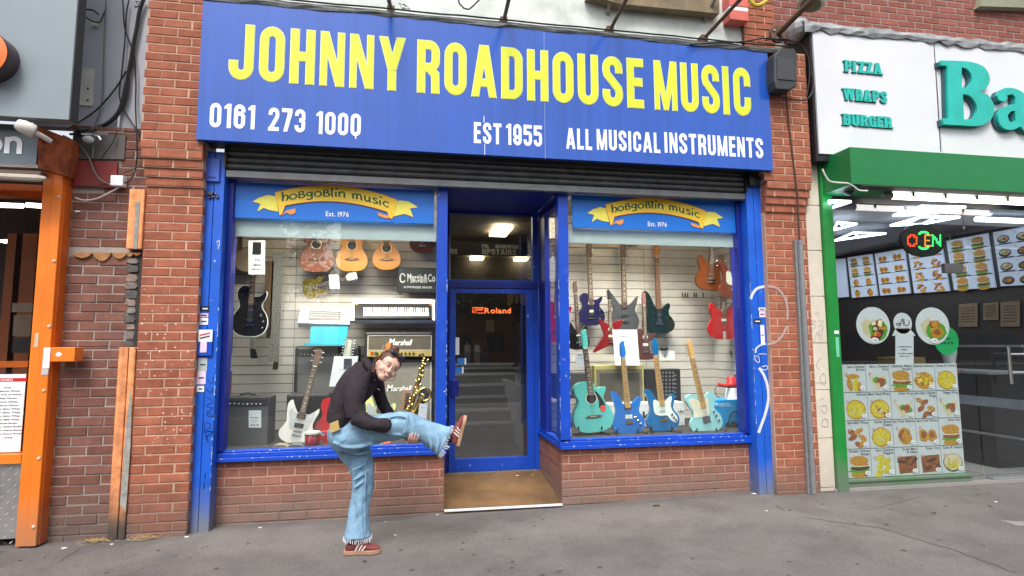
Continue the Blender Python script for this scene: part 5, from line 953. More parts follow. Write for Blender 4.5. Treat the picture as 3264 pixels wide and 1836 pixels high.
slab('E', 1655, 798, 1985, 1110, .45, .25, 'carton', CB, bb, .003); words('E', 'SoundLine Pro', 1715, 838, 1815, 12, .447, PAPER, bb, True); words('E', 'Conference Headset', 1715, 855, 1830, 12, .447, PAPER, bb, False); slab('E', 1672, 822, 1708, 850, .447, .002, 'print', mat('cyan_print', (.3, .6, .75), .5), bb, 0)
hp = [zat('E', 1862+55*math.cos(a), 1000-95*math.sin(a), .446) for a in np.linspace(-.3, PI+.3, 16)]; MB().prism(ribbon([(p.x, p.z) for p in hp], .012)[1], .4445, .449).build('print', INK, bb)
for x, y, rx, rz in ((1800, 1045, 28, 45), (1905, 1045, 34, 50), (1850, 1030, 30, 42), (1950, 1078, 30, 12), (1762, 1065, 35, 14)):
    p_ = zat('E', x, y, .445); MB().disc((p_.x, p_.z), rx/2.9*.0033, .4435, .449, 14, rz/2.9*.0033).build('print', INK, bb)
for lb, x0, y0, x1, y1, Y, s_ in (('long white carton with large black lettering behind the stands', 560, 835, 1400, 1032, .62, 'Blackstar*'), ('small white carton with a round logo seen through the doorway side pane', 152, 832, 262, 1045, .85, '')):
    o = roots('E', x0, y0, x1, y1, Y, 'carton', lb, 'box'); slab('E', x0, y0, x1, y1, Y, .2, 'carton_body', mat('white_carton', (.6, .62, .62), .6), o, .003)
    if s_: words('E', s_, 770, 978, 1395, 70, Y-.003, INK, o, True)
    else:
        c = zat('E', 192, 935, Y-.002); rb = ribbon([(c.x+.035*math.cos(a), c.z+.05*math.sin(a)) for a in np.linspace(0, 2*PI, 17)[:-1]], .006, True); MB().prism(rb[1], Y-.003, Y, holes=[rb[2]]).build('logo', INK, o); MB().tube([(c.x, Y-.003, c.z-.025), (c.x, Y-.003, c.z+.025)], .004, 4).build('logo', INK, o)
ca = roots('E', 200, 550, 350, 780, .7, 'amplifier', 'dark amplifier with honeycomb grille behind the doorway corner post', 'amplifier'); slab('E', 198, 552, 505, 780, .75, .2, 'cabinet', TOLEX, ca, .01); slab('E', 212, 562, 495, 765, .745, .01, 'grille', mat('grille_black', (.03, .03, .032), .8, bump=1, bsc=120), ca, 0)
pbx = roots('E', 1148, 295, 1310, 430, .95, 'camera_box', 'black domed microphone on a small white carton clipped to the slat wall', 'box'); slab('E', 1165, 345, 1308, 428, .95, .15, 'carton', mat('white_carton', (.6, .62, .62), .6), pbx, .003); MB().ell(zat('E', 1205, 322, .95), (.055, .05, .026), 14, 8).build('dome', BLACK, pbx); slab('E', 1213, 382, 1222, 405, .947, .002, 'print', INK, pbx, 0)
stp = tag(flat('red_sign', 'D', 165, 430, 228, 590, .8, mat('faded_red2', (.35, .06, .04), .6)), 'narrow red sign seen through the side pane of the doorway', 'sign'); flat('inset', 'D', 178, 450, 228, 575, .797, mat('pale_beige', (.45, .4, .33), .6), parent=stp); words('D', 'RU', 180, 560, 228, 90, .794, mat('faded_red2', (.35, .06, .04), .6), stp, True)
ya = T('wall_poster', 'cream header board lettered in dark capitals above the hanging guitars', 'poster', zat('D', 900, 680, 1.18)); slab('D', 550, 600, 1000, 668, 1.19, .02, 'board', mat('cream_board', (.5, .42, .3), .6), ya, 0); words('D', 'YAMAHA', 850, 657, 960, 22, 1.186, INK, ya, True)
for i, x in enumerate((1370, 1395, 1418, 1478, 1498, 1560)): tag(flat('string_packet', 'D', x, 1080, x+14, 1125, 1.19, mat('packet_dark', (.1, .09, .08), .6)), ['first', 'second', 'third', 'fourth', 'fifth', 'sixth'][i]+' small dark packet counting from the left on the slat wall rail', 'packet', 'packets on the slat wall rail')
# stands under the front row
for i, (x, y, nm) in enumerate(((525, 1085, 'turquoise acoustic'), (870, 1108, 'matt blue guitar'), (1185, 1082, 'dark turquoise guitar'), (1600, 1105, 'ice-blue guitar'))):
    Y = .31; r = T('guitar_stand', f'black folding stand under the {nm}', 'guitar stand', zat('E', x, y+15, Y), 'guitar stands in the right window'); w_ = 85 if i else 110
    for sx_ in (-1, 1):
        MB().tube([zat('E', x+sx_*w_, y-45, Y-.1), zat('E', x+sx_*(w_+18 if i else w_-5), y-15, Y-.08), zat('E', x+sx_*w_*.8, y+10, Y+.03)], .008, 6).build('cradle_arm', BLACK, r)
        MB().tube([zat('E', x+sx_*w_*.8, y+10, Y+.03), Vector((zat('E', x, y, Y).x+sx_*.16, Y-.12, .6))], .01, 6).build('leg', BLACK, r)
    MB().tube([zat('E', x, y+5, Y+.08), zat('E', x-20, y-330, Y+.16)], .01, 6).build('upright', BLACK, r)
# ------------------------------------------------------------------ takeaway on the right
GREEN = mat('green_paint', (.01, .21, .035), .4, var=.12, bump=.1, dirt=.9, grime=(.16, .16, .15)); GREENC = mat('green_canopy', (.008, .17, .045), .35, var=.06)
MARB = mat('cream_marble', (.62, .56, .46), .45, var=.1, sc=5, dirt=.35)
mc = T('marble_pilaster', 'cream stone clad pilaster between the brick pier and green doorframe', 'pilaster', (5.53, -.15, .05))
x0, x1 = 5.452, 5.615; zs = [at(*((2380+x/2.415, 520+y/2.415)), -.2).z for x, y in ((520, 325), (530, 672), (545, 1025), (560, 1385))]+[at(2380+x/2.415, 1080+y/2.415, -.2).z for x, y in ((585, 393), (600, 765), (620, 1145))]
ed = [3.36]+zs+[.05]
for i in range(len(ed)-1): MB().box((x0, -.2-R.uniform(0, .002), ed[i+1]+.003), (x1, .0, ed[i]-.003)).build('stone_panel', MARB, mc, bevel=.003)
MB().box((x0+.004, -.19, .05), (x1-.004, .0, 3.36)).build('backing', mat('pale_grout', (.25, .22, .18), .9), mc)
scrawl('G', [[(100, 1180), (130, 1170), (120, 1210)], [(65, 1240), (110, 1245), (70, 1270), (110, 1280), (80, 1320)], [(125, 1245), (175, 1245), (130, 1290), (170, 1290), (150, 1370), (130, 1340), (170, 1310)], [(60, 1340), (90, 1420), (120, 1340), (150, 1410)]], -.201, .0022, mat('pencil_grey', (.25, .22, .2), .7), 'grey scrawled graffiti on the stone pilaster')
scrawl('H', [[(150, 215), (110, 280), (140, 320)], [(170, 350), (140, 400), (180, 450), (190, 380), (165, 345)], [(100, 430), (200, 430)], [(140, 580), (175, 560)], [(150, 630), (200, 630), (190, 690), (150, 660)], [(160, 750), (200, 740), (210, 800), (160, 800), (165, 755)]], -.201, .003, mat('pencil_grey', (.25, .22, .2), .7), 'faint looping graffiti low on the stone pilaster')
ta = T('takeaway_front', 'green painted takeaway shopfront with a boxed canopy and full-height glazing', 'shopfront', (7, -.2, .05))
MB().box((5.62, -.24, .04), (5.735, -.08, 3.36)).build('post', GREEN, ta, bevel=.004)
tb_ = at(2712, 586, -.62); tt_ = at(2705, 468, -.62)
MB().box((5.64, -.62, tb_.z), (12, -.2, tt_.z)).build('canopy_box', GREENC, ta, bevel=.003)
MB().box((5.735, -.18, 2.93), (12, -.05, tb_.z)).build('head_rail', BLACK, ta); MB().box((5.735, -.62, tb_.z-.012), (12, -.5, tb_.z-.001)).build('canopy_lip', mat('canopy_underside', (.03, .035, .03), .7), ta)
MB().box((5.735, -.2, .03), (7.19, -.06, .125)).build('base_panel', GREEN, ta, bevel=.003); MB().box((5.735, -.212, .125), (7.19, -.06, .15)).build('base_rail', GREEN, ta, bevel=.003)
GL2 = glass('takeaway_glass', (.9, .93, .93))
MB().box((5.735, -.16, .15), (7.2, -.153, 2.94)).build('window_pane', GL2, ta); MB().box((7.2, -.16, .08), (7.38, -.153, 2.94)).build('window_pane', GL2, ta); MB().box((7.40, -.155, .09), (9.5, -.148, 2.5)).build('door_pane', GL2, ta); MB().box((7.40, -.155, 2.52), (9.5, -.148, 2.94)).build('window_pane', GL2, ta)
a = zat('G', 1200, 750, -.17); b = zat('G', 1365, 835, -.17); MB().box((a.x, -.18, b.z), (b.x, -.14, a.z)).build('patch_fitting', CHROME, ta)
hx = zat('H', 1770, 300, -.24); z0, z1 = zat('H', 1775, 440, -.24).z, zat('H', 1765, 120, -.24).z
dh = T('pull_handle', 'steel ladder-style pull handles on the takeaway glass door', 'door handle', (hx.x, -.2, z0))
for dx in (0, .22): MB().cyl((hx.x+dx, -.24, z0), .018, z1-z0, 'z', 12).build('pull_bar', CHROME, dh)
for z in (z0+.12, z1-.08): MB().tube([(hx.x, -.24, z), (hx.x+.22, -.24, z)], .012, 8).build('cross_bar', CHROME, dh)
# white sign
ws = T('shop_sign', 'white takeaway fascia sign with raised teal lettering', 'sign', (7.5, -.36, 3.37)); WS = mat('sign_white_panel', (.66, .67, .70), .4, var=.05, sc=2); TEAL = mat('teal_letters', (.01, .42, .36), .35); TEALD = mat('teal_shadow_side', (.03, .09, .12), .5)  # darker teal colours the offset letter copies as their shadow side
YS = -.36; tl = zat('S6', 200, 218, YS); bl_ = zat('S6', 258, 1143, YS); sm1 = zat('S6', 1113, 300, YS)
MB().box((5.525, YS, 3.37), (sm1.x-.003, YS+.05, tl.z)).build('sign_panel', WS, ws); MB().box((sm1.x+.003, YS+.001, 3.37), (12, YS+.05, tl.z)).build('sign_panel', WS, ws)
MB().box((5.50, YS+.02, 3.30), (12, -.02, tl.z+.02)).build('sign_box', BLACK, ws)
for wd, xa, ya, xb, yb in (('PIZZA', 448, 545, 720, 452), ('WRAPS', 438, 755, 760, 660), ('BURGER', 436, 942, 795, 850)):
    a = zat('S6', xa, ya-8, YS); b = zat('S6', xb, ya, YS); c = zat('S6', xa, yb, YS)
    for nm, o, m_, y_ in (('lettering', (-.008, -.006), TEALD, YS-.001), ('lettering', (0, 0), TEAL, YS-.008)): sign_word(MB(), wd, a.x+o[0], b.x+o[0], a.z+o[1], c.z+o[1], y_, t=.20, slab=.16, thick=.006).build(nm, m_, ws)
Bo = [(1165, 450), (1330, 455), (1420, 468), (1490, 500), (1528, 560), (1530, 610), (1505, 655), (1455, 685), (1520, 710), (1560, 775), (1565, 830), (1540, 890), (1480, 930), (1400, 937), (1190, 925), (1185, 880), (1225, 885), (1215, 490), (1168, 485)]
Bh1 = [(1322, 500), (1365, 515), (1395, 560), (1395, 610), (1365, 650), (1325, 652)]; Bh2 = [(1330, 700), (1385, 715), (1430, 775), (1435, 835), (1405, 885), (1340, 890)]
Ao = [(1600, 745), (1585, 710), (1600, 675), (1650, 655), (1720, 660), (1780, 690), (1830, 740), (1850, 800), (1855, 930), (1900, 960), (1880, 985), (1800, 975), (1760, 940), (1710, 965), (1650, 960), (1605, 920), (1592, 860), (1615, 810), (1680, 780), (1720, 775), (1720, 725), (1700, 700), (1660, 710), (1665, 735), (1640, 758)]
Ah = [(1720, 825), (1690, 830), (1665, 860), (1675, 900), (1700, 915), (1725, 895)]
for o, hs_, nm in ((Bo, [Bh1, Bh2], 'letter'), (Ao, [Ah], 'letter')):
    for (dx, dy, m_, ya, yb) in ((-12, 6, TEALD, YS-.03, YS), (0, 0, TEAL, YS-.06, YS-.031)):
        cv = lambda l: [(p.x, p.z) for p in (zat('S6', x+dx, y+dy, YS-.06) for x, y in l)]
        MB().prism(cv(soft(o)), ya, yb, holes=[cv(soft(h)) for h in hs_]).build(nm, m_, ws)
MB().prism([(p.x, p.z) for p in (zat('S6', x, y, YS) for x, y in ((1112, 330), (1118, 330), (1170, 1130), (1162, 1130)))], YS-.001, YS-.0003).build('panel_joint', BLACK, ws)
# flashing and plum brick wall above
fl = T('lead_flashing', 'torn grey lead flashing along the top of the white sign', 'flashing', (8, -.3, tl.z)); V = []; F = []; n = 60
for i in range(n+1):
    x = 5.42+6*i/n; j = lambda s_: R.uniform(-s_, s_)
    for (y, z) in ((-.375, tl.z-.02+j(.015)), (-.39, tl.z+.02), (-.37, tl.z+.075), (-.2, tl.z+.14), (-.01, tl.z+.2)): V.append((x, y+j(.01), z+j(.01)))
for i in range(n):
    for k in range(4): F.append((i*5+k, i*5+k+1, i*5+k+6, i*5+k+5))
MB().add(V, F).build('lead_sheet', mat('lead_flashing_pale', (.26, .27, .28), .6, var=.4, sc=9, bump=1, bsc=12), fl)
tag(MB().ell((5.46, -.2, tl.z+.07), (.1, .16, .12), 10, 7).build('lead_wrap', mat('lead_flashing_pale', (.26, .27, .28), .6)), 'crumpled grey lead wrap at the top left corner of the white sign', 'flashing')
uw = T('upper_brick_wall', 'plum red brick wall above the white takeaway sign', 'brick wall', (8, 0, 4.8)); wall_core(uw, (5.33, .005, 4.3), (12, .3, 7), m_=MORTG); bricks(uw, 5.33, 10.8, 4.72, 5.75, 0, BR_UP, zph=.02, jx=.05)
tag(MB().quadbox([zat('S6', 1460, 45, -.08), zat('S6', 1480, -30, -.08), zat('S6', 1900, -5, -.08), zat('S6', 1900, 60, -.08)], (0, .1, 0)).build('window_sill', mat('stone_olive', (.25, .25, .17), .8)), 'olive stone window sill at the top right corner', 'window sill')
fd = T('floodlight', 'pale round floodlight on the wall by the grey lead corner', 'floodlight', zat('S6', 195, 40, -.15)); c = zat('S6', 195, 35, -.25); MB().lathe(c, [(.13, .0), (.14, .03), (.1, .1)], 18, rot=Matrix.Rotation(.3, 3, 'Y')).build('housing', mat('cream_housing', (.5, .5, .36), .5), fd); MB().lathe(c+Vector((0, 0, -.012)), [(.1, 0), (.1, .012)], 18, rot=Matrix.Rotation(.3, 3, 'Y')).build('lens', mat('lens_olive', (.12, .11, .05), .2), fd)
# under-canopy fittings
LT = mat('lit_tube_white', (1, .95, .9), .5, emit=5, ecol=(1, .88, .84), var=0)
a = zat('G', 760, 172, -.4); b = zat('G', 1860, 225, -.4); z = (a.z+b.z)/2; xx = b.x+.2
lb_ = T('strip_light', 'long lit white strip light under the green canopy', 'strip light', ((a.x+b.x)/2, -.4, z)); MB().tube([(a.x, -.4, z), (xx, -.4, z)], .034, 10).build('lit_tube', LT, lb_); MB().box((a.x-.06, -.43, z+.036), (xx, -.37, z+.06)).build('batten', mat('batten_grey', (.3, .29, .28), .6), lb_); MB().lathe((a.x-.01, -.4, z), [(.02, -.1), (.036, -.04), (.036, .0)], 10, 'x').build('end_cap', mat('batten_grey', (.3, .29, .28), .6), lb_)
for i in range(5): MB().box((a.x+.2+.38*i, -.44, z-.01), (a.x+.23+.38*i, -.36, z+.045)).build('clip', mat('clip_grey', (.15, .15, .15), .5), lb_)
dc = T('dome_camera', 'grey dome camera under the left end of the canopy', 'security camera', zat('G', 385, 125, -.4)); c = zat('G', 385, 125, -.4); MB().lathe(c, [(.075, .06), (.078, .03), (.07, .0), (.06, -.012)], 18).build('housing', mat('camera_grey', (.16, .16, .17), .5), dc); MB().ell(c+Vector((0, -.01, -.01)), (.05, .05, .045), 14, 8).build('dome', BLACK, dc)
c = zat('G', 625, 140, -.3); tag(MB().lathe(c, [(.06, .03), (.062, -.02), (.05, -.03)], 16).build('sounder', mat('cream_sounder', (.32, .28, .2), .5)), 'small cream round sounder beside the dome camera', 'sounder')
tag(MB().tube([Vector(p) for p in crom([tuple(zat('G', x, y, -.63)) for x, y in ((165, -60), (185, -10), (225, 45), (300, 60), (380, 65), (430, 90), (480, 125), (550, 130))], 4, False)], .008, 6).build('cable', mat('white_cable', (.65, .65, .62), .5)), 'white cable looping over the left end of the canopy', 'cable')
# interior
S('takeaway_floor', MB().box((5.6, -.22, .0), (12, 7, .075)), mat('grey_tiles', (.28, .26, .25), .35, var=.1)); tj = MB()
for k in range(8): tj.box((5.6, .0+.6*k, .075), (12, .006+.6*k, .077)); tj.box((7.0+.6*k, -.2, .075), (7.006+.6*k, 7, .077))
S('floor_joints', tj, mat('tile_joint', (.05, .05, .05), .8)); tag(MB().box((7.45, -.2, .076), (9.5, -.12, .09)).build('door_threshold', STEEL), 'steel threshold strip of the takeaway door', 'threshold')
S('takeaway_ceiling', MB().box((5.6, -.1, 2.98), (12, 7, 3.05)), mat('grey_ceiling', (.20, .21, .22), .6)); S('takeaway_back_wall', MB().box((5.6, 6.5, .07), (12, 6.6, 3)), mat('grey_wall', (.05, .048, .046), .7)); S('takeaway_left_wall', MB().box((5.55, .0, .07), (5.62, 6.5, 3)), mat('dark_wall2', (.05, .045, .045), .6))
XW = 8.7; S('menu_wall', MB().box((XW+.02, .2, .07), (XW+.1, 6.5, 3)), mat('menu_wall_grey', (.028, .024, .022), .5))
gx = lambda z_, x, y, X=XW: atX(*q(z_, x, y), X)
S('bulkhead', MB().add([gx('G', 280, 690, XW-.02), gx('G', 1960, 400, XW-.02), gx('G', 1960, 250, XW-.02), gx('G', 280, 560, XW-.02)], [(0, 1, 2, 3)]), mat('bulkhead_grey', (.26, .26, .27), .6))
S('menu_rail', MB().add([gx('G', 280, 1050, XW-.01), gx('G', 1960, 935, XW-.01), gx('G', 1960, 400, XW-.01), gx('G', 280, 695, XW-.01)], [(0, 1, 2, 3)]), BLACK)
FOODM = [mat('food_golden', (.62, .30, .03), .5, var=.5, sc=60), mat('food_brown', (.34, .11, .03), .5, var=.5, sc=50), mat('food_yellow', (.75, .60, .03), .5, var=.35, sc=70), mat('food_green', (.12, .40, .03), .5, var=.5, sc=60), mat('food_red', (.50, .06, .03), .5, var=.4, sc=60), mat('food_cream', (.75, .65, .40), .5, var=.25, sc=60), mat('food_dark', (.10, .045, .02), .5, var=.5, sc=50), PAPER, INK, RED]
def food(mb, O, ux, uz, nn, kind, w_, rs):
    """flat printed dish, centre O, size w_"""
    lv = [0]
    def poly(pts, m_):
        lv[0] += 1; mb.mat(m_); mb.add([O+ux*(x*w_)+uz*(y*w_)+nn*(.0004*lv[0]) for x, y in pts], [tuple(range(len(pts)))])
    def blob(cx, cy, rx, ry, m_, a=0, j=.12, n=12):
        poly([(cx+(rx*math.cos(t)*math.cos(a)-ry*math.sin(t)*math.sin(a))*(1+rs.uniform(-j, j)), cy+(rx*math.cos(t)*math.sin(a)+ry*math.sin(t)*math.cos(a))*(1+rs.uniform(-j, j))) for t in [2*PI*k/n for k in range(n)]], m_)
    if kind == 'burger':
        blob(0, -.3, .38, .13, 0, 0, .04); blob(0, -.16, .45, .08, 3, 0, .2); blob(.02, -.05, .42, .1, 6 if rs.random() < .5 else 1, 0, .1); blob(0, .03, .4, .05, 5, 0, .2); blob(.08, .08, .33, .04, 4, 0, .1); blob(0, .22, .40, .19, 0, 0, .03, 16)
    elif kind == 'pizza':
        blob(0, 0, .44, .38, 0, 0, .02, 18); blob(0, .01, .38, .32, 2, 0, .04, 16)
        for k in range(9): a = rs.uniform(0, 6.28); r_ = rs.uniform(.05, .28); blob(r_*math.cos(a), r_*.8*math.sin(a), .07, .05, rs.choice((0, 4, 5, 2)), a, .3, 7)
    elif kind == 'cheese': blob(0, 0, .43, .38, 0, 0, .02, 18); blob(0, .01, .38, .33, 2, 0, .05, 16); [blob(rs.uniform(-.2, .2), rs.uniform(-.2, .2), .06, .03, 5, rs.random()*3, .3, 6) for k in range(5)]
    elif kind == 'wings': [blob(-.22+.22*(k % 3)+rs.uniform(-.05, .05), .22-.22*(k//2)+rs.uniform(-.05, .05), .2, .1, rs.choice((0, 0, 1)), rs.uniform(-.6, .9), .2) for k in range(6)]
    elif kind == 'piece': blob(0, 0, .3, .36, 0, .3, .12, 14); blob(-.05, .05, .2, .22, 1, .3, .2, 10); blob(.02, .02, .15, .18, 0, .3, .2, 10)
    elif kind == 'two': blob(-.2, 0, .22, .26, 0, .4, .15); blob(.18, .0, .24, .22, 0, -.3, .15); blob(.18, .02, .14, .12, 1, 0, .3); blob(-.2, .03, .12, .14, 1, 0, .3)
    elif kind == 'wrap': poly([(-.45, .25), (-.05, .12), (.42, .28), (.35, -.05), (.05, -.3), (-.1, -.25)], 5); blob(.1, .0, .28, .16, 3, -.3, .3); blob(.08, -.05, .18, .15, 1, -.3, .3); blob(.2, .06, .12, .08, 4, 0, .3); blob(-.02, -.2, .1, .16, 5, -.3, .1)
    elif kind == 'pasta': blob(0, 0, .44, .33, 0, 0, .08, 14); [blob(rs.uniform(-.32, .32), rs.uniform(-.22, .22), .13, .035, rs.choice((2, 5, 1)), rs.uniform(0, 3), .2, 6) for k in range(16)]
    elif kind == 'strips': blob(-.05, .2, .3, .1, 0, 0, .15); blob(-.2, -.12, .12, .26, 0, .2, .12); blob(.06, -.12, .12, .27, 2, -.1, .12); blob(.2, -.2, .08, .2, 0, -.2, .12)
    elif kind == 'nuggets': [blob(-.15+.28*(k % 2)+rs.uniform(-.06, .06), .28-.19*k*.75, .19, .13, 2, rs.random(), .1) for k in range(5)]
    elif kind == 'tray': poly([(-.4, .3), (.45, .33), (.45, -.3), (-.35, -.35)], 1); [blob(rs.uniform(-.25, .3), rs.uniform(-.2, .2), .24, .07, rs.choice((6, 1)), rs.uniform(-.5, 1), .2) for k in range(8)]
    elif kind == 'chips': blob(0, 0, .45, .36, 8, 0, .02, 16); blob(0, .02, .42, .33, 5, 0, .03, 16); [blob(rs.uniform(-.26, .26), rs.uniform(-.2, .2), .14, .03, 2, rs.uniform(0, 3), .1, 6) for k in range(12)]
    elif kind == 'bowl': blob(0, 0, .45, .3, 8, 0, .02, 16); blob(0, .04, .36, .2, rs.choice((1, 5)), 0, .1, 14); blob(.1, .02, .18, .12, rs.choice((4, 0)), .3, .2); blob(-.2, -.04, .1, .06, 3, 0, .3)
def star(mb, O, ux, uz, nn, r_, m_=9):
    mb.mat(m_); P = [O+ux*(rr_*math.sin(a))+uz*(rr_*math.cos(a))+nn*.002 for k in range(10) for rr_, a in [((r_ if k % 2 == 0 else r_*.42), k*PI/5)]]; mb.add(P+[O+nn*.002], [(k, (k+1) % 10, 10) for k in range(10)])
    mb.mat(7); P = [O+ux*(rr_*.6*math.sin(a))+uz*(rr_*.6*math.cos(a))+nn*.0026 for k in range(10) for rr_, a in [((r_ if k % 2 == 0 else r_*.42), k*PI/5)]]; mb.add(P+[O+nn*.0026], [(k, (k+1) % 10, 10) for k in range(10)])
pm = T('menu_poster', 'pale blue poster of twenty food pictures on the lower takeaway window', 'poster', (6.48, -.15, .15)); X0, X1_, Z0_, Z1_ = 5.802, 7.168, .155, 1.268; YP = -.1475
MB().box((X0, YP, Z0_), (X1_, YP+.004, Z1_)).build('poster_sheet', mat('poster_pale_blue', (.70, .74, .73), .5, var=.03), pm)
MENU = [('2pcs Chicken|Strips', 'strips', '4.20'), ('Spicy Chicken|Wrap', 'wrap', '5.50'), ('Chicken Fillet|Burger', 'burger', '5.00'), ('Chicken Fettuce', 'pasta', '6.50'), ('Cheese & Tomato', 'cheese', '6.00'),
        ('Calzone', 'cheese', '8.00'), ('Meat Feast Pizza', 'pizza', '8.50'), ('Doner Wrap', 'wrap', '5.50'), ('6pcs Spicy Chicken|Wings', 'wings', '4.50'), ('Veggie Wrap', 'wrap', '5.00'),
        ('6pcs BBQ Wings', 'wings', '5.00'), ('Garlic Bread|Cheese', 'cheese', '4.00'), ('1pc Fried Chicken', 'piece', '2.00'), ('2pcs Fried Chicken', 'two', '4.00'), ('Doner Bun', 'burger', '5.00'),
        ('Double Chicken|Burger', 'burger', '6.00'), ('6pcs Chicken|Nuggets', 'nuggets', '4.20'), ('Doner Meat|& Chips', 'tray', '6.00'), ('Doner Tray', 'tray', '5.00'), ('Chips & Cheese', 'chips', '3.50')]
cw = (X1_-X0)/5; ch_ = (Z1_-Z0_)/4; UX, UZ, NN = Vector((1,0,0)), Vector((0,0,1)), Vector((0,-1,0))
for i, (nm, kd, pr) in enumerate(MENU):
    cx = X0+cw*(i % 5+.5); zt = Z1_-ch_*(i//5); mb = MB(); rs = random.Random(i*7+3); food(mb, Vector((cx+.0, YP-.0005, zt-ch_*.62)), UX, UZ, NN, kd, cw*.95, rs); star(mb, Vector((cx-cw*.32, YP, zt-ch_*.34)), UX, UZ, NN, .022)
    c = Vector((cx+cw*.3, YP-.0102, zt-ch_*.84)); mb.mat(7).add([c+UX*(.03*math.cos(a))+UZ*(.02*math.sin(a)) for a in np.linspace(0, 2*PI, 17)[:-1]], [tuple(range(16))]); mb.mat(8); text(mb, pr, c+Vector((-.016, -.0006, -.006)), .017, True, width=.032); 
    for k, l in enumerate(nm.split('|')): text(mb, l, (cx+cw*.46-min(.25, .0165*len(l)), YP-.001, zt-.032-.03*k), .034, True, width=min(.25, .0165*len(l)))
    mb.build('menu_picture', FOODM, pm)
gd = mat('poster_line', (.07, .10, .12), .6)
for k in range(1, 5): MB().box((X0+cw*k-.0015, YP-.001, Z0_), (X0+cw*k+.0015, YP, Z1_)).build('grid_line', gd, pm)
for k in range(1, 4): MB().box((X0, YP-.0013, Z0_+ch_*k-.003), (X1_, YP, Z0_+ch_*k+.003)).build('grid_line', gd, pm)
# illuminated menu boards on the side wall
BDM = bpy.data.materials.new('lit_board'); BDM = mat('lit_menu_board', (.42, .48, .6), .5, emit=.2, ecol=(.6, .68, .85), var=.02)
bds = [((262, 715), (355, 708), (385, 1035), (270, 1045)), ((378, 700), (585, 670), (636, 1025), (418, 1045)), ((612, 668), (865, 625), (915, 1005), (660, 1025)), ((895, 620), (1180, 570), (1252, 985), (950, 1005)), ((1225, 558), (1575, 492), (1645, 955), (1290, 978)), ((1622, 485), (1960, 425), (1990, 930), (1690, 945))]
nmz = ['narrow cut-off lit menu board at the far left of the row', 'lit menu board headed by a big burger', 'lit menu board between the burger board and the OPEN sign', 'lit menu board of fried chicken under the OPEN sign', 'wide lit menu board of burgers by the glass door', 'lit menu board of bowls nearest the right edge']
for i, pts in enumerate(bds):
    P4 = [gx('G', *p_, XW-.03) for p_ in pts]; r = T('menu_board', nmz[i], 'menu board', P4[3], 'lit menu boards on the takeaway wall'); MB().quadbox(P4, (.02, 0, 0)).build('board_face', BDM, r)
    if i == 0: continue
    for rr_ in range(4):
        for cc_ in range(2):
            u, v = (cc_+.5)/2, (rr_+.5)/4; ct = P4[0].lerp(P4[1], u).lerp(P4[3].lerp(P4[2], u), v); ux = (P4[1]-P4[0]).normalized(); w_ = (P4[1]-P4[0]).length; mb = MB(); rs = random.Random(i*100+rr_*10+cc_)
            food(mb, ct+Vector((-.002, 0, -.02)), ux, UZ, Vector((-1, 0, 0)), ['x', 'burger', 'two', 'wings', 'burger', 'bowl'][i] if not (i == 1 and rr_ > 1) else 'piece', w_*.36, rs)
            star(mb, ct-ux*w_*.18+Vector((-.002, 0, .05)), ux, UZ, Vector((-1, 0, 0)), .02, 2); mb.mat(8).add([ct-ux*w_*.14+Vector((-.003, 0, .085)), ct+ux*w_*.2+Vector((-.003, 0, .085)), ct+ux*w_*.2+Vector((-.003, 0, .1)), ct-ux*w_*.14+Vector((-.003, 0, .1))], [(0, 1, 2, 3)])
            mb.build('menu_picture', FOODM, r)
        if rr_: 
            v = rr_/4; a = P4[0].lerp(P4[3], v)+Vector((-.003, 0, 0)); b = P4[1].lerp(P4[2], v)+Vector((-.003, 0, 0)); MB().add([a, b, b+Vector((0, 0, .006)), a+Vector((0, 0, .006))], [(0, 1, 2, 3)]).build('divider', gd, r)
# LED triangles
LED = mat('lit_led', (.8, .85, 1), .5, emit=4, ecol=(.75, .82, 1), var=0)
cz = 2.9
for i, tri in enumerate(([(770, 340), (1010, 262), (1385, 268), (1000, 330)], [(748, 425), (1010, 352), (1338, 354), (1010, 415)], [(262, 465), (295, 398), (458, 412)], [(268, 555), (430, 488), (706, 494)], [(225, 280), (225, 215), (405, 222)])):
    P = [atZ(*q('G', x, y), cz) for x, y in tri]; mb = MB()
    for k in range(len(P)): mb.tube([P[k], P[(k+1) % len(P)]], .013, 6)
    m1 = P[0].lerp(P[1], .5); mb.tube([P[1], P[0].lerp(P[-1], .5)], .010, 6)
    if len(P) == 4: mb.tube([P[1].lerp(P[2], .4), P[3]], .010, 6)
    c = sum(P, Vector())/len(P); r = T('ceiling_light', ['largest lit zigzag ceiling light above the OPEN sign', 'lit triangular ceiling light just above the OPEN sign', 'small lit triangle ceiling light at the left edge of the takeaway', 'long lit triangle ceiling light below the small left one', 'lit triangle tip cut off by the green frame at the top'][i], 'ceiling light', c, 'triangular LED ceiling lights'); mb.build('lit_tube', LED, r)
a = atZ(*q('G', 1480, 372), 2.9); b = atZ(*q('G', 2000, 392), 2.9); tag(MB().tube([a, b], .03, 8).build('ceiling_light', LED), 'straight lit tube on the takeaway ceiling above the wide menu board', 'ceiling light')
tag(MB().tube([gx('G', 270, 335, 8.0), gx('G', 960, 362, 8.0)], .02, 6).build('trunking', mat('beige_trunk', (.4, .36, .28), .6)), 'beige trunking crossing the takeaway ceiling', 'trunking')
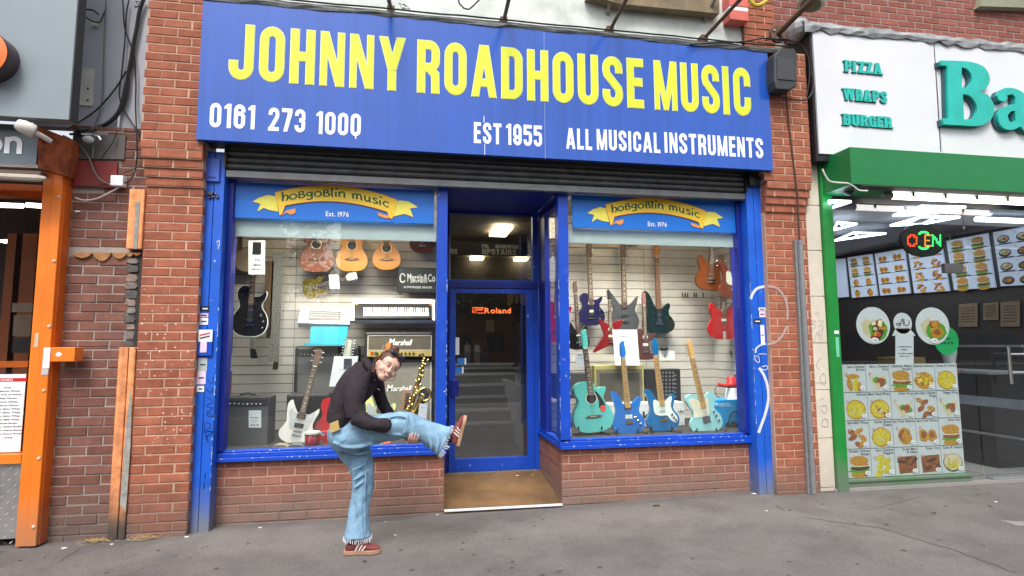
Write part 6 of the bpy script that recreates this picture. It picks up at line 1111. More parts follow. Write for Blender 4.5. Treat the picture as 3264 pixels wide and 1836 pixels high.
# OPEN sign
YO = -.10; c = zat('G', 1027, 552, YO); rx_ = (zat('G', 1215, 552, YO)-c).length; rz_ = (zat('G', 1027, 692, YO)-c).length
op = T('open_sign', 'black oval LED sign spelling OPEN in red, orange and green dots', 'sign', c); MB().disc((c.x, c.z), rx_, YO, YO+.03, 36, rz_).build('sign_body', mat('sign_black', (.012, .02, .014), .4), op, bevel=.003)
EM = {'r': mat('led_red', (1, .05, .01), .5, emit=2.5, ecol=(1, .05, .01), var=0), 'o': mat('led_orange', (1, .3, .03), .5, emit=1.2, ecol=(1, .3, .03), var=0), 'g': mat('led_green', (.02, 1, .1), .5, emit=2.2, ecol=(.03, 1, .12), var=0), 'd': mat('led_off', (.1, .07, .12), .5)}
PIX = {'O': ['01110', '11011', '10001', '10001', '10001', '11011', '01110'], 'P': ['1110', '1001', '1001', '1110', '1000', '1000', '1000'], 'E': ['1111', '1000', '1000', '1110', '1000', '1000', '1111'], 'N': ['10001', '11001', '11101', '10101', '10111', '10011', '10001']}
for ch, k, x0, x1 in (('O', 'r', 895, 968), ('P', 'd', 975, 1030), ('E', 'o', 1042, 1092), ('N', 'g', 1108, 1172)):
    mb = MB(); rows = PIX[ch]
    for i, rw in enumerate(rows):
        for j, b_ in enumerate(rw):
            if b_ == '1': p_ = zat('G', x0+(x1-x0)*j/(len(rw)-1), 510+90*i/6, YO); mb.box((p_.x-.0055, YO-.004, p_.z-.0075), (p_.x+.0055, YO, p_.z+.0075))
    mb.build('led_letter', EM[k], op)
for y0, sg in ((510, -1), (598, 1)):
    pts = [zat('G', 1030+42*math.cos(a), y0+sg*(28*math.sin(a)), YO) for a in np.linspace(.25, PI-.25, 10)]; MB().prism(ribbon([(p_.x, p_.z) for p_ in pts], .02)[1], YO-.004, YO-.001).build('led_arc', EM['g'], op)
# round window posters
YB = -.147
for i, (x, y, kd) in enumerate(((600, 1281, 'wrap'), (1107, 1285, 'two'))):
    c = zat('G', x, y, YB); rr_ = (zat('G', x+143, y, YB)-c).length; rz = (zat('G', x, y+159, YB)-c).length; r = T('round_poster', ['round white window poster of a chicken wrap', 'round white window poster of fried chicken on green salad'][i], 'poster', c, 'round posters on the takeaway window')
    MB().disc((c.x, c.z), rr_, YB, YB+.002, 32, rz).build('disc', PAPER, r); mb = MB(); rs = random.Random(i+50)
    O = c+Vector((.02, -.001, -.02)); s_ = rr_*1.7
    def bl2(cx, cy, rx2, ry2, m_, k): mb.mat(m_).add([O+UX*(s_*(cx+rx2*math.cos(t)*(1+rs.uniform(-.15, .15))))+UZ*(s_*(cy+ry2*math.sin(t)*(1+rs.uniform(-.15, .15))))+NN*(.0004*k) for t in [2*PI*q_/14 for q_ in range(14)]], [tuple(range(14))])
    if i == 0:
        mb.mat(5).add([O+UX*(s_*x_)+UZ*(s_*z_)+NN*.0003 for x_, z_ in ((-.5, .12), (-.3, .26), (.1, .1), (0, -.3), (-.1, -.38), (-.4, -.2))], [tuple(range(6))]); bl2(.1, -.08, .33, .3, 3, 2); bl2(.1, -.05, .2, .3, 6, 3)
        for k in range(14): bl2(rs.uniform(-.12, .3), rs.uniform(-.3, .22), .08, .06, rs.choice((0, 5, 0, 4)), 4+k)
    else:
        mb.mat(5).add([O+UX*(s_*x_)+UZ*(s_*z_)+NN*.0003 for x_, z_ in ((-.5, .1), (-.2, .32), (.0, .1), (-.1, -.3), (-.35, -.25))], [tuple(range(5))])
        for k in range(16): a = k*.4; bl2(.05+.27*math.cos(a), -.1+.2*math.sin(a), .09, .08, 3, 2+k*.1)
        bl2(0, .1, .2, .14, 1, 6); bl2(0.02, .12, .13, .1, 0, 7); bl2(.07, -.14, .22, .18, 0, 8); bl2(.07, -.13, .12, .09, 1, 9)
    p_ = c+Vector((.0, -.0085, -rz*.78)); mb.mat(7).add([p_+UX*(.045*math.cos(a))+UZ*(.025*math.sin(a)) for a in np.linspace(0, 2*PI, 17)[:-1]], [tuple(range(16))]); mb.mat(8); text(mb, ['£4.00', '4.00'][i], p_+Vector((-.025, -.0005, -.008)), .022, True, width=.05); mb.build('food_print', FOODM, r)
bdg = T('rosette_badge', 'white ribbon badge sticker with a black line drawing between the round posters', 'sticker', zat('G', 852, 1262, YB)); c = zat('G', 852, 1262, YB); rr_ = (zat('G', 930, 1262, YB)-c).length
MB().disc((c.x, c.z), rr_, YB, YB+.002, 28).build('badge', PAPER, bdg); w_ = [zat('G', x, y, YB) for x, y in ((790, 1310), (915, 1310), (962, 1368), (915, 1368), (905, 1400), (800, 1400), (795, 1368), (760, 1370))]; MB().prism([(p_.x, p_.z) for p_ in w_], YB, YB+.0015).build('ribbon', PAPER, bdg)
for st in ([(792, 1272), (820, 1262), (828, 1285), (800, 1278)], [(826, 1282), (850, 1225), (856, 1280)], [(862, 1225), (868, 1275), (892, 1282), (908, 1262), (900, 1235)]): MB().prism(ribbon(crom([(p_.x, p_.z) for p_ in (zat('G', x, y, YB) for x, y in st)], 4, False), .009)[1], YB-.001, YB).build('print', INK, bdg)
words('G', 'BEST KEBAB', 798, 1312, 908, 12, YB-.001, INK, bdg, True)
card('H', 790, 0, 945, 270, -.1455, 'white paper notice with a special offer below the ribbon badge', [('RUNTIME SPECIAL', .14, .9, .47, .04, True), ('OFFER', .3, .62, .56, .04, True), ('ANY SMALL BURGER', .14, .95, .68, .04, True), ('MEAL £5.00', .25, .75, .77, .04, True)], name='notice', cat='notice')
us_ = T('round_sticker', 'green round delivery sticker half behind the right round poster', 'sticker', zat('G', 1230, 1400, -.14)); c = zat('G', 1225, 1410, -.14); MB().disc((c.x, c.z), .15, -.143, -.141, 28).build('disc', mat('sticker_green', (.02, .45, .13), .5), us_); words('H', 'Uber', 1165, 62, 1270, 30, -.144, mat('dark_green_ink2', (.01, .1, .05), .5), us_, True); words('H', 'eats', 1165, 100, 1285, 30, -.144, mat('dark_green_ink2', (.01, .1, .05), .5), us_, True)
lamp(7.3, 2.2, 2.9, 2.2, 2.5, 34, (.86, .92, 1), 'ceiling_fill_light')  # broad area light added to the light of the ceiling fittings
# counter and things behind the glass
ct = T('serving_counter', 'black serving counter with steel rails and pale stripes inside the takeaway', 'counter', (8.0, 2, .08)); XC = 8.05; BG_ = mat('black_gloss', (.012, .012, .014), .15)
MB().box((XC, .25, .08), (XC+.5, 6.4, 1.12)).build('counter_front', BG_, ct)
def strip_x(nm, y0a, y0b, xa, xb, h, m_, d=.012): # H coordinates
    a = atX(*q('H', xa, y0a), XC-.004); b = atX(*q('H', xb, y0b), XC-.004); a2 = atX(*q('H', xa, y0a+h), XC-.004); z = a.z; MB().box((XC-d, min(b.y, .3), a2.z), (XC-.001, a.y, z)).build(nm, m_, ct)
WSt = mat('counter_stripe', (.22, .24, .28), .4); strip_x('stripe', 530, 610, 1335, 1889, 75, WSt); strip_x('rail', 825, 930, 1365, 1889, 16, STEEL, .03); strip_x('rail', 105, 130, 1310, 1889, 18, STEEL, .04)
MB().box((XC-.02, .25, 1.12), (XC+.55, 6.4, 1.15)).build('worktop', STEEL, ct)
a = zat('H', 1310, 325, .6); b = zat('H', 1745, 375, .6); tag(MB().quadbox([zat('H', 1315, 318, .6), zat('H', 1745, 345, .6), zat('H', 1745, 380, .6), zat('H', 1315, 345, .6)], (0, .05, 0)).build('ledge', mat('copper_ledge', (.3, .14, .08), .4)), 'reddish steel shelf edge behind the takeaway door', 'shelf')
for i, (x0, y0, x1, y1) in enumerate(((1330, 1100, 1490, 1292), (1540, 1092, 1668, 1235), (1688, 1082, 1850, 1290))):
    P4 = [gx('G', x0, y0, XW-.0), gx('G', x1, y0-12, XW-.0), gx('G', x1, y1, XW-.0), gx('G', x0, y1, XW-.0)]; o = tag(MB().quadbox(P4, (.01, 0, 0)).build('notice', mat('brown_paper', (.22, .15, .09), .8)), ['leftmost', 'middle, smallest', 'rightmost'][i]+' of the three brown paper notices on the takeaway wall', 'notice', 'paper notices on the takeaway wall')
    for k in range(6): a = P4[0].lerp(P4[3], .2+.12*k)+Vector((-.003, 0, 0)); b = P4[1].lerp(P4[2], .2+.12*k)+Vector((-.003, 0, 0)); a, b = a.lerp(b, .15), a.lerp(b, .85); MB().add([a, b, b+Vector((0, 0, .008)), a+Vector((0, 0, .008))], [(0, 1, 2, 3)]).build('print', INK, o)
c = zat('H', 1255, 270, .2); tag(MB().lathe(c, [(.05, 0), (.075, .14), (.075, .16)], 16).build('cup_stack', mat('cup_white', (.5, .52, .55), .5)), 'stack of ribbed white cups behind the takeaway glass', 'cups')
tag(MB().box((6.9, .35, 1.10), (7.3, .6, 1.32)).build('food_box', mat('brown_board', (.22, .15, .06), .8)), 'brown cardboard box behind the green round sticker', 'box')
S('dark_partition', MB().box((5.7, 1.2, .08), (7.6, 1.3, 1.25)), mat('dark_counter', (.05, .05, .055), .3))
tag(flat('sticker', 'H', 275, 40, 312, 210, -.2415, mat('pale_green', (.15, .5, .32), .5)), 'pale green strip sticker on the green post', 'sticker'); tag(flat('sticker', 'G', 265, 1325, 305, 1352, -.2415, PAPER), 'small white label on the green post', 'sticker')
# ------------------------------------------------------------------ orange shopfront at the left edge
ORG = mat('orange_paint', (.80, .19, .012), .45, var=.12, sc=3, bump=.15, dirt=.6, grime=(.25, .18, .12)); ORD = mat('orange_darker', (.62, .12, .01), .5, var=.2, sc=4, bump=.2, dirt=.5); GREYP = mat('grey_cladding', (.225, .27, .295), .35, var=.06, sc=2)  # second orange is darker: post side face, head rails, inside counter
lf_ = T('orange_shopfront', 'orange painted shopfront frame with a dark window at the left edge', 'shopfront', (-1.7, -.3, 0)); YO_ = -.3
X_ = lambda x, y, Y=YO_: at(x, y, Y).x
xa, xb, xc = -1.386, -1.268, -1.19
xr = at(48, 1731, YO_).x, at(84, 1735, YO_).x, at(118, 1722, YO_).x
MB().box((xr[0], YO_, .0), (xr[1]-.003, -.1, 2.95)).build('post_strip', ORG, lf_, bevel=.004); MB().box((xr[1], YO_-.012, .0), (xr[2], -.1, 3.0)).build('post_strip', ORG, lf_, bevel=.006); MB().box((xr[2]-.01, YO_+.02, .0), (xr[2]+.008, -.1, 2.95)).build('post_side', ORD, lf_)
for zz, x, y in (('K2', 418, 62), ('K2', 385, 517), ('K2', 350, 980), ('K2', 312, 1437), ('K3', 282, 595), ('K3', 243, 1092)): MB().lathe(zat(zz, x, y, YO_-.013), [(.013, 0), (.011, -.006), (.005, -.008)], 10, 'y').build('bolt_cap', mat('pale_cap', (.6, .5, .4), .5), lf_)
def wb(zc, x0, y0, x1, y1, Y, d, nm, m_, root=lf_, xleft=None):
    a = zat(zc, x0, y0, Y); b = zat(zc, x1, y1, Y); return MB().box((xleft if xleft is not None else a.x, Y, b.z), (b.x, Y+d, a.z)).build(nm, m_, root)
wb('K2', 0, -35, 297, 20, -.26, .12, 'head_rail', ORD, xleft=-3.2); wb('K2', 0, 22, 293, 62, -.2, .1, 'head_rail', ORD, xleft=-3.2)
wb('K3', 0, 572, 150, 632, -.27, .14, 'sill_rail', ORG, xleft=-3.2)
tp = wb('K3', 0, 634, 140, 1175, -.24, .05, 'tread_plate', mat('aluminium_tread', (.42, .41, .40), .35, metal=.7, var=.2, bump=.2), xleft=-3.2)
a = zat('K3', 0, 640, -.242); dm_ = MB(); zt = a.z
for i in range(26):
    for j in range(26):
        x = xr[0]-.02-.042*i; z = .02+.042*j
        if z > zt-.02: continue
        sg_ = 1 if (i+j) % 2 else -1; dm_.add([(x-.014, -.2405, z-.010*sg_), (x, -.243, z+.004*sg_+.003), (x+.014, -.2405, z+.010*sg_), (x, -.243, z-.004*sg_-.003)], [(0, 1, 2, 3)])
dm_.build('tread_bars', mat('tread_bright', (.6, .6, .59), .3, metal=.7), lf_, kind='stuff')
wb('K2', 0, 60, 300, 2000, -.18, .006, 'window_pane', GLS, xleft=-3.2).location.z += 0
S('orange_shop_back', MB().box((-4, 1.8, 0), (-.7, 1.9, 3.2)), mat('dark_umber', (.035, .025, .02), .7)); S('orange_shop_floor', MB().box((-4, -.1, 0), (-.75, 1.8, .06)), DARK); S('orange_shop_side', MB().box((-.8, -.05, 0), (-.72, 1.8, 3.2)), mat('dark_brick_in', (.06, .03, .022), .8)); S('orange_shop_ceiling', MB().box((-4, -.1, 3.0), (-.7, 1.8, 3.1)), DARK)
for i, (x0, x1) in enumerate(((55, 95), (120, 200))): a = zat('K2', x0, 320, .5); b = zat('K2', x1, 1200, .5); tag(MB().box((a.x, .5, .06), (b.x, .56, a.z)).build('inner_post', mat('rust_orange_in', (.22, .05, .01), .6)), ['thin', 'thick'][i]+' rust-orange post inside the orange shop window', 'post')
a = zat('K2', -60, 118, .3); b = zat('K2', 165, 125, .3); tag(MB().tube([a, b], .02, 6).build('tube_light', LT), 'lit tube light inside the orange shop, left one', 'tube light'); a = zat('K2', 188, 118, .3); b = zat('K2', 292, 126, .3); tag(MB().tube([a, b], .02, 6).build('tube_light', LT), 'short lit tube light beside the orange post', 'tube light')
tag(MB().ell(zat('K2', 50, 378, .6), (.06, .05, .016), 12, 6).build('spotlight', LT), 'small lit round spotlight inside the orange shop', 'spotlight')
mn = T('wall_menu', 'white printed menu sheet in the window of the orange shop', 'menu', zat('K3', 90, 545, -.19)); a = zat('K2', 0, 1320, -.19); b = zat('K3', 190, 545, -.19); a2 = zat('K2', 190, 1320, -.19)
MB().box((a.x-.25, -.192, b.z), (a2.x-.003, -.188, a2.z)).build('sheet', PAPER, mn); wb('K2', 0, 1350, 190, 1372, -.1935, .001, 'header_band', RED, mn, xleft=a.x-.2); words('K2', 'DONERS', 5, 1368, 92, 12, -.1945, PAPER, mn, True)
for k, l in enumerate(('Doner', 'Margherita Cheese', 'Large Tray of Donner', 'Chips Cheese', 'Donner Cheese', 'Chicken Cheese', 'Chips Spicy Wings', '5 Pcs Spicy Wings', '7 Pcs Spicy Wings', '10 Pcs BBQ Wings', 'Cheese Burger', 'Donner Cheese Burger', 'Chicken Cheese Burger', 'Double Cheese Burger', '1 Steak')): words('K3', l, -len(l)*6+60, 85+26*k, 60+len(l)*5, 9, -.1945, INK, mn, True, name='print')
wb('K2', 88, 815, 228, 880, .1, .02, 'shelf', mat('picture_rail', (.12, .08, .06), .6)); wb('K2', 100, 900, 215, 1050, .3, .02, 'picture', mat('muted_picture', (.14, .10, .07), .6)); wb('K2', 92, 1060, 208, 1170, .2, .15, 'till', BLACK); wb('K2', 0, 1232, 195, 1272, .0, .2, 'counter', ORD, xleft=-3)
# orange handle box, stickers, grey cladding sign, rusty bracket, lamp, camera
hbx = T('lock_box', 'orange steel lock box with a torn white sticker on the orange post', 'lock box', zat('K2', 440, 1180, -.4)); a = zat('K2', 362, 1130, -.36); b = zat('K2', 470, 1232, -.36); MB().box((a.x, -.36, b.z), (b.x+.055, -.24, a.z)).build('box_body', ORG, hbx, bevel=.005); MB().ell((a.x+.055, -.361, (a.z+b.z)/2), (.022, .002, .017), 7, 5).build('sticker_remains', PAPER, hbx)
flat('sticker', 'K2', 312, 1132, 350, 1280, YO_-.013, PAPER, 'tall white sticker on the orange post', 'sticker'); flat('sticker', 'K2', 297, 1285, 342, 1325, YO_-.013, mat('label_grey', (.5, .5, .5), .6), 'small grey barcode sticker under the tall white one', 'sticker'); flat('sticker', 'K2', 250, 1030, 270, 1130, YO_-.001, mat('peeled', (.6, .45, .3), .7), 'thin peeled paper scrap on the edge of the orange post', 'sticker')
gs = T('grey_fascia', 'blue-grey fascia panel with half an orange disc above the orange shop', 'sign', (-2, -.6, 2.9)); f = at(243, 0, -.62); bk = atX(270, 0, f.x); bt = at(219, 382, -.62)
MB().box((-4, -.62, bt.z), (bt.x, bk.y, 5.5)).build('panel_box', GREYP, gs, bevel=.003); MB().box((bt.x-.002, -.615, bt.z+.005), (bt.x+.006, bk.y, 5.5)).build('side_cover', mat('side_dark', (.03, .045, .05), .5), gs)
c = at(-65, 165, -.75); rd = (at(26, 165, -.75)-c).length; MB().lathe(c, [(rd, .13), (rd, .02), (rd*.97, .0), (rd*.5, -.0)], 40, 'y').build('disc', mat('disc_side', (.055, .035, .04), .4), gs); MB().lathe(c+Vector((0, -.002, 0)), [(rd*.97, 0), (rd*.5, -.012)], 40, 'y').build('disc_face', mat('disc_orange', (.85, .16, .01), .35), gs)
ls = T('lower_fascia', 'dark blue-grey strip fascia with white lettering below the grey panel', 'sign', (-2, -.45, 2.8)); a = zat('K1', 0, 905, -.45); b = zat('K1', 268, 1225, -.45); MB().box((-4, -.45, b.z), (b.x, -.35, bt.z)).build('fascia_board', mat('fascia_slate', (.10, .135, .16), .3, var=.15), ls)
aa = zat('K1', 30, 1142, -.452); bb2 = zat('K1', 163, 1145, -.452); hh = zat('K1', 30, 1020, -.452).z-aa.z; w_ = bb2.x-aa.x; nb = MB(); t_ = w_*.3
nb.prism(ribbon([(aa.x+t_/2, aa.z), (aa.x+t_/2, aa.z+hh)], t_)[1], -.455, -.452); nb.prism(ribbon([(aa.x+t_/2, aa.z+hh*.62)]+arc(aa.x+w_/2, aa.z+hh*.62, (w_-t_)/2, hh*.3, 160, 0)+[(aa.x+w_-t_/2, aa.z)], t_)[1], -.4555, -.452); nb.build('lettering', WHITE, ls)
oc = (aa.x-w_*.62, aa.z+hh*.48); rb = ribbon([(oc[0]+w_*.38*math.cos(k), oc[1]+hh*.36*math.sin(k)) for k in np.linspace(0, 2*PI, 21)[:-1]], t_*.9, True); MB().prism(rb[2], -.455, -.452, holes=[rb[1]]).build('lettering', WHITE, ls)
RU = mat('rusty_orange', (.30, .07, .02), .75, var=.7, sc=9, bump=.5, bsc=30)
tag(MB().quadbox([zat('K1', 285, 940, -.55), zat('K1', 548, 1045, -.32), zat('K1', 502, 1312, -.32), zat('K1', 283, 1250, -.55)], (0, .1, .0)).build('shutter_bracket', RU), 'rust-eaten orange shutter end bracket above the orange post', 'bracket')
bl2_ = T('bulkhead_light', 'unlit slim batten lamp under the slate fascia', 'lamp', zat('K1', 170, 1320, -.5)); a = zat('K1', 345, 1330, -.5); MB().tube([(-3, -.5, a.z+.01), (a.x-.05, -.5, a.z), (a.x, -.5, a.z)], [.03, .03, .012], 10).build('lamp_tube', mat('aged_diffuser', (.42, .38, .32), .5), bl2_); MB().box((-3, -.52, a.z+.025), (a.x-.03, -.42, a.z+.05)).build('tray', mat('tray_brown', (.12, .07, .05), .6), bl2_)
sc = T('bullet_camera', 'white bullet security camera under the grey panel pointing left', 'security camera', zat('K1', 230, 980, -.6)); a = zat('K1', 118, 918, -.66); b = zat('K1', 262, 985, -.6); MB().tube([a, a.lerp(b, .06), a.lerp(b, .35), a.lerp(b, .9), b], [.028, .038, .05, .052, .04], 16).build('camera_body', mat('camera_cream', (.68, .66, .58), .4), sc, smooth=True); MB().tube([a-(b-a)*.01, a+(b-a)*.02], .022, 12).build('camera_lens', BLACK, sc); MB().tube([b, b+Vector((.05, .1, -.03))], .02, 8).build('mount_arm', mat('camera_cream', (.68, .66, .58), .4), sc)
# ------------------------------------------------------------------ brown brick alcove between the orange post and the pier
YA = -.19; bw = T('alcove_wall', 'weathered brown brick wall strip between the orange post and the left pier', 'brick wall', (-.95, YA, 0)); xl = xr[2]-.02; zT = zat('K1', 800, 945, YA).z; xw = zat('K3', 835, 200, YA).x
wall_core(bw, (xl, YA+.006, -.03), (-.64, .1, zT), m_=MORTG)
zr0, zr1 = zat('K1', 600, 1405, YA).z, zat('K1', 600, 1195, YA).z; zs1 = zat('K1', 600, 1005, YA).z; xrp = zat('K1', 870, 1300, YA).x; zf = zat('K2', 700, 470, YA).z; xst = zat('K2', 925, 600, YA).x
def skp(x, z):
    if z > zr0-.01 and z < zs1+.02 and x < xrp+.02: return True
    if abs(z-zf) < .035: return True
    return False
zA, zB = zat('K2', 900, 1125, YA).z, zat('K2', 950, 440, YA).z
for a1_, z0_, z1_ in ((-.645, -.02, zA), (xst, zA, zB), (-.645, zB, zT)): bricks(bw, xl, a1_, z0_, z1_, YA, BR_BN, zph=.03, jx=zat('K2', 728, 110, YA).x, skip=skp, proud=.004)
tag(flat('red_board', 'K1', 545, 1195, 870, 1405, YA-.002, mat('old_red_panel', (.22, .025, .02), .6, var=.15), th=.02), 'dull red board set in the brown brick wall under the slate tiles', 'board')
sl_ = T('slate_course', 'row of grey slate tiles standing on end above the red board', 'tiles', zat('K1', 740, 1190, YA))
for i in range(6): a = zat('K1', 560+62*i, 1005, YA-.01); b = zat('K1', 616+62*i, 1188, YA-.01); MB().box((a.x, YA-.012-R.uniform(0, .01), b.z), (b.x, YA+.02, a.z)).build('tile', mat('slate_grey', (.13, .12, .115), .8, var=.25), sl_)
gp = wall = S('grey_upper_panel', MB().box((at(250, 200, -.1).x-.3, -.10, zT+.01), (-.68, .0, 5.5)), mat('pale_grey_board', (.44, .45, .50), .7, var=.08, sc=2, bump=.15)) 
flat('white_plate', 'K1', 598, 510, 690, 792, -.102, mat('chipped_white', (.66, .64, .58), .7), 'white perforated strip on the pale grey board', 'plate', th=.01)
for y in (660, 748): tag(MB().cyl(zat('K1', 655, y, -.113), .008, -.004).build('screw_hole', BLACK), ['upper', 'lower'][y == 748]+' dark screw hole in the white strip', 'hole')
wp = T('orange_batten', 'upper length of peeling orange and grey painted timber batten by the pier', 'batten', zat('K2', 960, 430, -.24)); PEEL = mat('peeling_orange', (.78, .30, .12), .8, var=.35, sc=14, bump=.6, dirt=1.0, grime=(.07, .055, .045), streak=.3); 
def peel(nm, a, b, root): 
    t = PEEL
    return MB().box(a, b).build(nm, t, root, bevel=.004)
a = zat('K2', 922, 5, -.23); b = zat('K2', 1010, 432, -.23); MB().box((a.x, -.235, b.z), (-.642, -.1, a.z)).build('timber', PEEL, wp, bevel=.006)
gr_ = mat('weathered_grey_wood', (.30, .30, .27), .9, var=.3, sc=20, bump=.6)
MB().box((a.x+.055, -.239, b.z+.0), (a.x+.085, -.234, a.z-.1)).build('bare_wood', gr_, wp)
wp = T('orange_batten', 'lower rotten orange timber batten reaching the ground beside the pier', 'batten', zat('K3', 860, 1140, -.24)); a = zat('K2', 845, 1130, -.235); MB().box((a.x, -.237, -.01), (a.x+.068, -.1, a.z)).build('timber', PEEL, wp, bevel=.006); MB().box((a.x+.072, -.23, -.01), (-.642, -.1, a.z)).build('timber', PEEL, wp, bevel=.006)
MB().prism([(a.x+.075, .25), (a.x+.12, .2), (a.x+.125, .7), (a.x+.115, 1.05), (a.x+.10, 1.15), (a.x+.085, .8)], -.2335, -.2305).build('bare_wood', gr_, wp)
sr = T('rubble_strip', 'exposed grey rubble stones in the gap between brown bricks and the pier', 'rubble', zat('K2', 950, 1100, -.15)); y0 = 500; MB().box((xst, -.186, zat('K2', 900, 1125, YA).z), (-.642, -.1, zat('K2', 950, 440, YA).z)).build('mortar', DARK, sr)  # near-black box behind the stones stands in for the dark gap
for i, h in enumerate((42, 62, 56, 50, 66, 48, 54, 62, 40, 70, 46, 30)):
    a = zat('K2', 925-3*i, y0, -.16); b = zat('K2', 985-3*i, y0+h, -.16); c = (a+b)/2; MB().prism([(c.x+(b.x-a.x)*.66*math.copysign(abs(math.cos(t))**.5, math.cos(t))*R.uniform(.8, 1.1), c.z+(a.z-b.z)*.52*math.copysign(abs(math.sin(t))**.6, math.sin(t))*R.uniform(.75, 1.05)) for t in [k*PI*2/7+R.uniform(-.2, .2) for k in range(7)]], -.2+R.uniform(-.004, .012), -.16).build('stone', [mat('rubble_a', (.20, .17, .15), .9, var=.4, sc=20, bump=.8), mat('rubble_b', (.10, .09, .085), .9, var=.4, sc=20, bump=.8), mat('rubble_c', (.27, .20, .16), .9, var=.3, sc=20, bump=.8)][i % 3], sr); y0 += h+3
fo = T('foam_seam', 'scalloped brown expanding foam bead across the brown bricks', 'foam', zat('K2', 740, 490, YA)); FOAM = mat('foam_brown', (.36, .16, .055), .7, var=.25, sc=20, bump=.5)
for x0, x1, h in ((510, 660, 40), (655, 795, 62), (795, 905, 46), (895, 950, 30), (945, 1003, 22)):
    w_ = [zat('K2', x0+(x1-x0)*k/8, 458+h*math.sin(PI*k/8)**.7, YA-.012) for k in range(9)]; MB().prism([(p_.x, p_.z) for p_ in w_], YA-.018, YA).build('foam_lobe', FOAM, fo, bevel=.003)
# junction box, flood lamp and the cables
jx = T('junction_box', 'white square junction box by the left pier', 'junction box', zat('K1', 868, 1342, -.25)); a = zat('K1', 822, 1302, -.27); b = zat('K1', 912, 1384, -.27); MB().box((a.x, -.27, b.z), (b.x, -.2, a.z)).build('box_body', WHITE, jx, bevel=.006)
fl2 = T('floodlight', 'small broken white floodlight tangled in cables above the red board', 'floodlight', zat('K1', 660, 1040, -.28)); MB().ell(zat('K1', 658, 1038, -.3), (.04, .04, .028), 12, 8).build('lamp_glass', mat('lamp_pale', (.6, .66, .68), .3), fl2); MB().tube([zat('K1', x, y, -.28) for x, y in ((610, 1000), (690, 1000), (735, 1020), (752, 1045))], .012, 8).build('lamp_rim', CHROME, fl2); MB().box(zat('K1', 560, 1010, -.26), zat('K1', 640, 975, -.24)).build('bracket', BLACK, fl2)
CB1 = mat('black_cable', (.012, .012, .013), .5); CB2 = mat('grey_cable', (.16, .155, .15), .5); CB3 = mat('white_cable2', (.5, .5, .48), .5)
cbl = [('K1', [(1072, -10), (1040, 80), (1020, 200), (995, 330), (975, 450), (955, 560), (945, 680), (920, 770), (870, 860), (800, 920), (720, 950), (560, 980)], .016, CB1, 'thick black cable bundle sweeping down the pale grey board'), ('K1', [(1060, 0), (1030, 100), (1005, 300), (980, 480), (940, 620), (900, 780), (850, 870), (760, 940), (650, 985), (520, 1000)], .010, CB1, 'second black cable beside the thick bundle'),
       ('K1', [(790, -10), (785, 120), (778, 260), (770, 500), (765, 700), (740, 850), (705, 950), (695, 1080), (690, 1180)], .006, CB2, 'thin grey cable hanging straight on the pale grey board'), ('K1', [(915, 0), (925, 180), (945, 260), (975, 340), (1000, 420), (1012, 600), (1010, 800), (1018, 1000), (1018, 1200), (980, 1330), (870, 1385)], .006, CB1, 'thin black cable from the top down to the junction box'),
       ('K1', [(960, 0), (940, 120), (930, 300), (905, 560), (890, 680), (905, 780), (960, 880), (1040, 1000)], .006, CB1, 'thin black cable bowing left of the bundle'), ('K1', [(940, 530), (860, 660), (740, 800), (620, 890), (500, 960)], .007, CB1, 'diagonal black cable crossing the pale grey board'),
       ('K1', [(470, 1010), (530, 1040), (600, 1090), (660, 1170), (700, 1270), (750, 1340), (850, 1385)], .007, CB2, 'grey cable drooping from the bracket to the junction box'), ('K1', [(370, 1320), (450, 1350), (560, 1380), (680, 1388), (780, 1375), (900, 1300), (1050, 1235)], .0035, CB1, 'thin dark wire sagging across the red board'),
       ('K1', [(628, 120), (680, 155), (740, 165), (765, 120), (790, 70)], .006, CB1, 'short black cable looped at the edge of the grey fascia'), ('K1', [(628, 72), (690, 75), (735, 110)], .007, CB1, 'short dark cable stub at the top of the pale grey board'), ('K2', [(535, 68), (600, 85), (680, 75), (760, 40), (850, -10)], .006, CB3, 'white cable sagging over the brown bricks'),
       ('K1', [(870, 980), (840, 1060), (790, 1130), (750, 1190)], .004, CB1, 'short black cable end over the slate tiles'), ('K1', [(1000, 40), (1050, 60), (1010, 10), (1060, 30), (1000, 60)], .004, CB1, 'tangle of thin wires near the top of the bundle')]
for zc, pts, r_, m_, lb in cbl: tag(MB().tube([Vector(p_) for p_ in crom([tuple(zat(zc, x, y, -.24 if y > 950 or zc == 'K2' else -.14)) for x, y in pts], 4, False)], r_, 6).build('cable', m_), lb, 'cable', 'loose cables at the left')
tag(MB().box(zat('K1', 685, 170, -.14), zat('K1', 738, 205, -.1)).build('connector', CREAM), 'cream terminal block hanging from a short cable', 'connector'); tag(MB().box(zat('K1', 880, 850, -.14), zat('K1', 890, 950, -.13)).build('label_strip', WHITE), 'thin white strip hanging under the cable bundle', 'strip'); tag(MB().ell(zat('K2', 550, 165, YA-.01), (.022, .006, .008), 8, 6).build('cable_clip', WHITE), 'white cable clip on the brown bricks', 'clip')
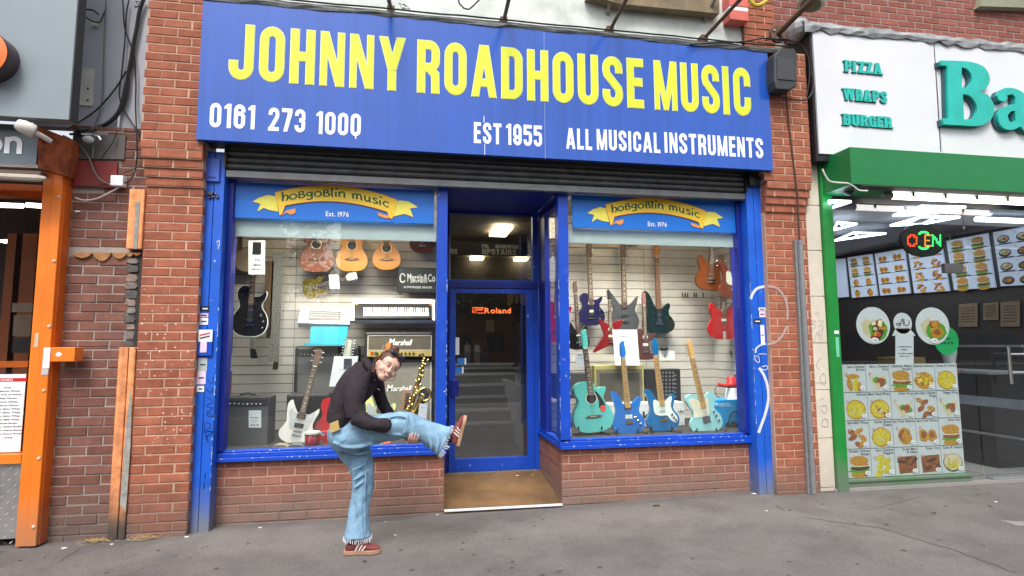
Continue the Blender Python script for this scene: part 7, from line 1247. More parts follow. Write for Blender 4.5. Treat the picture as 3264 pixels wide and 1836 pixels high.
# ------------------------------------------------------------------ pavement, kerb, road
def ground_mat():
    m_ = bpy.data.materials.new('asphalt_pavement'); m_.use_nodes = True; t = m_.node_tree; L = t.links.new; b = t.nodes['Principled BSDF']; b.inputs['Roughness'].default_value = .85
    geo = N(t, 'NewGeometry'); n1 = N(t, 'TexNoise', Scale=1.1, Detail=7, Roughness=.65); n2 = N(t, 'TexNoise', Scale=90, Detail=4, Roughness=.8); n3 = N(t, 'TexNoise', Scale=1.9, Detail=8, Roughness=.7, Distortion=.2)
    for n in (n1, n2, n3): L(geo.outputs['Position'], n.inputs['Vector'])
    r1 = N(t, 'ValToRGB'); L(n1.outputs[0], r1.inputs[0]); e = r1.color_ramp.elements; e[0].position = .3; e[0].color = (.108, .099, .095, 1); e[1].position = .7; e[1].color = (.165, .152, .146, 1)
    r2 = N(t, 'ValToRGB'); L(n2.outputs[0], r2.inputs[0]); e = r2.color_ramp.elements; e[0].position = .32; e[0].color = (.66, .66, .66, 1); e[1].position = .72; e[1].color = (1.4, 1.38, 1.36, 1)
    r3 = N(t, 'ValToRGB'); L(n3.outputs[0], r3.inputs[0]); e = r3.color_ramp.elements; e[0].position = .34; e[0].color = (.74, .74, .75, 1); e[1].position = .55; e[1].color = (1, 1, 1, 1)
    m1 = N(t, 'VectorMath', operation='MULTIPLY'); L(r1.outputs[0], m1.inputs[0]); L(r2.outputs[0], m1.inputs[1]); m2 = N(t, 'VectorMath', operation='MULTIPLY'); L(m1.outputs[0], m2.inputs[0]); L(r3.outputs[0], m2.inputs[1])
    vo = N(t, 'TexVoronoi', Scale=9); vo.feature = 'F1'; L(geo.outputs['Position'], vo.inputs['Vector']); mr = N(t, 'MapRange'); mr.inputs[1].default_value = .12; mr.inputs[2].default_value = .2; mr.inputs[3].default_value = 1; mr.inputs[4].default_value = 0; L(vo.outputs['Distance'], mr.inputs[0])
    mg_ = N(t, 'Math', operation='GREATER_THAN'); mg_.inputs[1].default_value = .9; sr = N(t, 'SeparateColor'); L(vo.outputs['Color'], sr.inputs[0]); L(sr.outputs[0], mg_.inputs[0]); mm_ = N(t, 'Math', operation='MULTIPLY'); L(mr.outputs[0], mm_.inputs[0]); L(mg_.outputs[0], mm_.inputs[1])
    mx = N(t, 'Mix', data_type='RGBA'); L(mm_.outputs[0], mx.inputs[0]); L(m2.outputs[0], mx.inputs[6]); mx.inputs[7].default_value = (.06, .055, .055, 1)
    L(mx.outputs[2], b.inputs['Base Color'])
    bp = N(t, 'Bump', Strength=.6, Distance=.006); L(n2.outputs[0], bp.inputs['Height']); L(bp.outputs[0], b.inputs['Normal']); return m_
GM = ground_mat()
V = []; F = []; nx, ny = 60, 20; xs = [-14+34*i/nx for i in range(nx+1)]; ysg = [-7.5+(8.2)*j/ny for j in range(ny+1)]
def gz(x, y): return -.012+max(0, min(.06, (x-2.9)*.03*max(0, 1+(y+.2)*.45)))-.012*max(0, min(1, -y/2))
for j in range(ny+1):
    for i in range(nx+1): V.append((xs[i], ysg[j], gz(xs[i], ysg[j])+R.uniform(-.0015, .0015)))
for j in range(ny):
    for i in range(nx): F.append((j*(nx+1)+i, j*(nx+1)+i+1, (j+1)*(nx+1)+i+1, (j+1)*(nx+1)+i))
S('pavement', MB().add(V, F), GM, smooth=True)
S('kerb', MB().box((-80, -7.65, -.16), (100, -7.5, -.02)), mat('kerb_stone', (.28, .27, .25), .8, bump=.3))
S('road', MB().box((-80, -28, -.3), (100, -7.65, -.14)), mat('road_asphalt', (.05, .05, .052), .9, bump=.5, bsc=80))
S('pavement', MB().box((-80, -80, -.3), (100, -28, -.02)), mat('far_paving', (.2, .19, .18), .9))
S('pavement', MB().box((-80, -7.5, -.3), (-14, 1.5, -.03)), GM); S('pavement', MB().box((20, -7.5, -.3), (100, 1.5, -.03)), GM)
# ------------------------------------------------------------------ opposite side of the street (mirrored in the shop glass)
OB = mat('far_brick', (.13, .06, .045), .9, var=.2); OG = mat('far_window', (.03, .04, .05), .1); OC = mat('far_concrete', (.22, .21, .2), .9)
for i, (x0, x1, h_, m_) in enumerate(((-60, -24, 13, OB), (-23, -9.0, 11, OC), (-3.6, 12, 10.5, OB), (12.4, 34, 13, OC), (34.5, 78, 12, OB))):
    b_ = T('street_building', ['far brick block at the left end of the opposite street side', 'low concrete block opposite, left of the gap with the tree', 'brick terrace directly opposite the music shop', 'concrete office block opposite the takeaway', 'brick block at the right end of the opposite street side'][i], 'building', ((x0+x1)/2, -42, -.02))
    MB().box((x0, -46, -.02), (x1, -38, h_)).build('wall', m_, b_)
    n_ = int((x1-x0)/2.6)
    for k in range(n_):
        for l in range(int(h_/2.8)): MB().box((x0+.7+2.6*k, -38, .9+2.8*l), (x0+2.1+2.6*k, -37.95, 2.3+2.8*l)).build('window', OG, b_)
LEAF = mat('tree_leaf', (.05, .08, .02), .7, var=.4); BARK = mat('tree_bark', (.07, .055, .045), .9)
for i, (x, y, h_, w_) in enumerate(((-6.2, -30, 10, 3.2), (8.5, -31, 11, 4.0), (20, -31, 10, 3.6))):
    t_ = T('street_tree', ['slim leafy street tree in the gap between the opposite blocks', 'broad street tree in front of the terrace opposite', 'street tree in front of the office block opposite'][i], 'tree', (x, y, -.02), 'street trees across the road')
    tb = MB(); tb.tube([(x, y, -.02), (x+.05, y, h_*.35), (x, y, h_*.6)], [.2, .15, .08], 8)
    for k in range(9):
        a = k*2.4; z0 = h_*(.3+.035*k); tb.tube([(x, y, z0), (x+math.cos(a)*w_*.4, y+math.sin(a)*w_*.4, z0+h_*.14), (x+math.cos(a)*w_*.75, y+math.sin(a)*w_*.75, z0+h_*.24)], [.05, .03, .012], 5)
    tb.build('trunk', BARK, t_); lv = MB()
    for k in range(2600):
        cl = R.randrange(16); rr_ = random.Random(cl*31+i); c = Vector((x+rr_.uniform(-.75, .75)*w_, y+rr_.uniform(-.75, .75)*w_, h_*rr_.uniform(.42, .95))); d_ = Vector((R.gauss(0, 1), R.gauss(0, 1), R.gauss(0, .8)))*w_*.17; p0 = c+d_
        u = Vector((R.gauss(0, 1), R.gauss(0, 1), R.gauss(0, 1))).normalized()*.17; v = u.orthogonal().normalized()*.11; lv.add([p0-u, p0+v, p0+u, p0-v], [(0, 1, 2, 3)])
    lv.build('crown', LEAF, t_)
# ------------------------------------------------------------------ small things lying on the ground
def bit(name, px, py, w_, d_, m_, label, cat, z=.004):
    c = atZ(px, py, gz(*atZ(px, py, 0).xy[:])+.002); n_ = 9; pts = [(c.x+w_*R.uniform(.6, 1)*math.cos(2*PI*k/n_), c.y+d_*R.uniform(.6, 1)*math.sin(2*PI*k/n_)) for k in range(n_)]
    return tag(MB().prism(pts, c.z, c.z+z, ax='z').build(name, m_), label, cat)
LIT = mat('litter_white', (.7, .7, .68), .7)
for px, py, w_, lb in ((228, 1712, .03, 'scrap of white litter at the foot of the brown brick wall'), (203, 1748, .025, 'white fleck of litter left of centre near the orange post'), (357, 1735, .016, 'small white scrap in front of the left pier'), (594, 1712, .022, 'white scrap at the foot of the left blue post'), (830, 1682, .02, 'white scrap below the long stall riser'),
     (1229, 1664, .012, 'tiny white scrap right of the standing shoe'), (1260, 1706, .014, 'white fleck right of the standing leg near the stain'), (1393, 1641, .016, 'crumpled tissue at the left corner of the doorway'), (1866, 1606, .008, 'white dot of litter at the base of the right riser'), (2404, 1574, .03, 'crushed white paper against the right blue post'), (2443, 1629, .014, 'small white scrap under the right blue post'), (1649, 1523, .022, 'pale leaf on the doorway mat'), (1697, 1522, .014, 'small pale crumb on the doorway mat right side'), (3174, 1600, .018, 'white fleck on the paving before the takeaway')):
    if 'mat' in lb:
        c = at(px, py, .75); tag(MB().ell((c.x, .75, .118), (w_, w_*.7, .006), 8, 4).build('litter', mat('leaf_tan', (.6, .4, .2), .8)), lb, 'litter', 'litter on the ground'); continue
    bit('litter', px, py, w_, w_*.6, LIT, lb, 'litter')['group'] = 'litter on the ground'
bit('leaf', 2092, 1613, .035, .015, mat('leaf_brown', (.08, .07, .015), .8), 'crumpled brown-green leaf on the pavement below the right window', 'leaf', .012)
MET = mat('cast_iron', (.055, .05, .045), .6, bump=.6, bsc=60)
sc_ = T('stopcock_cover', 'small square metal stopcock cover in the pavement before the takeaway', 'cover', atZ(2642, 1620, 0))
c4 = [atZ(*q('X', x, y), .015) for x, y in ((2608, 1612), (2652, 1609), (2682, 1626), (2636, 1631))]; MB().prism([(v.x, v.y) for v in c4], .0, .032, ax='z').build('frame', MET, sc_); cc_ = sum(c4, Vector())/4; MB().cyl((cc_.x, cc_.y, .032), .03, .004, 'z').build('lid_boss', STEEL, sc_)
tag(MB().prism([(v.x, v.y) for v in (atZ(x, y, .02) for x, y in ((2955, 1588), (3400, 1570), (3500, 1690), (3240, 1680)))], -.005, .034, ax='z').build('paving_patch', mat('patched_concrete', (.22, .20, .19), .9, var=.2, bump=.6)), 'paler concrete patch in the pavement before the takeaway', 'paving')
STRAW = mat('dry_straw', (.55, .38, .16), .9, var=.3)
for i, (px, py, w_) in enumerate(((310, 1700, .13), (465, 1712, .10))):
    c = at(px, py, -.24); mb = MB()
    for k in range(90):
        x = c.x+R.gauss(0, w_*.5); y = -.235-abs(R.gauss(0, .035)); a = R.uniform(0, 2*PI); l = R.uniform(.02, .06); mb.tube([(x, y, -.005+R.uniform(0, .01)), (x+l*math.cos(a), y-abs(l*math.sin(a))*.5, R.uniform(.0, .03))], .0012, 3)
    tag(mb.build('dry_weeds', STRAW, kind='stuff'), ['clump of dry straw-coloured weeds at the foot of the rotten post', 'clump of dry straw-coloured weeds at the foot of the left pier'][i], 'weeds')

# three passers-by across the road, mirrored in the door glass
for i, (px, c1, c2, lb) in enumerate(((1490, (.45, .45, .48), (.25, .3, .38), 'passer-by in pale top and jeans, leftmost across the road'), (1521, (.6, .6, .58), (.42, .35, .28), 'passer-by in white top and beige trousers, middle across the road'), (1546, (.05, .05, .06), (.08, .1, .16), 'passer-by in dark clothes, rightmost across the road'))):
    X = at(px, 1100, 34.8).x; Y = -33.; r = T('person', lb, 'person', (X, Y, -.02), 'passers-by across the road'); pb = MB()
    pb.ell((X, Y, 1.53), (.085, .1, .12), 10, 8); pb.tube([(X, Y, 1.45), (X, Y, 1.2), (X, Y, .95), (X, Y, .85)], [.06, .19, .15, .16], 10)
    for s_ in (-1, 1): pb.tube([(X+s_*.17, Y, 1.38), (X+s_*.23, Y, 1.12), (X+s_*.2, Y+.12, .9)], [.06, .05, .035], 8); pb.tube([(X+s_*.08, Y, .9), (X+s_*.1, Y+s_*.08, .48), (X+s_*.1, Y-s_*.1, .06)], [.1, .07, .045], 8)
    bo = pb.build('body', mat('passer_skin', (.3, .18, .12), .6), r, smooth=True); rm = bo.modifiers.new('remesh', 'REMESH'); rm.mode = 'VOXEL'; rm.voxel_size = .025
    MB().tube([(X, Y, 1.43), (X, Y, 1.2), (X, Y, .92)], [.17, .215, .19], 12).build('top', mat(f'passer_top_{i}', c1, .8), r)
    for s_ in (-1, 1): MB().tube([(X+s_*.085, Y, .95), (X+s_*.1, Y+s_*.08, .48), (X+s_*.1, Y-s_*.1, .1)], [.12, .09, .075], 8).build('trouser_leg', mat(f'passer_legs_{i}', c2, .8), r)

# repairs in the asphalt: a sealed crack, a trench edge and a few trodden gum spots
CR = mat('crack_sealant', (.035, .033, .033), .6)
def crack(pts, w_, lb, nm='crack'):
    cc_4 = []
    for k in range(len(pts)-1):
        for t in range(8): x = pts[k][0]+(pts[k+1][0]-pts[k][0])*t/8+R.uniform(-5, 5); y = pts[k][1]+(pts[k+1][1]-pts[k][1])*t/8+R.uniform(-2, 2); v = atZ(x, y, 0); cc_4.append((v.x, v.y))
    rb = ribbon(cc_4, w_); L_ = rb[1]; n_ = len(L_)//2; V = [(x, y, gz(x, y)+.0035) for x, y in L_]
    tag(MB().add(V, [(i, i+1, len(L_)-2-i, len(L_)-1-i) for i in range(n_-1)]).build(nm, CR), lb, 'crack', 'cracks in the pavement')
crack([(180, 1790), (250, 1745), (330, 1720)], .004, 'short thin crack in the pavement near the orange post')
crack([(2560, 1660), (2800, 1690), (3050, 1760), (3264, 1830)], .006, 'long crack crossing the pavement in the lower right corner')
crack([(2700, 1634), (2790, 1640), (2960, 1590)], .004, 'thin joint running from the stopcock cover to the concrete patch')
gb = MB(); rg_ = random.Random(12)
for k in range(150):
    x, y = rg_.uniform(-3, 8), rg_.uniform(-3.2, -.35); r_ = rg_.uniform(.006, .02); gb.add([(x+r_*math.cos(a)*rg_.uniform(.8, 1.1), y+r_*math.sin(a)*rg_.uniform(.8, 1.1), gz(x, y)+.003) for a in np.linspace(0, 2*PI, 10)[:-1]], [tuple(range(9))])
tag(gb.build('gum_spots', mat('trodden_gum', (.055, .05, .05), .7), kind='stuff'), 'dark trodden chewing gum spots scattered over the pavement', 'gum')
# ------------------------------------------------------------------ the person
PPM = 410.0
def loft(mb, pts, rad, n=20, sub=5, cap=True):
    """pts: (px, py, Y); rad: (half-height in photo pixels, half-depth in metres); cross-sections are ellipses"""
    C_ = [tuple(at(x, y, Y))+(r[0]/PPM, r[1]) for (x, y, Y), r in zip(pts, rad)]
    P = []; k = len(C_)
    for i in range(k-1):
        Q = [np.array(C_[min(max(i+j-1, 0), k-1)]) for j in range(4)]
        for s_ in range(sub): t = s_/sub; P.append(.5*((2*Q[1])+(Q[2]-Q[0])*t+(2*Q[0]-5*Q[1]+4*Q[2]-Q[3])*t*t+(3*Q[1]-Q[0]-3*Q[2]+Q[3])*t**3))
    P.append(np.array(C_[-1])); V = []; F = []
    for i, p_ in enumerate(P):
        c = Vector(p_[:3]); t = (Vector(P[min(i+1, len(P)-1)][:3])-Vector(P[max(i-1, 0)][:3])).normalized()
        yv = Vector((0, 1, 0)); yv = (yv-t*yv.dot(t)); yv = yv.normalized() if yv.length > .2 else Vector((1, 0, 0)); nv = t.cross(yv).normalized()
        for j in range(n): a = 2*PI*j/n; V.append(c+nv*(p_[3]*math.cos(a))+yv*(p_[4]*math.sin(a)))
    for i in range(len(P)-1):
        for j in range(n): F.append((i*n+j, i*n+(j+1) % n, (i+1)*n+(j+1) % n, (i+1)*n+j))
    F.append(tuple(range(n-1, -1, -1))); F.append(tuple((len(P)-1)*n+j for j in range(n)))
    return mb.add(V, F)
def fuse(ob, vox, smooth=4, disp=None):
    m_ = ob.modifiers.new('remesh', 'REMESH'); m_.mode = 'VOXEL'; m_.voxel_size = vox; m_.use_smooth_shade = True
    if smooth: s_ = ob.modifiers.new('smooth', 'SMOOTH'); s_.iterations = smooth; s_.factor = .5
    for (sc_, st_, stretch) in (disp or []):
        tx = bpy.data.textures.new('folds', 'CLOUDS'); tx.noise_scale = sc_; tx.noise_depth = 1
        d = ob.modifiers.new('folds', 'DISPLACE'); d.texture = tx; d.strength = st_; d.mid_level = .5; d.texture_coords = 'LOCAL'
    return ob
Y0 = -.86
HEADF = Vector((.30, -.93, -.14)).normalized(); HU = Vector((.56, 0, .83)); HU = (HU-HEADF*HU.dot(HEADF)).normalized(); HR = HEADF.cross(HU).normalized()
HC = at(1235, 1169, -.98)
hl = lambda r_, f_, u_: HC+HR*r_+HEADF*f_+HU*u_      # r_ towards the picture's left side of the face is negative
HM = Matrix((HR, HEADF, HU)).transposed()
if HR.x < 0: HR = -HR; HM = Matrix((HR, HEADF, HU)).transposed()
pe = T('person', 'person in black hooded top and frayed blue jeans balancing on one leg with knee raised', 'person', at(1148, 1760, Y0))
SKIN = mat('skin', (.68, .40, .31), .5, var=.06, sc=20); HAIR = mat('brown_hair', (.10, .045, .02), .55, var=.4, sc=40)
bd = MB()
bd.ell(hl(0, -.02, .035), (.073, .092, .088), 20, 14, HM); bd.ell(hl(0, .012, -.025), (.070, .07, .074), 18, 12, HM); bd.ell(hl(0, .042, -.072), (.042, .036, .034), 14, 10, HM); bd.ell(hl(0, .033, .03), (.069, .05, .055), 16, 10, HM)
bd.ell(hl(0, .088, -.018), (.013, .017, .015), 10, 8, HM); bd.ell(hl(0, .077, .005), (.007, .011, .024), 10, 8, HM)
for s_ in (-1, 1): bd.ell(hl(s_*.040, .050, -.026), (.028, .024, .026), 12, 8, HM); bd.ell(hl(s_*.072, -.015, -.012), (.010, .018, .03), 10, 8, HM)
bd.ell(hl(0, .078, -.048), (.022, .012, .006), 10, 8, HM); bd.ell(hl(0, .076, -.064), (.018, .012, .008), 10, 8, HM)
loft(bd, [(1215, 1180, -.95), (1190, 1195, -.90), (1172, 1200, Y0)], [(19, .048), (20, .045), (18, .04)])
loft(bd, [(1175, 1185, Y0), (1140, 1235, Y0), (1105, 1300, Y0), (1088, 1370, Y0), (1095, 1405, Y0)], [(24, .08), (40, .115), (40, .11), (36, .12), (30, .12)])
loft(bd, [(1146, 1212, Y0-.10), (1133, 1250, Y0-.19), (1130, 1325, Y0-.22)], [(16, .035), (16, .036), (14, .034)]); loft(bd, [(1128, 1325, Y0-.22), (1180, 1350, Y0-.24), (1232, 1356, Y0-.22)], [(15, .036), (12, .03), (10, .026)])
loft(bd, [(1185, 1208, Y0+.09), (1208, 1255, Y0+.16), (1236, 1315, Y0+.16)], [(14, .035), (15, .036), (13, .033)]); loft(bd, [(1236, 1315, Y0+.16), (1272, 1370, Y0+.12), (1308, 1405, Y0+.04)], [(13, .034), (11, .03), (9, .024)])
loft(bd, [(1100, 1390, Y0-.07), (1190, 1372, Y0-.08), (1300, 1355, Y0-.08)], [(36, .08), (30, .07), (22, .055)]); loft(bd, [(1300, 1355, Y0-.08), (1370, 1380, Y0-.08), (1424, 1397, Y0-.08)], [(22, .055), (18, .045), (12, .034)])
loft(bd, [(1115, 1400, Y0+.08), (1145, 1480, Y0+.06), (1155, 1545, Y0+.03)], [(36, .08), (28, .065), (20, .05)]); loft(bd, [(1155, 1545, Y0+.03), (1146, 1640, Y0+.01), (1136, 1725, Y0)], [(20, .05), (18, .045), (12, .033)])
# the hand hooked under the raised knee: palm, four fingers, thumb
def chain(mb, pts, r_): return mb.tube([Vector(p_) for p_ in crom([tuple(at(*p_)) for p_ in pts], 4, False)], [r_[0]+(r_[1]-r_[0])*i/(4*(len(pts)-1)) for i in range(4*(len(pts)-1)+1)], 10)
bd.ell(at(1320, 1408, -.87), (.036, .042, .014), 14, 8)
for i, (dx, l_) in enumerate(((-2, 0), (7, -4), (16, -3), (25, 2))):
    chain(bd, [(1306+dx, 1412, -.90), (1304+dx, 1410, -.985), (1305+dx, 1402, -1.035), (1309+dx, 1386+l_, -1.055)], (.0085, .0068)); bd.ell(at(1309+dx, 1386+l_, -1.055), (.0072, .0075, .008), 8, 6)
chain(bd, [(1335, 1408, -.86), (1348, 1404, -.83), (1352, 1392, -.80)], (.012, .009))
chain(bd, [(1232, 1356, Y0-.22), (1234, 1357, Y0-.22), (1238, 1358, Y0-.21)], (.026, .016))
fuse(bd.build('body', SKIN, pe, smooth=True), .0036, 3)
# face details
wv = lambda *a: hl(*a)
ey = mat('eye_white', (.75, .72, .7), .3); ed_ = mat('eye_dark', (.035, .02, .015), .3)
for s_ in (-1, 1):
    MB().ell(hl(s_*.030, .078, .012), (.012, .006, .0042), 12, 8, HM).build('eye', ey, pe, smooth=True); MB().ell(hl(s_*.029, .0845, .012), (.0052, .003, .0040), 10, 6, HM).build('iris', ed_, pe)
    MB().tube([hl(s_*.044, .074, .017), hl(s_*.03, .086, .020), hl(s_*.016, .084, .016)], .0018, 5).build('eyelid', ed_, pe)
    MB().tube([hl(s_*.048, .074, .030), hl(s_*.032, .087, .036), hl(s_*.015, .088, .032)], [.0014, .0028, .002], 6).build('eyebrow', HAIR, pe)
mo = MB(); n_ = 12
for k in range(n_+1): u = -1+2*k/n_; mo.v.append(tuple(hl(.032*u, .0925-.016*u*u, -.043+.014*u*u))); mo.v.append(tuple(hl(.032*u, .0905-.014*u*u, -.062+.033*u*u)))
mo.f = [(2*k, 2*k+1, 2*k+3, 2*k+2) for k in range(n_)]; mo.mi = [0]*n_; mo.build('mouth', mat('mouth_red', (.22, .03, .03), .4), pe)
te = MB()
for k in range(n_+1): u = -1+2*k/n_; te.v.append(tuple(hl(.027*u, .0945-.016*u*u, -.044+.012*u*u))); te.v.append(tuple(hl(.027*u, .0935-.016*u*u, -.056+.021*u*u)))
te.f = [(2*k, 2*k+1, 2*k+3, 2*k+2) for k in range(n_)]; te.mi = [0]*n_; te.build('teeth', mat('teeth_white', (.8, .78, .72), .3), pe)
for z_, d_, c_ in ((-.042, .014, .0018), (-.063, .034, .0022)): MB().tube([hl(.034*u, .093-.018*u*u, z_+d_*u*u) for u in np.linspace(-1, 1, 9)], [c_*(1-.5*abs(u)) for u in np.linspace(-1, 1, 9)], 6).build('lip', mat('lip_pink', (.50, .14, .13), .4), pe, smooth=True)
# hair
hb = MB(); tmp = MB().ell(hl(0, -.026, .045), (.083, .096, .090), 28, 20, HM)
keep = []
for f_ in tmp.f:
    c = sum((Vector(tmp.v[i]) for i in f_), Vector())/len(f_)-HC; fz, uz_, rz_ = c.dot(HEADF), c.dot(HU), c.dot(HR)
    if fz > .035 and uz_ < .088-.35*abs(rz_): continue
    if fz > -.005 and uz_ < .02: continue
    keep.append(f_)
tmp.f = keep; tmp.mi = [0]*len(keep); hr_ = tmp.build('hair', HAIR, pe, smooth=True); so_ = hr_.modifiers.new('solidify', 'SOLIDIFY'); so_.thickness = .012; so_.offset = -1
st_ = MB(); rh = random.Random(4)
for k in range(46):
    a = rh.uniform(-1.5, 1.5); u0 = rh.uniform(.088, .118); p0 = hl(.05*math.sin(a), .05*math.cos(a)*.9, .112-.02*abs(a)); p1 = hl(.088*math.sin(a)*1.0, .02*math.cos(a)-.01, .06); p2 = hl(.088*math.sin(a), -.05, .0+rh.uniform(-.03, .03)); st_.tube([Vector(p_) for p_ in crom([tuple(p0), tuple(p1), tuple(p2)], 3, False)], [.003, .004, .004, .004, .003, .003, .001], 5)
st_.build('hair_strands', mat('brown_hair_light', (.17, .08, .035), .5), pe, kind='stuff')
for pts in ([(1203, 1133), (1193, 1150), (1189, 1172), (1194, 1186)], [(1204, 1138), (1198, 1155), (1195, 1172), (1189, 1184)], [(1199, 1140), (1190, 1160), (1187, 1185)]): MB().tube([Vector(p_) for p_ in crom([tuple(at(x, y, -1.04)) for x, y in pts], 4, False)], .0035, 6).build('hair_lock', HAIR, pe)
MB().tube([Vector(p_) for p_ in crom([tuple(at(x, y, -1.0)) for x, y in ((1262, 1190), (1258, 1205), (1250, 1213), (1238, 1211))], 4, False)], .0025, 5).build('hair_lock', HAIR, pe)
MB().ell(hl(-.015, -.045, .135), (.038, .035, .03), 14, 9, HM).build('hair_bun', HAIR, pe, smooth=True)
sgl = tag(MB().ell((0, 0, 0), (.001, .001, .001)).build('sunglasses', BLACK), 'dark oval sunglasses pushed up on the hair of the person', 'sunglasses'); sgl.data.clear_geometry(); sgm = MB()
for s_ in (-1, 1): sgm.ell(hl(s_*.034, .052, .108), (.03, .014, .016), 16, 8, HM)
sgm.tube([hl(-.08, -.05, .06), hl(-.072, .02, .095), hl(-.06, .048, .106)], .003, 6); sgm.tube([hl(.08, -.05, .06), hl(.072, .02, .095), hl(.06, .048, .106)], .003, 6); sgm.tube([hl(-.01, .066, .108), hl(.01, .066, .108)], .003, 6)
sgl.data.from_pydata([tuple(v) for v in sgm.v], [], sgm.f); sgl.data.materials.clear(); sgl.data.materials.append(mat('sunglass_lens', (.02, .022, .06), .12)); sgl.data.update()
# black hooded top
TOP = mat('black_jersey', (.020, .013, .018), .85, var=.2, sc=8, bump=.25, bsc=300)
tp_ = MB()
loft(tp_, [(1078, 1350, Y0), (1090, 1318, Y0), (1110, 1268, Y0), (1142, 1222, Y0), (1172, 1192, Y0), (1190, 1178, Y0-.02)], [(37, .15), (43, .15), (49, .16), (54, .175), (44, .155), (27, .095)])
loft(tp_, [(1152, 1198, Y0-.11), (1135, 1238, Y0-.19), (1128, 1290, Y0-.22), (1134, 1328, Y0-.23)], [(30, .07), (32, .065), (28, .058), (27, .055)]); loft(tp_, [(1134, 1326, Y0-.23), (1165, 1344, Y0-.25), (1202, 1354, Y0-.25), (1232, 1356, Y0-.23), (1243, 1357, Y0-.22)], [(27, .055), (22, .05), (20, .048), (21, .048), (15, .035)])
loft(tp_, [(1190, 1196, Y0+.09), (1207, 1245, Y0+.16), (1222, 1290, Y0+.17), (1238, 1318, Y0+.15)], [(26, .065), (22, .058), (19, .052), (18, .05)]); loft(tp_, [(1236, 1315, Y0+.16), (1268, 1362, Y0+.13), (1296, 1394, Y0+.06)], [(16, .045), (14, .04), (12, .032)])
for k in range(22):    # hood rolled round the neck
    a = 2*PI*k/22; c = at(1186, 1176, Y0-.05); rx_v = Vector((.62, 0, -.78)); yv_ = Vector((0, 1, 0)); p_ = c+rx_v*(.078*math.cos(a))+yv_*(.082*math.sin(a)); tp_.ell(p_, (.028, .028, .030), 10, 8)
tp_.ell(at(1154, 1170, Y0), (.062, .09, .035), 14, 10, Matrix.Rotation(.5, 3, 'Y'))
fuse(tp_.build('hooded_top', TOP, pe, smooth=True), .007, 5, [(.06, .012, 1), (.02, .004, 1)])
MB().tube([at(1203, 1239, Y0-.19), at(1210, 1243, Y0-.185)], .0025, 5).build('chest_logo', mat('logo_grey', (.35, .33, .35), .6), pe)
# jeans
DENIM = mat('light_denim', (.21, .36, .50), .9, var=.28, sc=14, bump=.4, bsc=180)
jn = MB()
loft(jn, [(1076, 1356, Y0), (1090, 1386, Y0), (1112, 1408, Y0)], [(34, .145), (43, .16), (43, .16)])
loft(jn, [(1086, 1400, Y0-.06), (1120, 1392, Y0-.07), (1185, 1372, Y0-.08), (1254, 1358, Y0-.08), (1300, 1355, Y0-.08), (1345, 1371, Y0-.08), (1385, 1390, Y0-.08), (1418, 1405, Y0-.08)], [(36, .09), (45, .10), (43, .095), (42, .09), (39, .083), (33, .075), (39, .075), (49, .08)])
loft(jn, [(1095, 1405, Y0+.05), (1122, 1430, Y0+.07), (1143, 1462, Y0+.06), (1156, 1510, Y0+.04), (1156, 1555, Y0+.03), (1146, 1614, Y0+.02), (1141, 1670, Y0+.01), (1140, 1713, Y0)], [(38, .10), (45, .105), (42, .10), (35, .085), (32, .078), (29, .073), (34, .078), (40, .085)])
# creases: ridges half sunk in the cloth
for pts, Yc, r0 in (([(1116, 1500), (1140, 1492), (1168, 1474)], Y0-.062, .008), ([(1122, 1532), (1145, 1520), (1178, 1496)], Y0-.055, .009), ([(1124, 1556), (1140, 1548), (1164, 1530)], Y0-.052, .007), ([(1163, 1450), (1166, 1520), (1162, 1600), (1166, 1700)], Y0-.062, .007), ([(1128, 1590), (1135, 1640), (1122, 1700)], Y0-.058, .007),
        ([(1300, 1318), (1298, 1345), (1288, 1385)], Y0-.158, .008), ([(1318, 1330), (1322, 1355), (1308, 1392)], Y0-.152, .008), ([(1335, 1352), (1340, 1372), (1334, 1396)], Y0-.148, .007), ([(1360, 1380), (1372, 1410), (1376, 1436)], Y0-.150, .008), ([(1395, 1372), (1400, 1405), (1388, 1445)], Y0-.155, .008),
        ([(1200, 1376), (1240, 1384), (1290, 1388)], Y0-.165, .009), ([(1130, 1372), (1170, 1388), (1190, 1410)], Y0-.17, .007), ([(1060, 1410), (1100, 1425), (1150, 1424), (1190, 1414)], Y0-.155, .010), ([(1240, 1330), (1275, 1326), (1302, 1334)], Y0-.16, .007), ([(1110, 1440), (1150, 1446), (1185, 1430)], Y0-.06, .012)):
    cc_3 = [Vector(p_) for p_ in crom([tuple(at(x, y, Yc)) for x, y in pts], 4, False)]; k_n = len(cc_3); jn.tube(cc_3, [r0*(.35+.9*math.sin(PI*min(.95, max(.05, i/(k_n-1))))) for i in range(k_n)], 8)
fuse(jn.build('jeans', DENIM, pe, smooth=True), .0065, 2, [(.12, .014, 1), (.045, .005, 1)])
PALED = mat('frayed_cotton', (.62, .68, .74), .9)
fr = MB(); rf = random.Random(9)
for k in range(44):
    a = 2*PI*k/44; c = at(1140, 1715, Y0); p_ = c+Vector((.100*math.cos(a), .09*math.sin(a), rf.uniform(-.004, .004))); fr.tube([p_+Vector((0, 0, .012)), p_+Vector((rf.uniform(-.006, .006), 0, -rf.uniform(.008, .02)))], .003, 4)
ax_ = (at(1442, 1357, Y0-.08)-at(1398, 1454, Y0-.08))/2; cc2 = at(1421, 1406, Y0-.08); out_ = Vector((ax_.z, 0, -ax_.x)).normalized()
for k in range(56):
    a = 2*PI*k/56; p_ = cc2+ax_*math.cos(a)+Vector((0, .085*math.sin(a), 0)); l_ = rf.uniform(.008, .028) if math.cos(a) < 0 else rf.uniform(.004, .012); fr.tube([p_-out_*.01, p_+out_*l_+Vector((rf.uniform(-.006, .006), 0, rf.uniform(-.008, .004)))], .0028, 4)
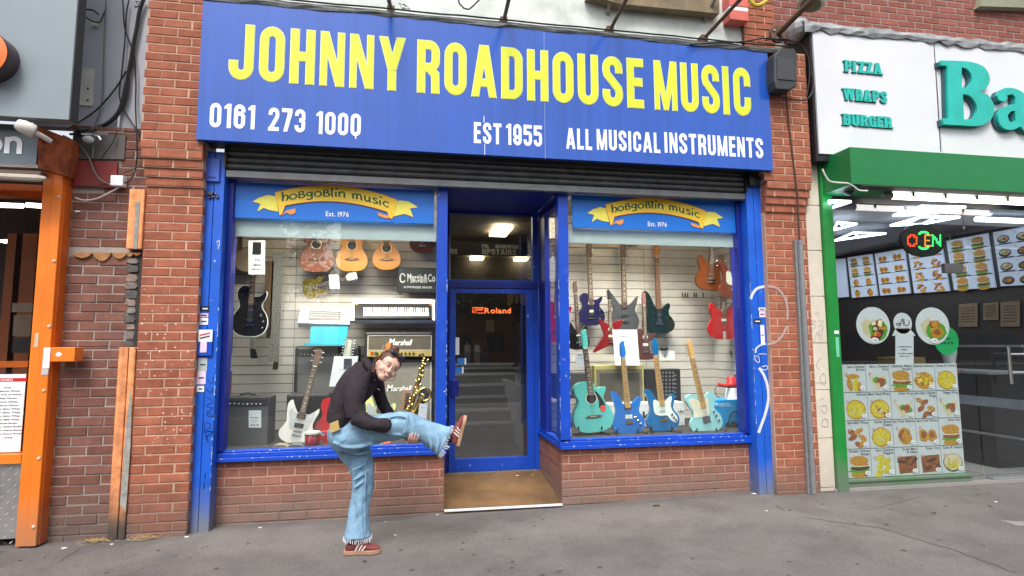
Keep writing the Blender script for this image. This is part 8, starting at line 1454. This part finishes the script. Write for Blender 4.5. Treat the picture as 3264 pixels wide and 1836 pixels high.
fr.build('frayed_hem', PALED, pe, kind='stuff')
SEAM = mat('denim_seam', (.10, .24, .42), .9)
sp_ = lambda pts, Yo, r_, nm, m_: MB().tube([Vector(p_) for p_ in crom([tuple(at(x, y, Yo)) for x, y in pts], 4, False)], r_, 5).build(nm, m_, pe)
pt4 = [at(x, y, Y0-.172) for x, y in ((1052, 1350), (1078, 1340), (1083, 1370), (1054, 1381))]; MB().quadbox(pt4, (0, .02, 0)).build('leather_patch', mat('tan_patch', (.52, .38, .14), .7), pe, bevel=.002)
MB().tube([at(1030, 1376, Y0-.12), at(1022, 1380, Y0-.12), at(1027, 1388, Y0-.12), at(1036, 1384, Y0-.12)], .006, 6).build('waist_tie', DENIM, pe)
MB().tube([Vector(p_) for p_ in crom([tuple(at(x, y, Y0-.072)) for x, y in ((1157, 1470), (1160, 1540), (1154, 1620), (1160, 1712))], 4, False)], .0022, 5).build('side_seam', SEAM, pe)
MB().tube([Vector(p_) for p_ in crom([tuple(at(x, y, Y0-.166)) for x, y in ((1068, 1424), (1090, 1408), (1112, 1396), (1128, 1388))], 4, False)], .002, 5).build('pocket_seam', SEAM, pe)
# shoes
BURG = mat('burgundy_suede', (.21, .045, .045), .8, var=.15, sc=20); GUM = mat('gum_sole', (.42, .24, .15), .6); STR = mat('shoe_stripe', (.78, .66, .6), .6); SOCK = mat('black_sock', (.012, .012, .014), .9)
def shoe(o, fw, up, L_, ankle, nm_lab):
    o = Vector(o); fw = Vector(fw).normalized(); up = Vector(up); up = (up-fw*up.dot(fw)).normalized(); sd2 = fw.cross(up).normalized()
    if sd2.y > 0: sd2 = -sd2       # sd2 points at the camera
    k = L_/.26; W = lambda f_, s_, u_: o+fw*(f_*k)+sd2*(s_*k)+up*(u_*k)
    r = MB(); pl = crom([(0, 0), (.0, .030), (.05, .036), (.11, .034), (.17, .044), (.22, .044), (.26, .018), (.26, -.018), (.22, -.040), (.17, -.042), (.11, -.034), (.05, -.034), (.0, -.028)], 3)
    n = len(pl); r.add([W(x, y, 0) for x, y in pl]+[W(x-.003, y*1.04, .028) for x, y in pl], [tuple(range(n)), tuple(range(2*n-1, n-1, -1))]+[(i, (i+1) % n, n+(i+1) % n, n+i) for i in range(n)])
    base = r.build('shoe_sole', GUM, pe, bevel=.004)
    secs = [(.004, .048, .026, .022), (.02, .056, .040, .031), (.06, .062, .044, .034), (.10, .060, .040, .034), (.14, .052, .034, .038), (.18, .044, .025, .041), (.22, .038, .019, .040), (.245, .034, .014, .032), (.258, .032, .006, .016)]
    V = []; F = []; n = 16
    for f_, z_, rz2, ry2 in secs:
        for j in range(n): a = 2*PI*j/n; V.append(W(f_, ry2*math.cos(a), z_+rz2*math.sin(a)))
    for i in range(len(secs)-1):
        for j in range(n): F.append((i*n+j, i*n+(j+1) % n, (i+1)*n+(j+1) % n, (i+1)*n+j))
    F += [tuple(range(n)), tuple(range(len(V)-1, len(V)-n-1, -1))]; u_ = MB().add(V, F).build('shoe_upper', BURG, pe, smooth=True)
    sb2 = u_.modifiers.new('sub', 'SUBSURF'); sb2.levels = sb2.render_levels = 1
    for q_ in range(3): f0 = .075+.024*q_; st2 = MB(); rq = lambda f_: .0385+.006*min(1, max(0, (f_-.06)/.1)); st2.add([W(f0, rq(f0), .030), W(f0+.011, rq(f0), .030), W(f0+.038, rq(f0)-.004, .078-.008*q_), W(f0+.027, rq(f0)-.004, .080-.008*q_), W(f0, rq(f0)-.003, .030), W(f0+.009, rq(f0)-.003, .030), W(f0+.034, rq(f0)-.010, .078-.008*q_), W(f0+.026, rq(f0)-.010, .080-.008*q_)], [(0,1,2,3), (0,4,5,1), (1,5,6,2), (2,6,7,3), (3,7,4,0)]); st2.build('shoe_stripe', STR, pe)
    for q_ in range(4): f0 = .105+.018*q_; MB().tube([W(f0, .02, .090-.009*q_), W(f0+.004, 0, .098-.011*q_), W(f0, -.02, .090-.009*q_)], .0025, 5).build('shoe_lace', STR, pe)
    MB().tube([W(.05, 0, .075), W(.048, 0, .10), ankle], [.036*k, .038*k, .042*k], 14).build('sock', SOCK, pe)
zg = gz(1.15, Y0)+.002
h0 = at(1098, 1762, Y0); h0.z = zg; t0_ = at(1202, 1765, Y0); L0 = t0_.x-h0.x
shoe(h0, (1, -.05, 0), (0, 0, 1), .255, at(1132, 1690, Y0), '')
a_ = at(1464, 1422, Y0-.08); b_ = at(1488, 1326, Y0-.08); shoe(a_, (b_-a_), (-1, 0, -.25), (b_-a_).length, at(1412, 1398, Y0-.08), '')
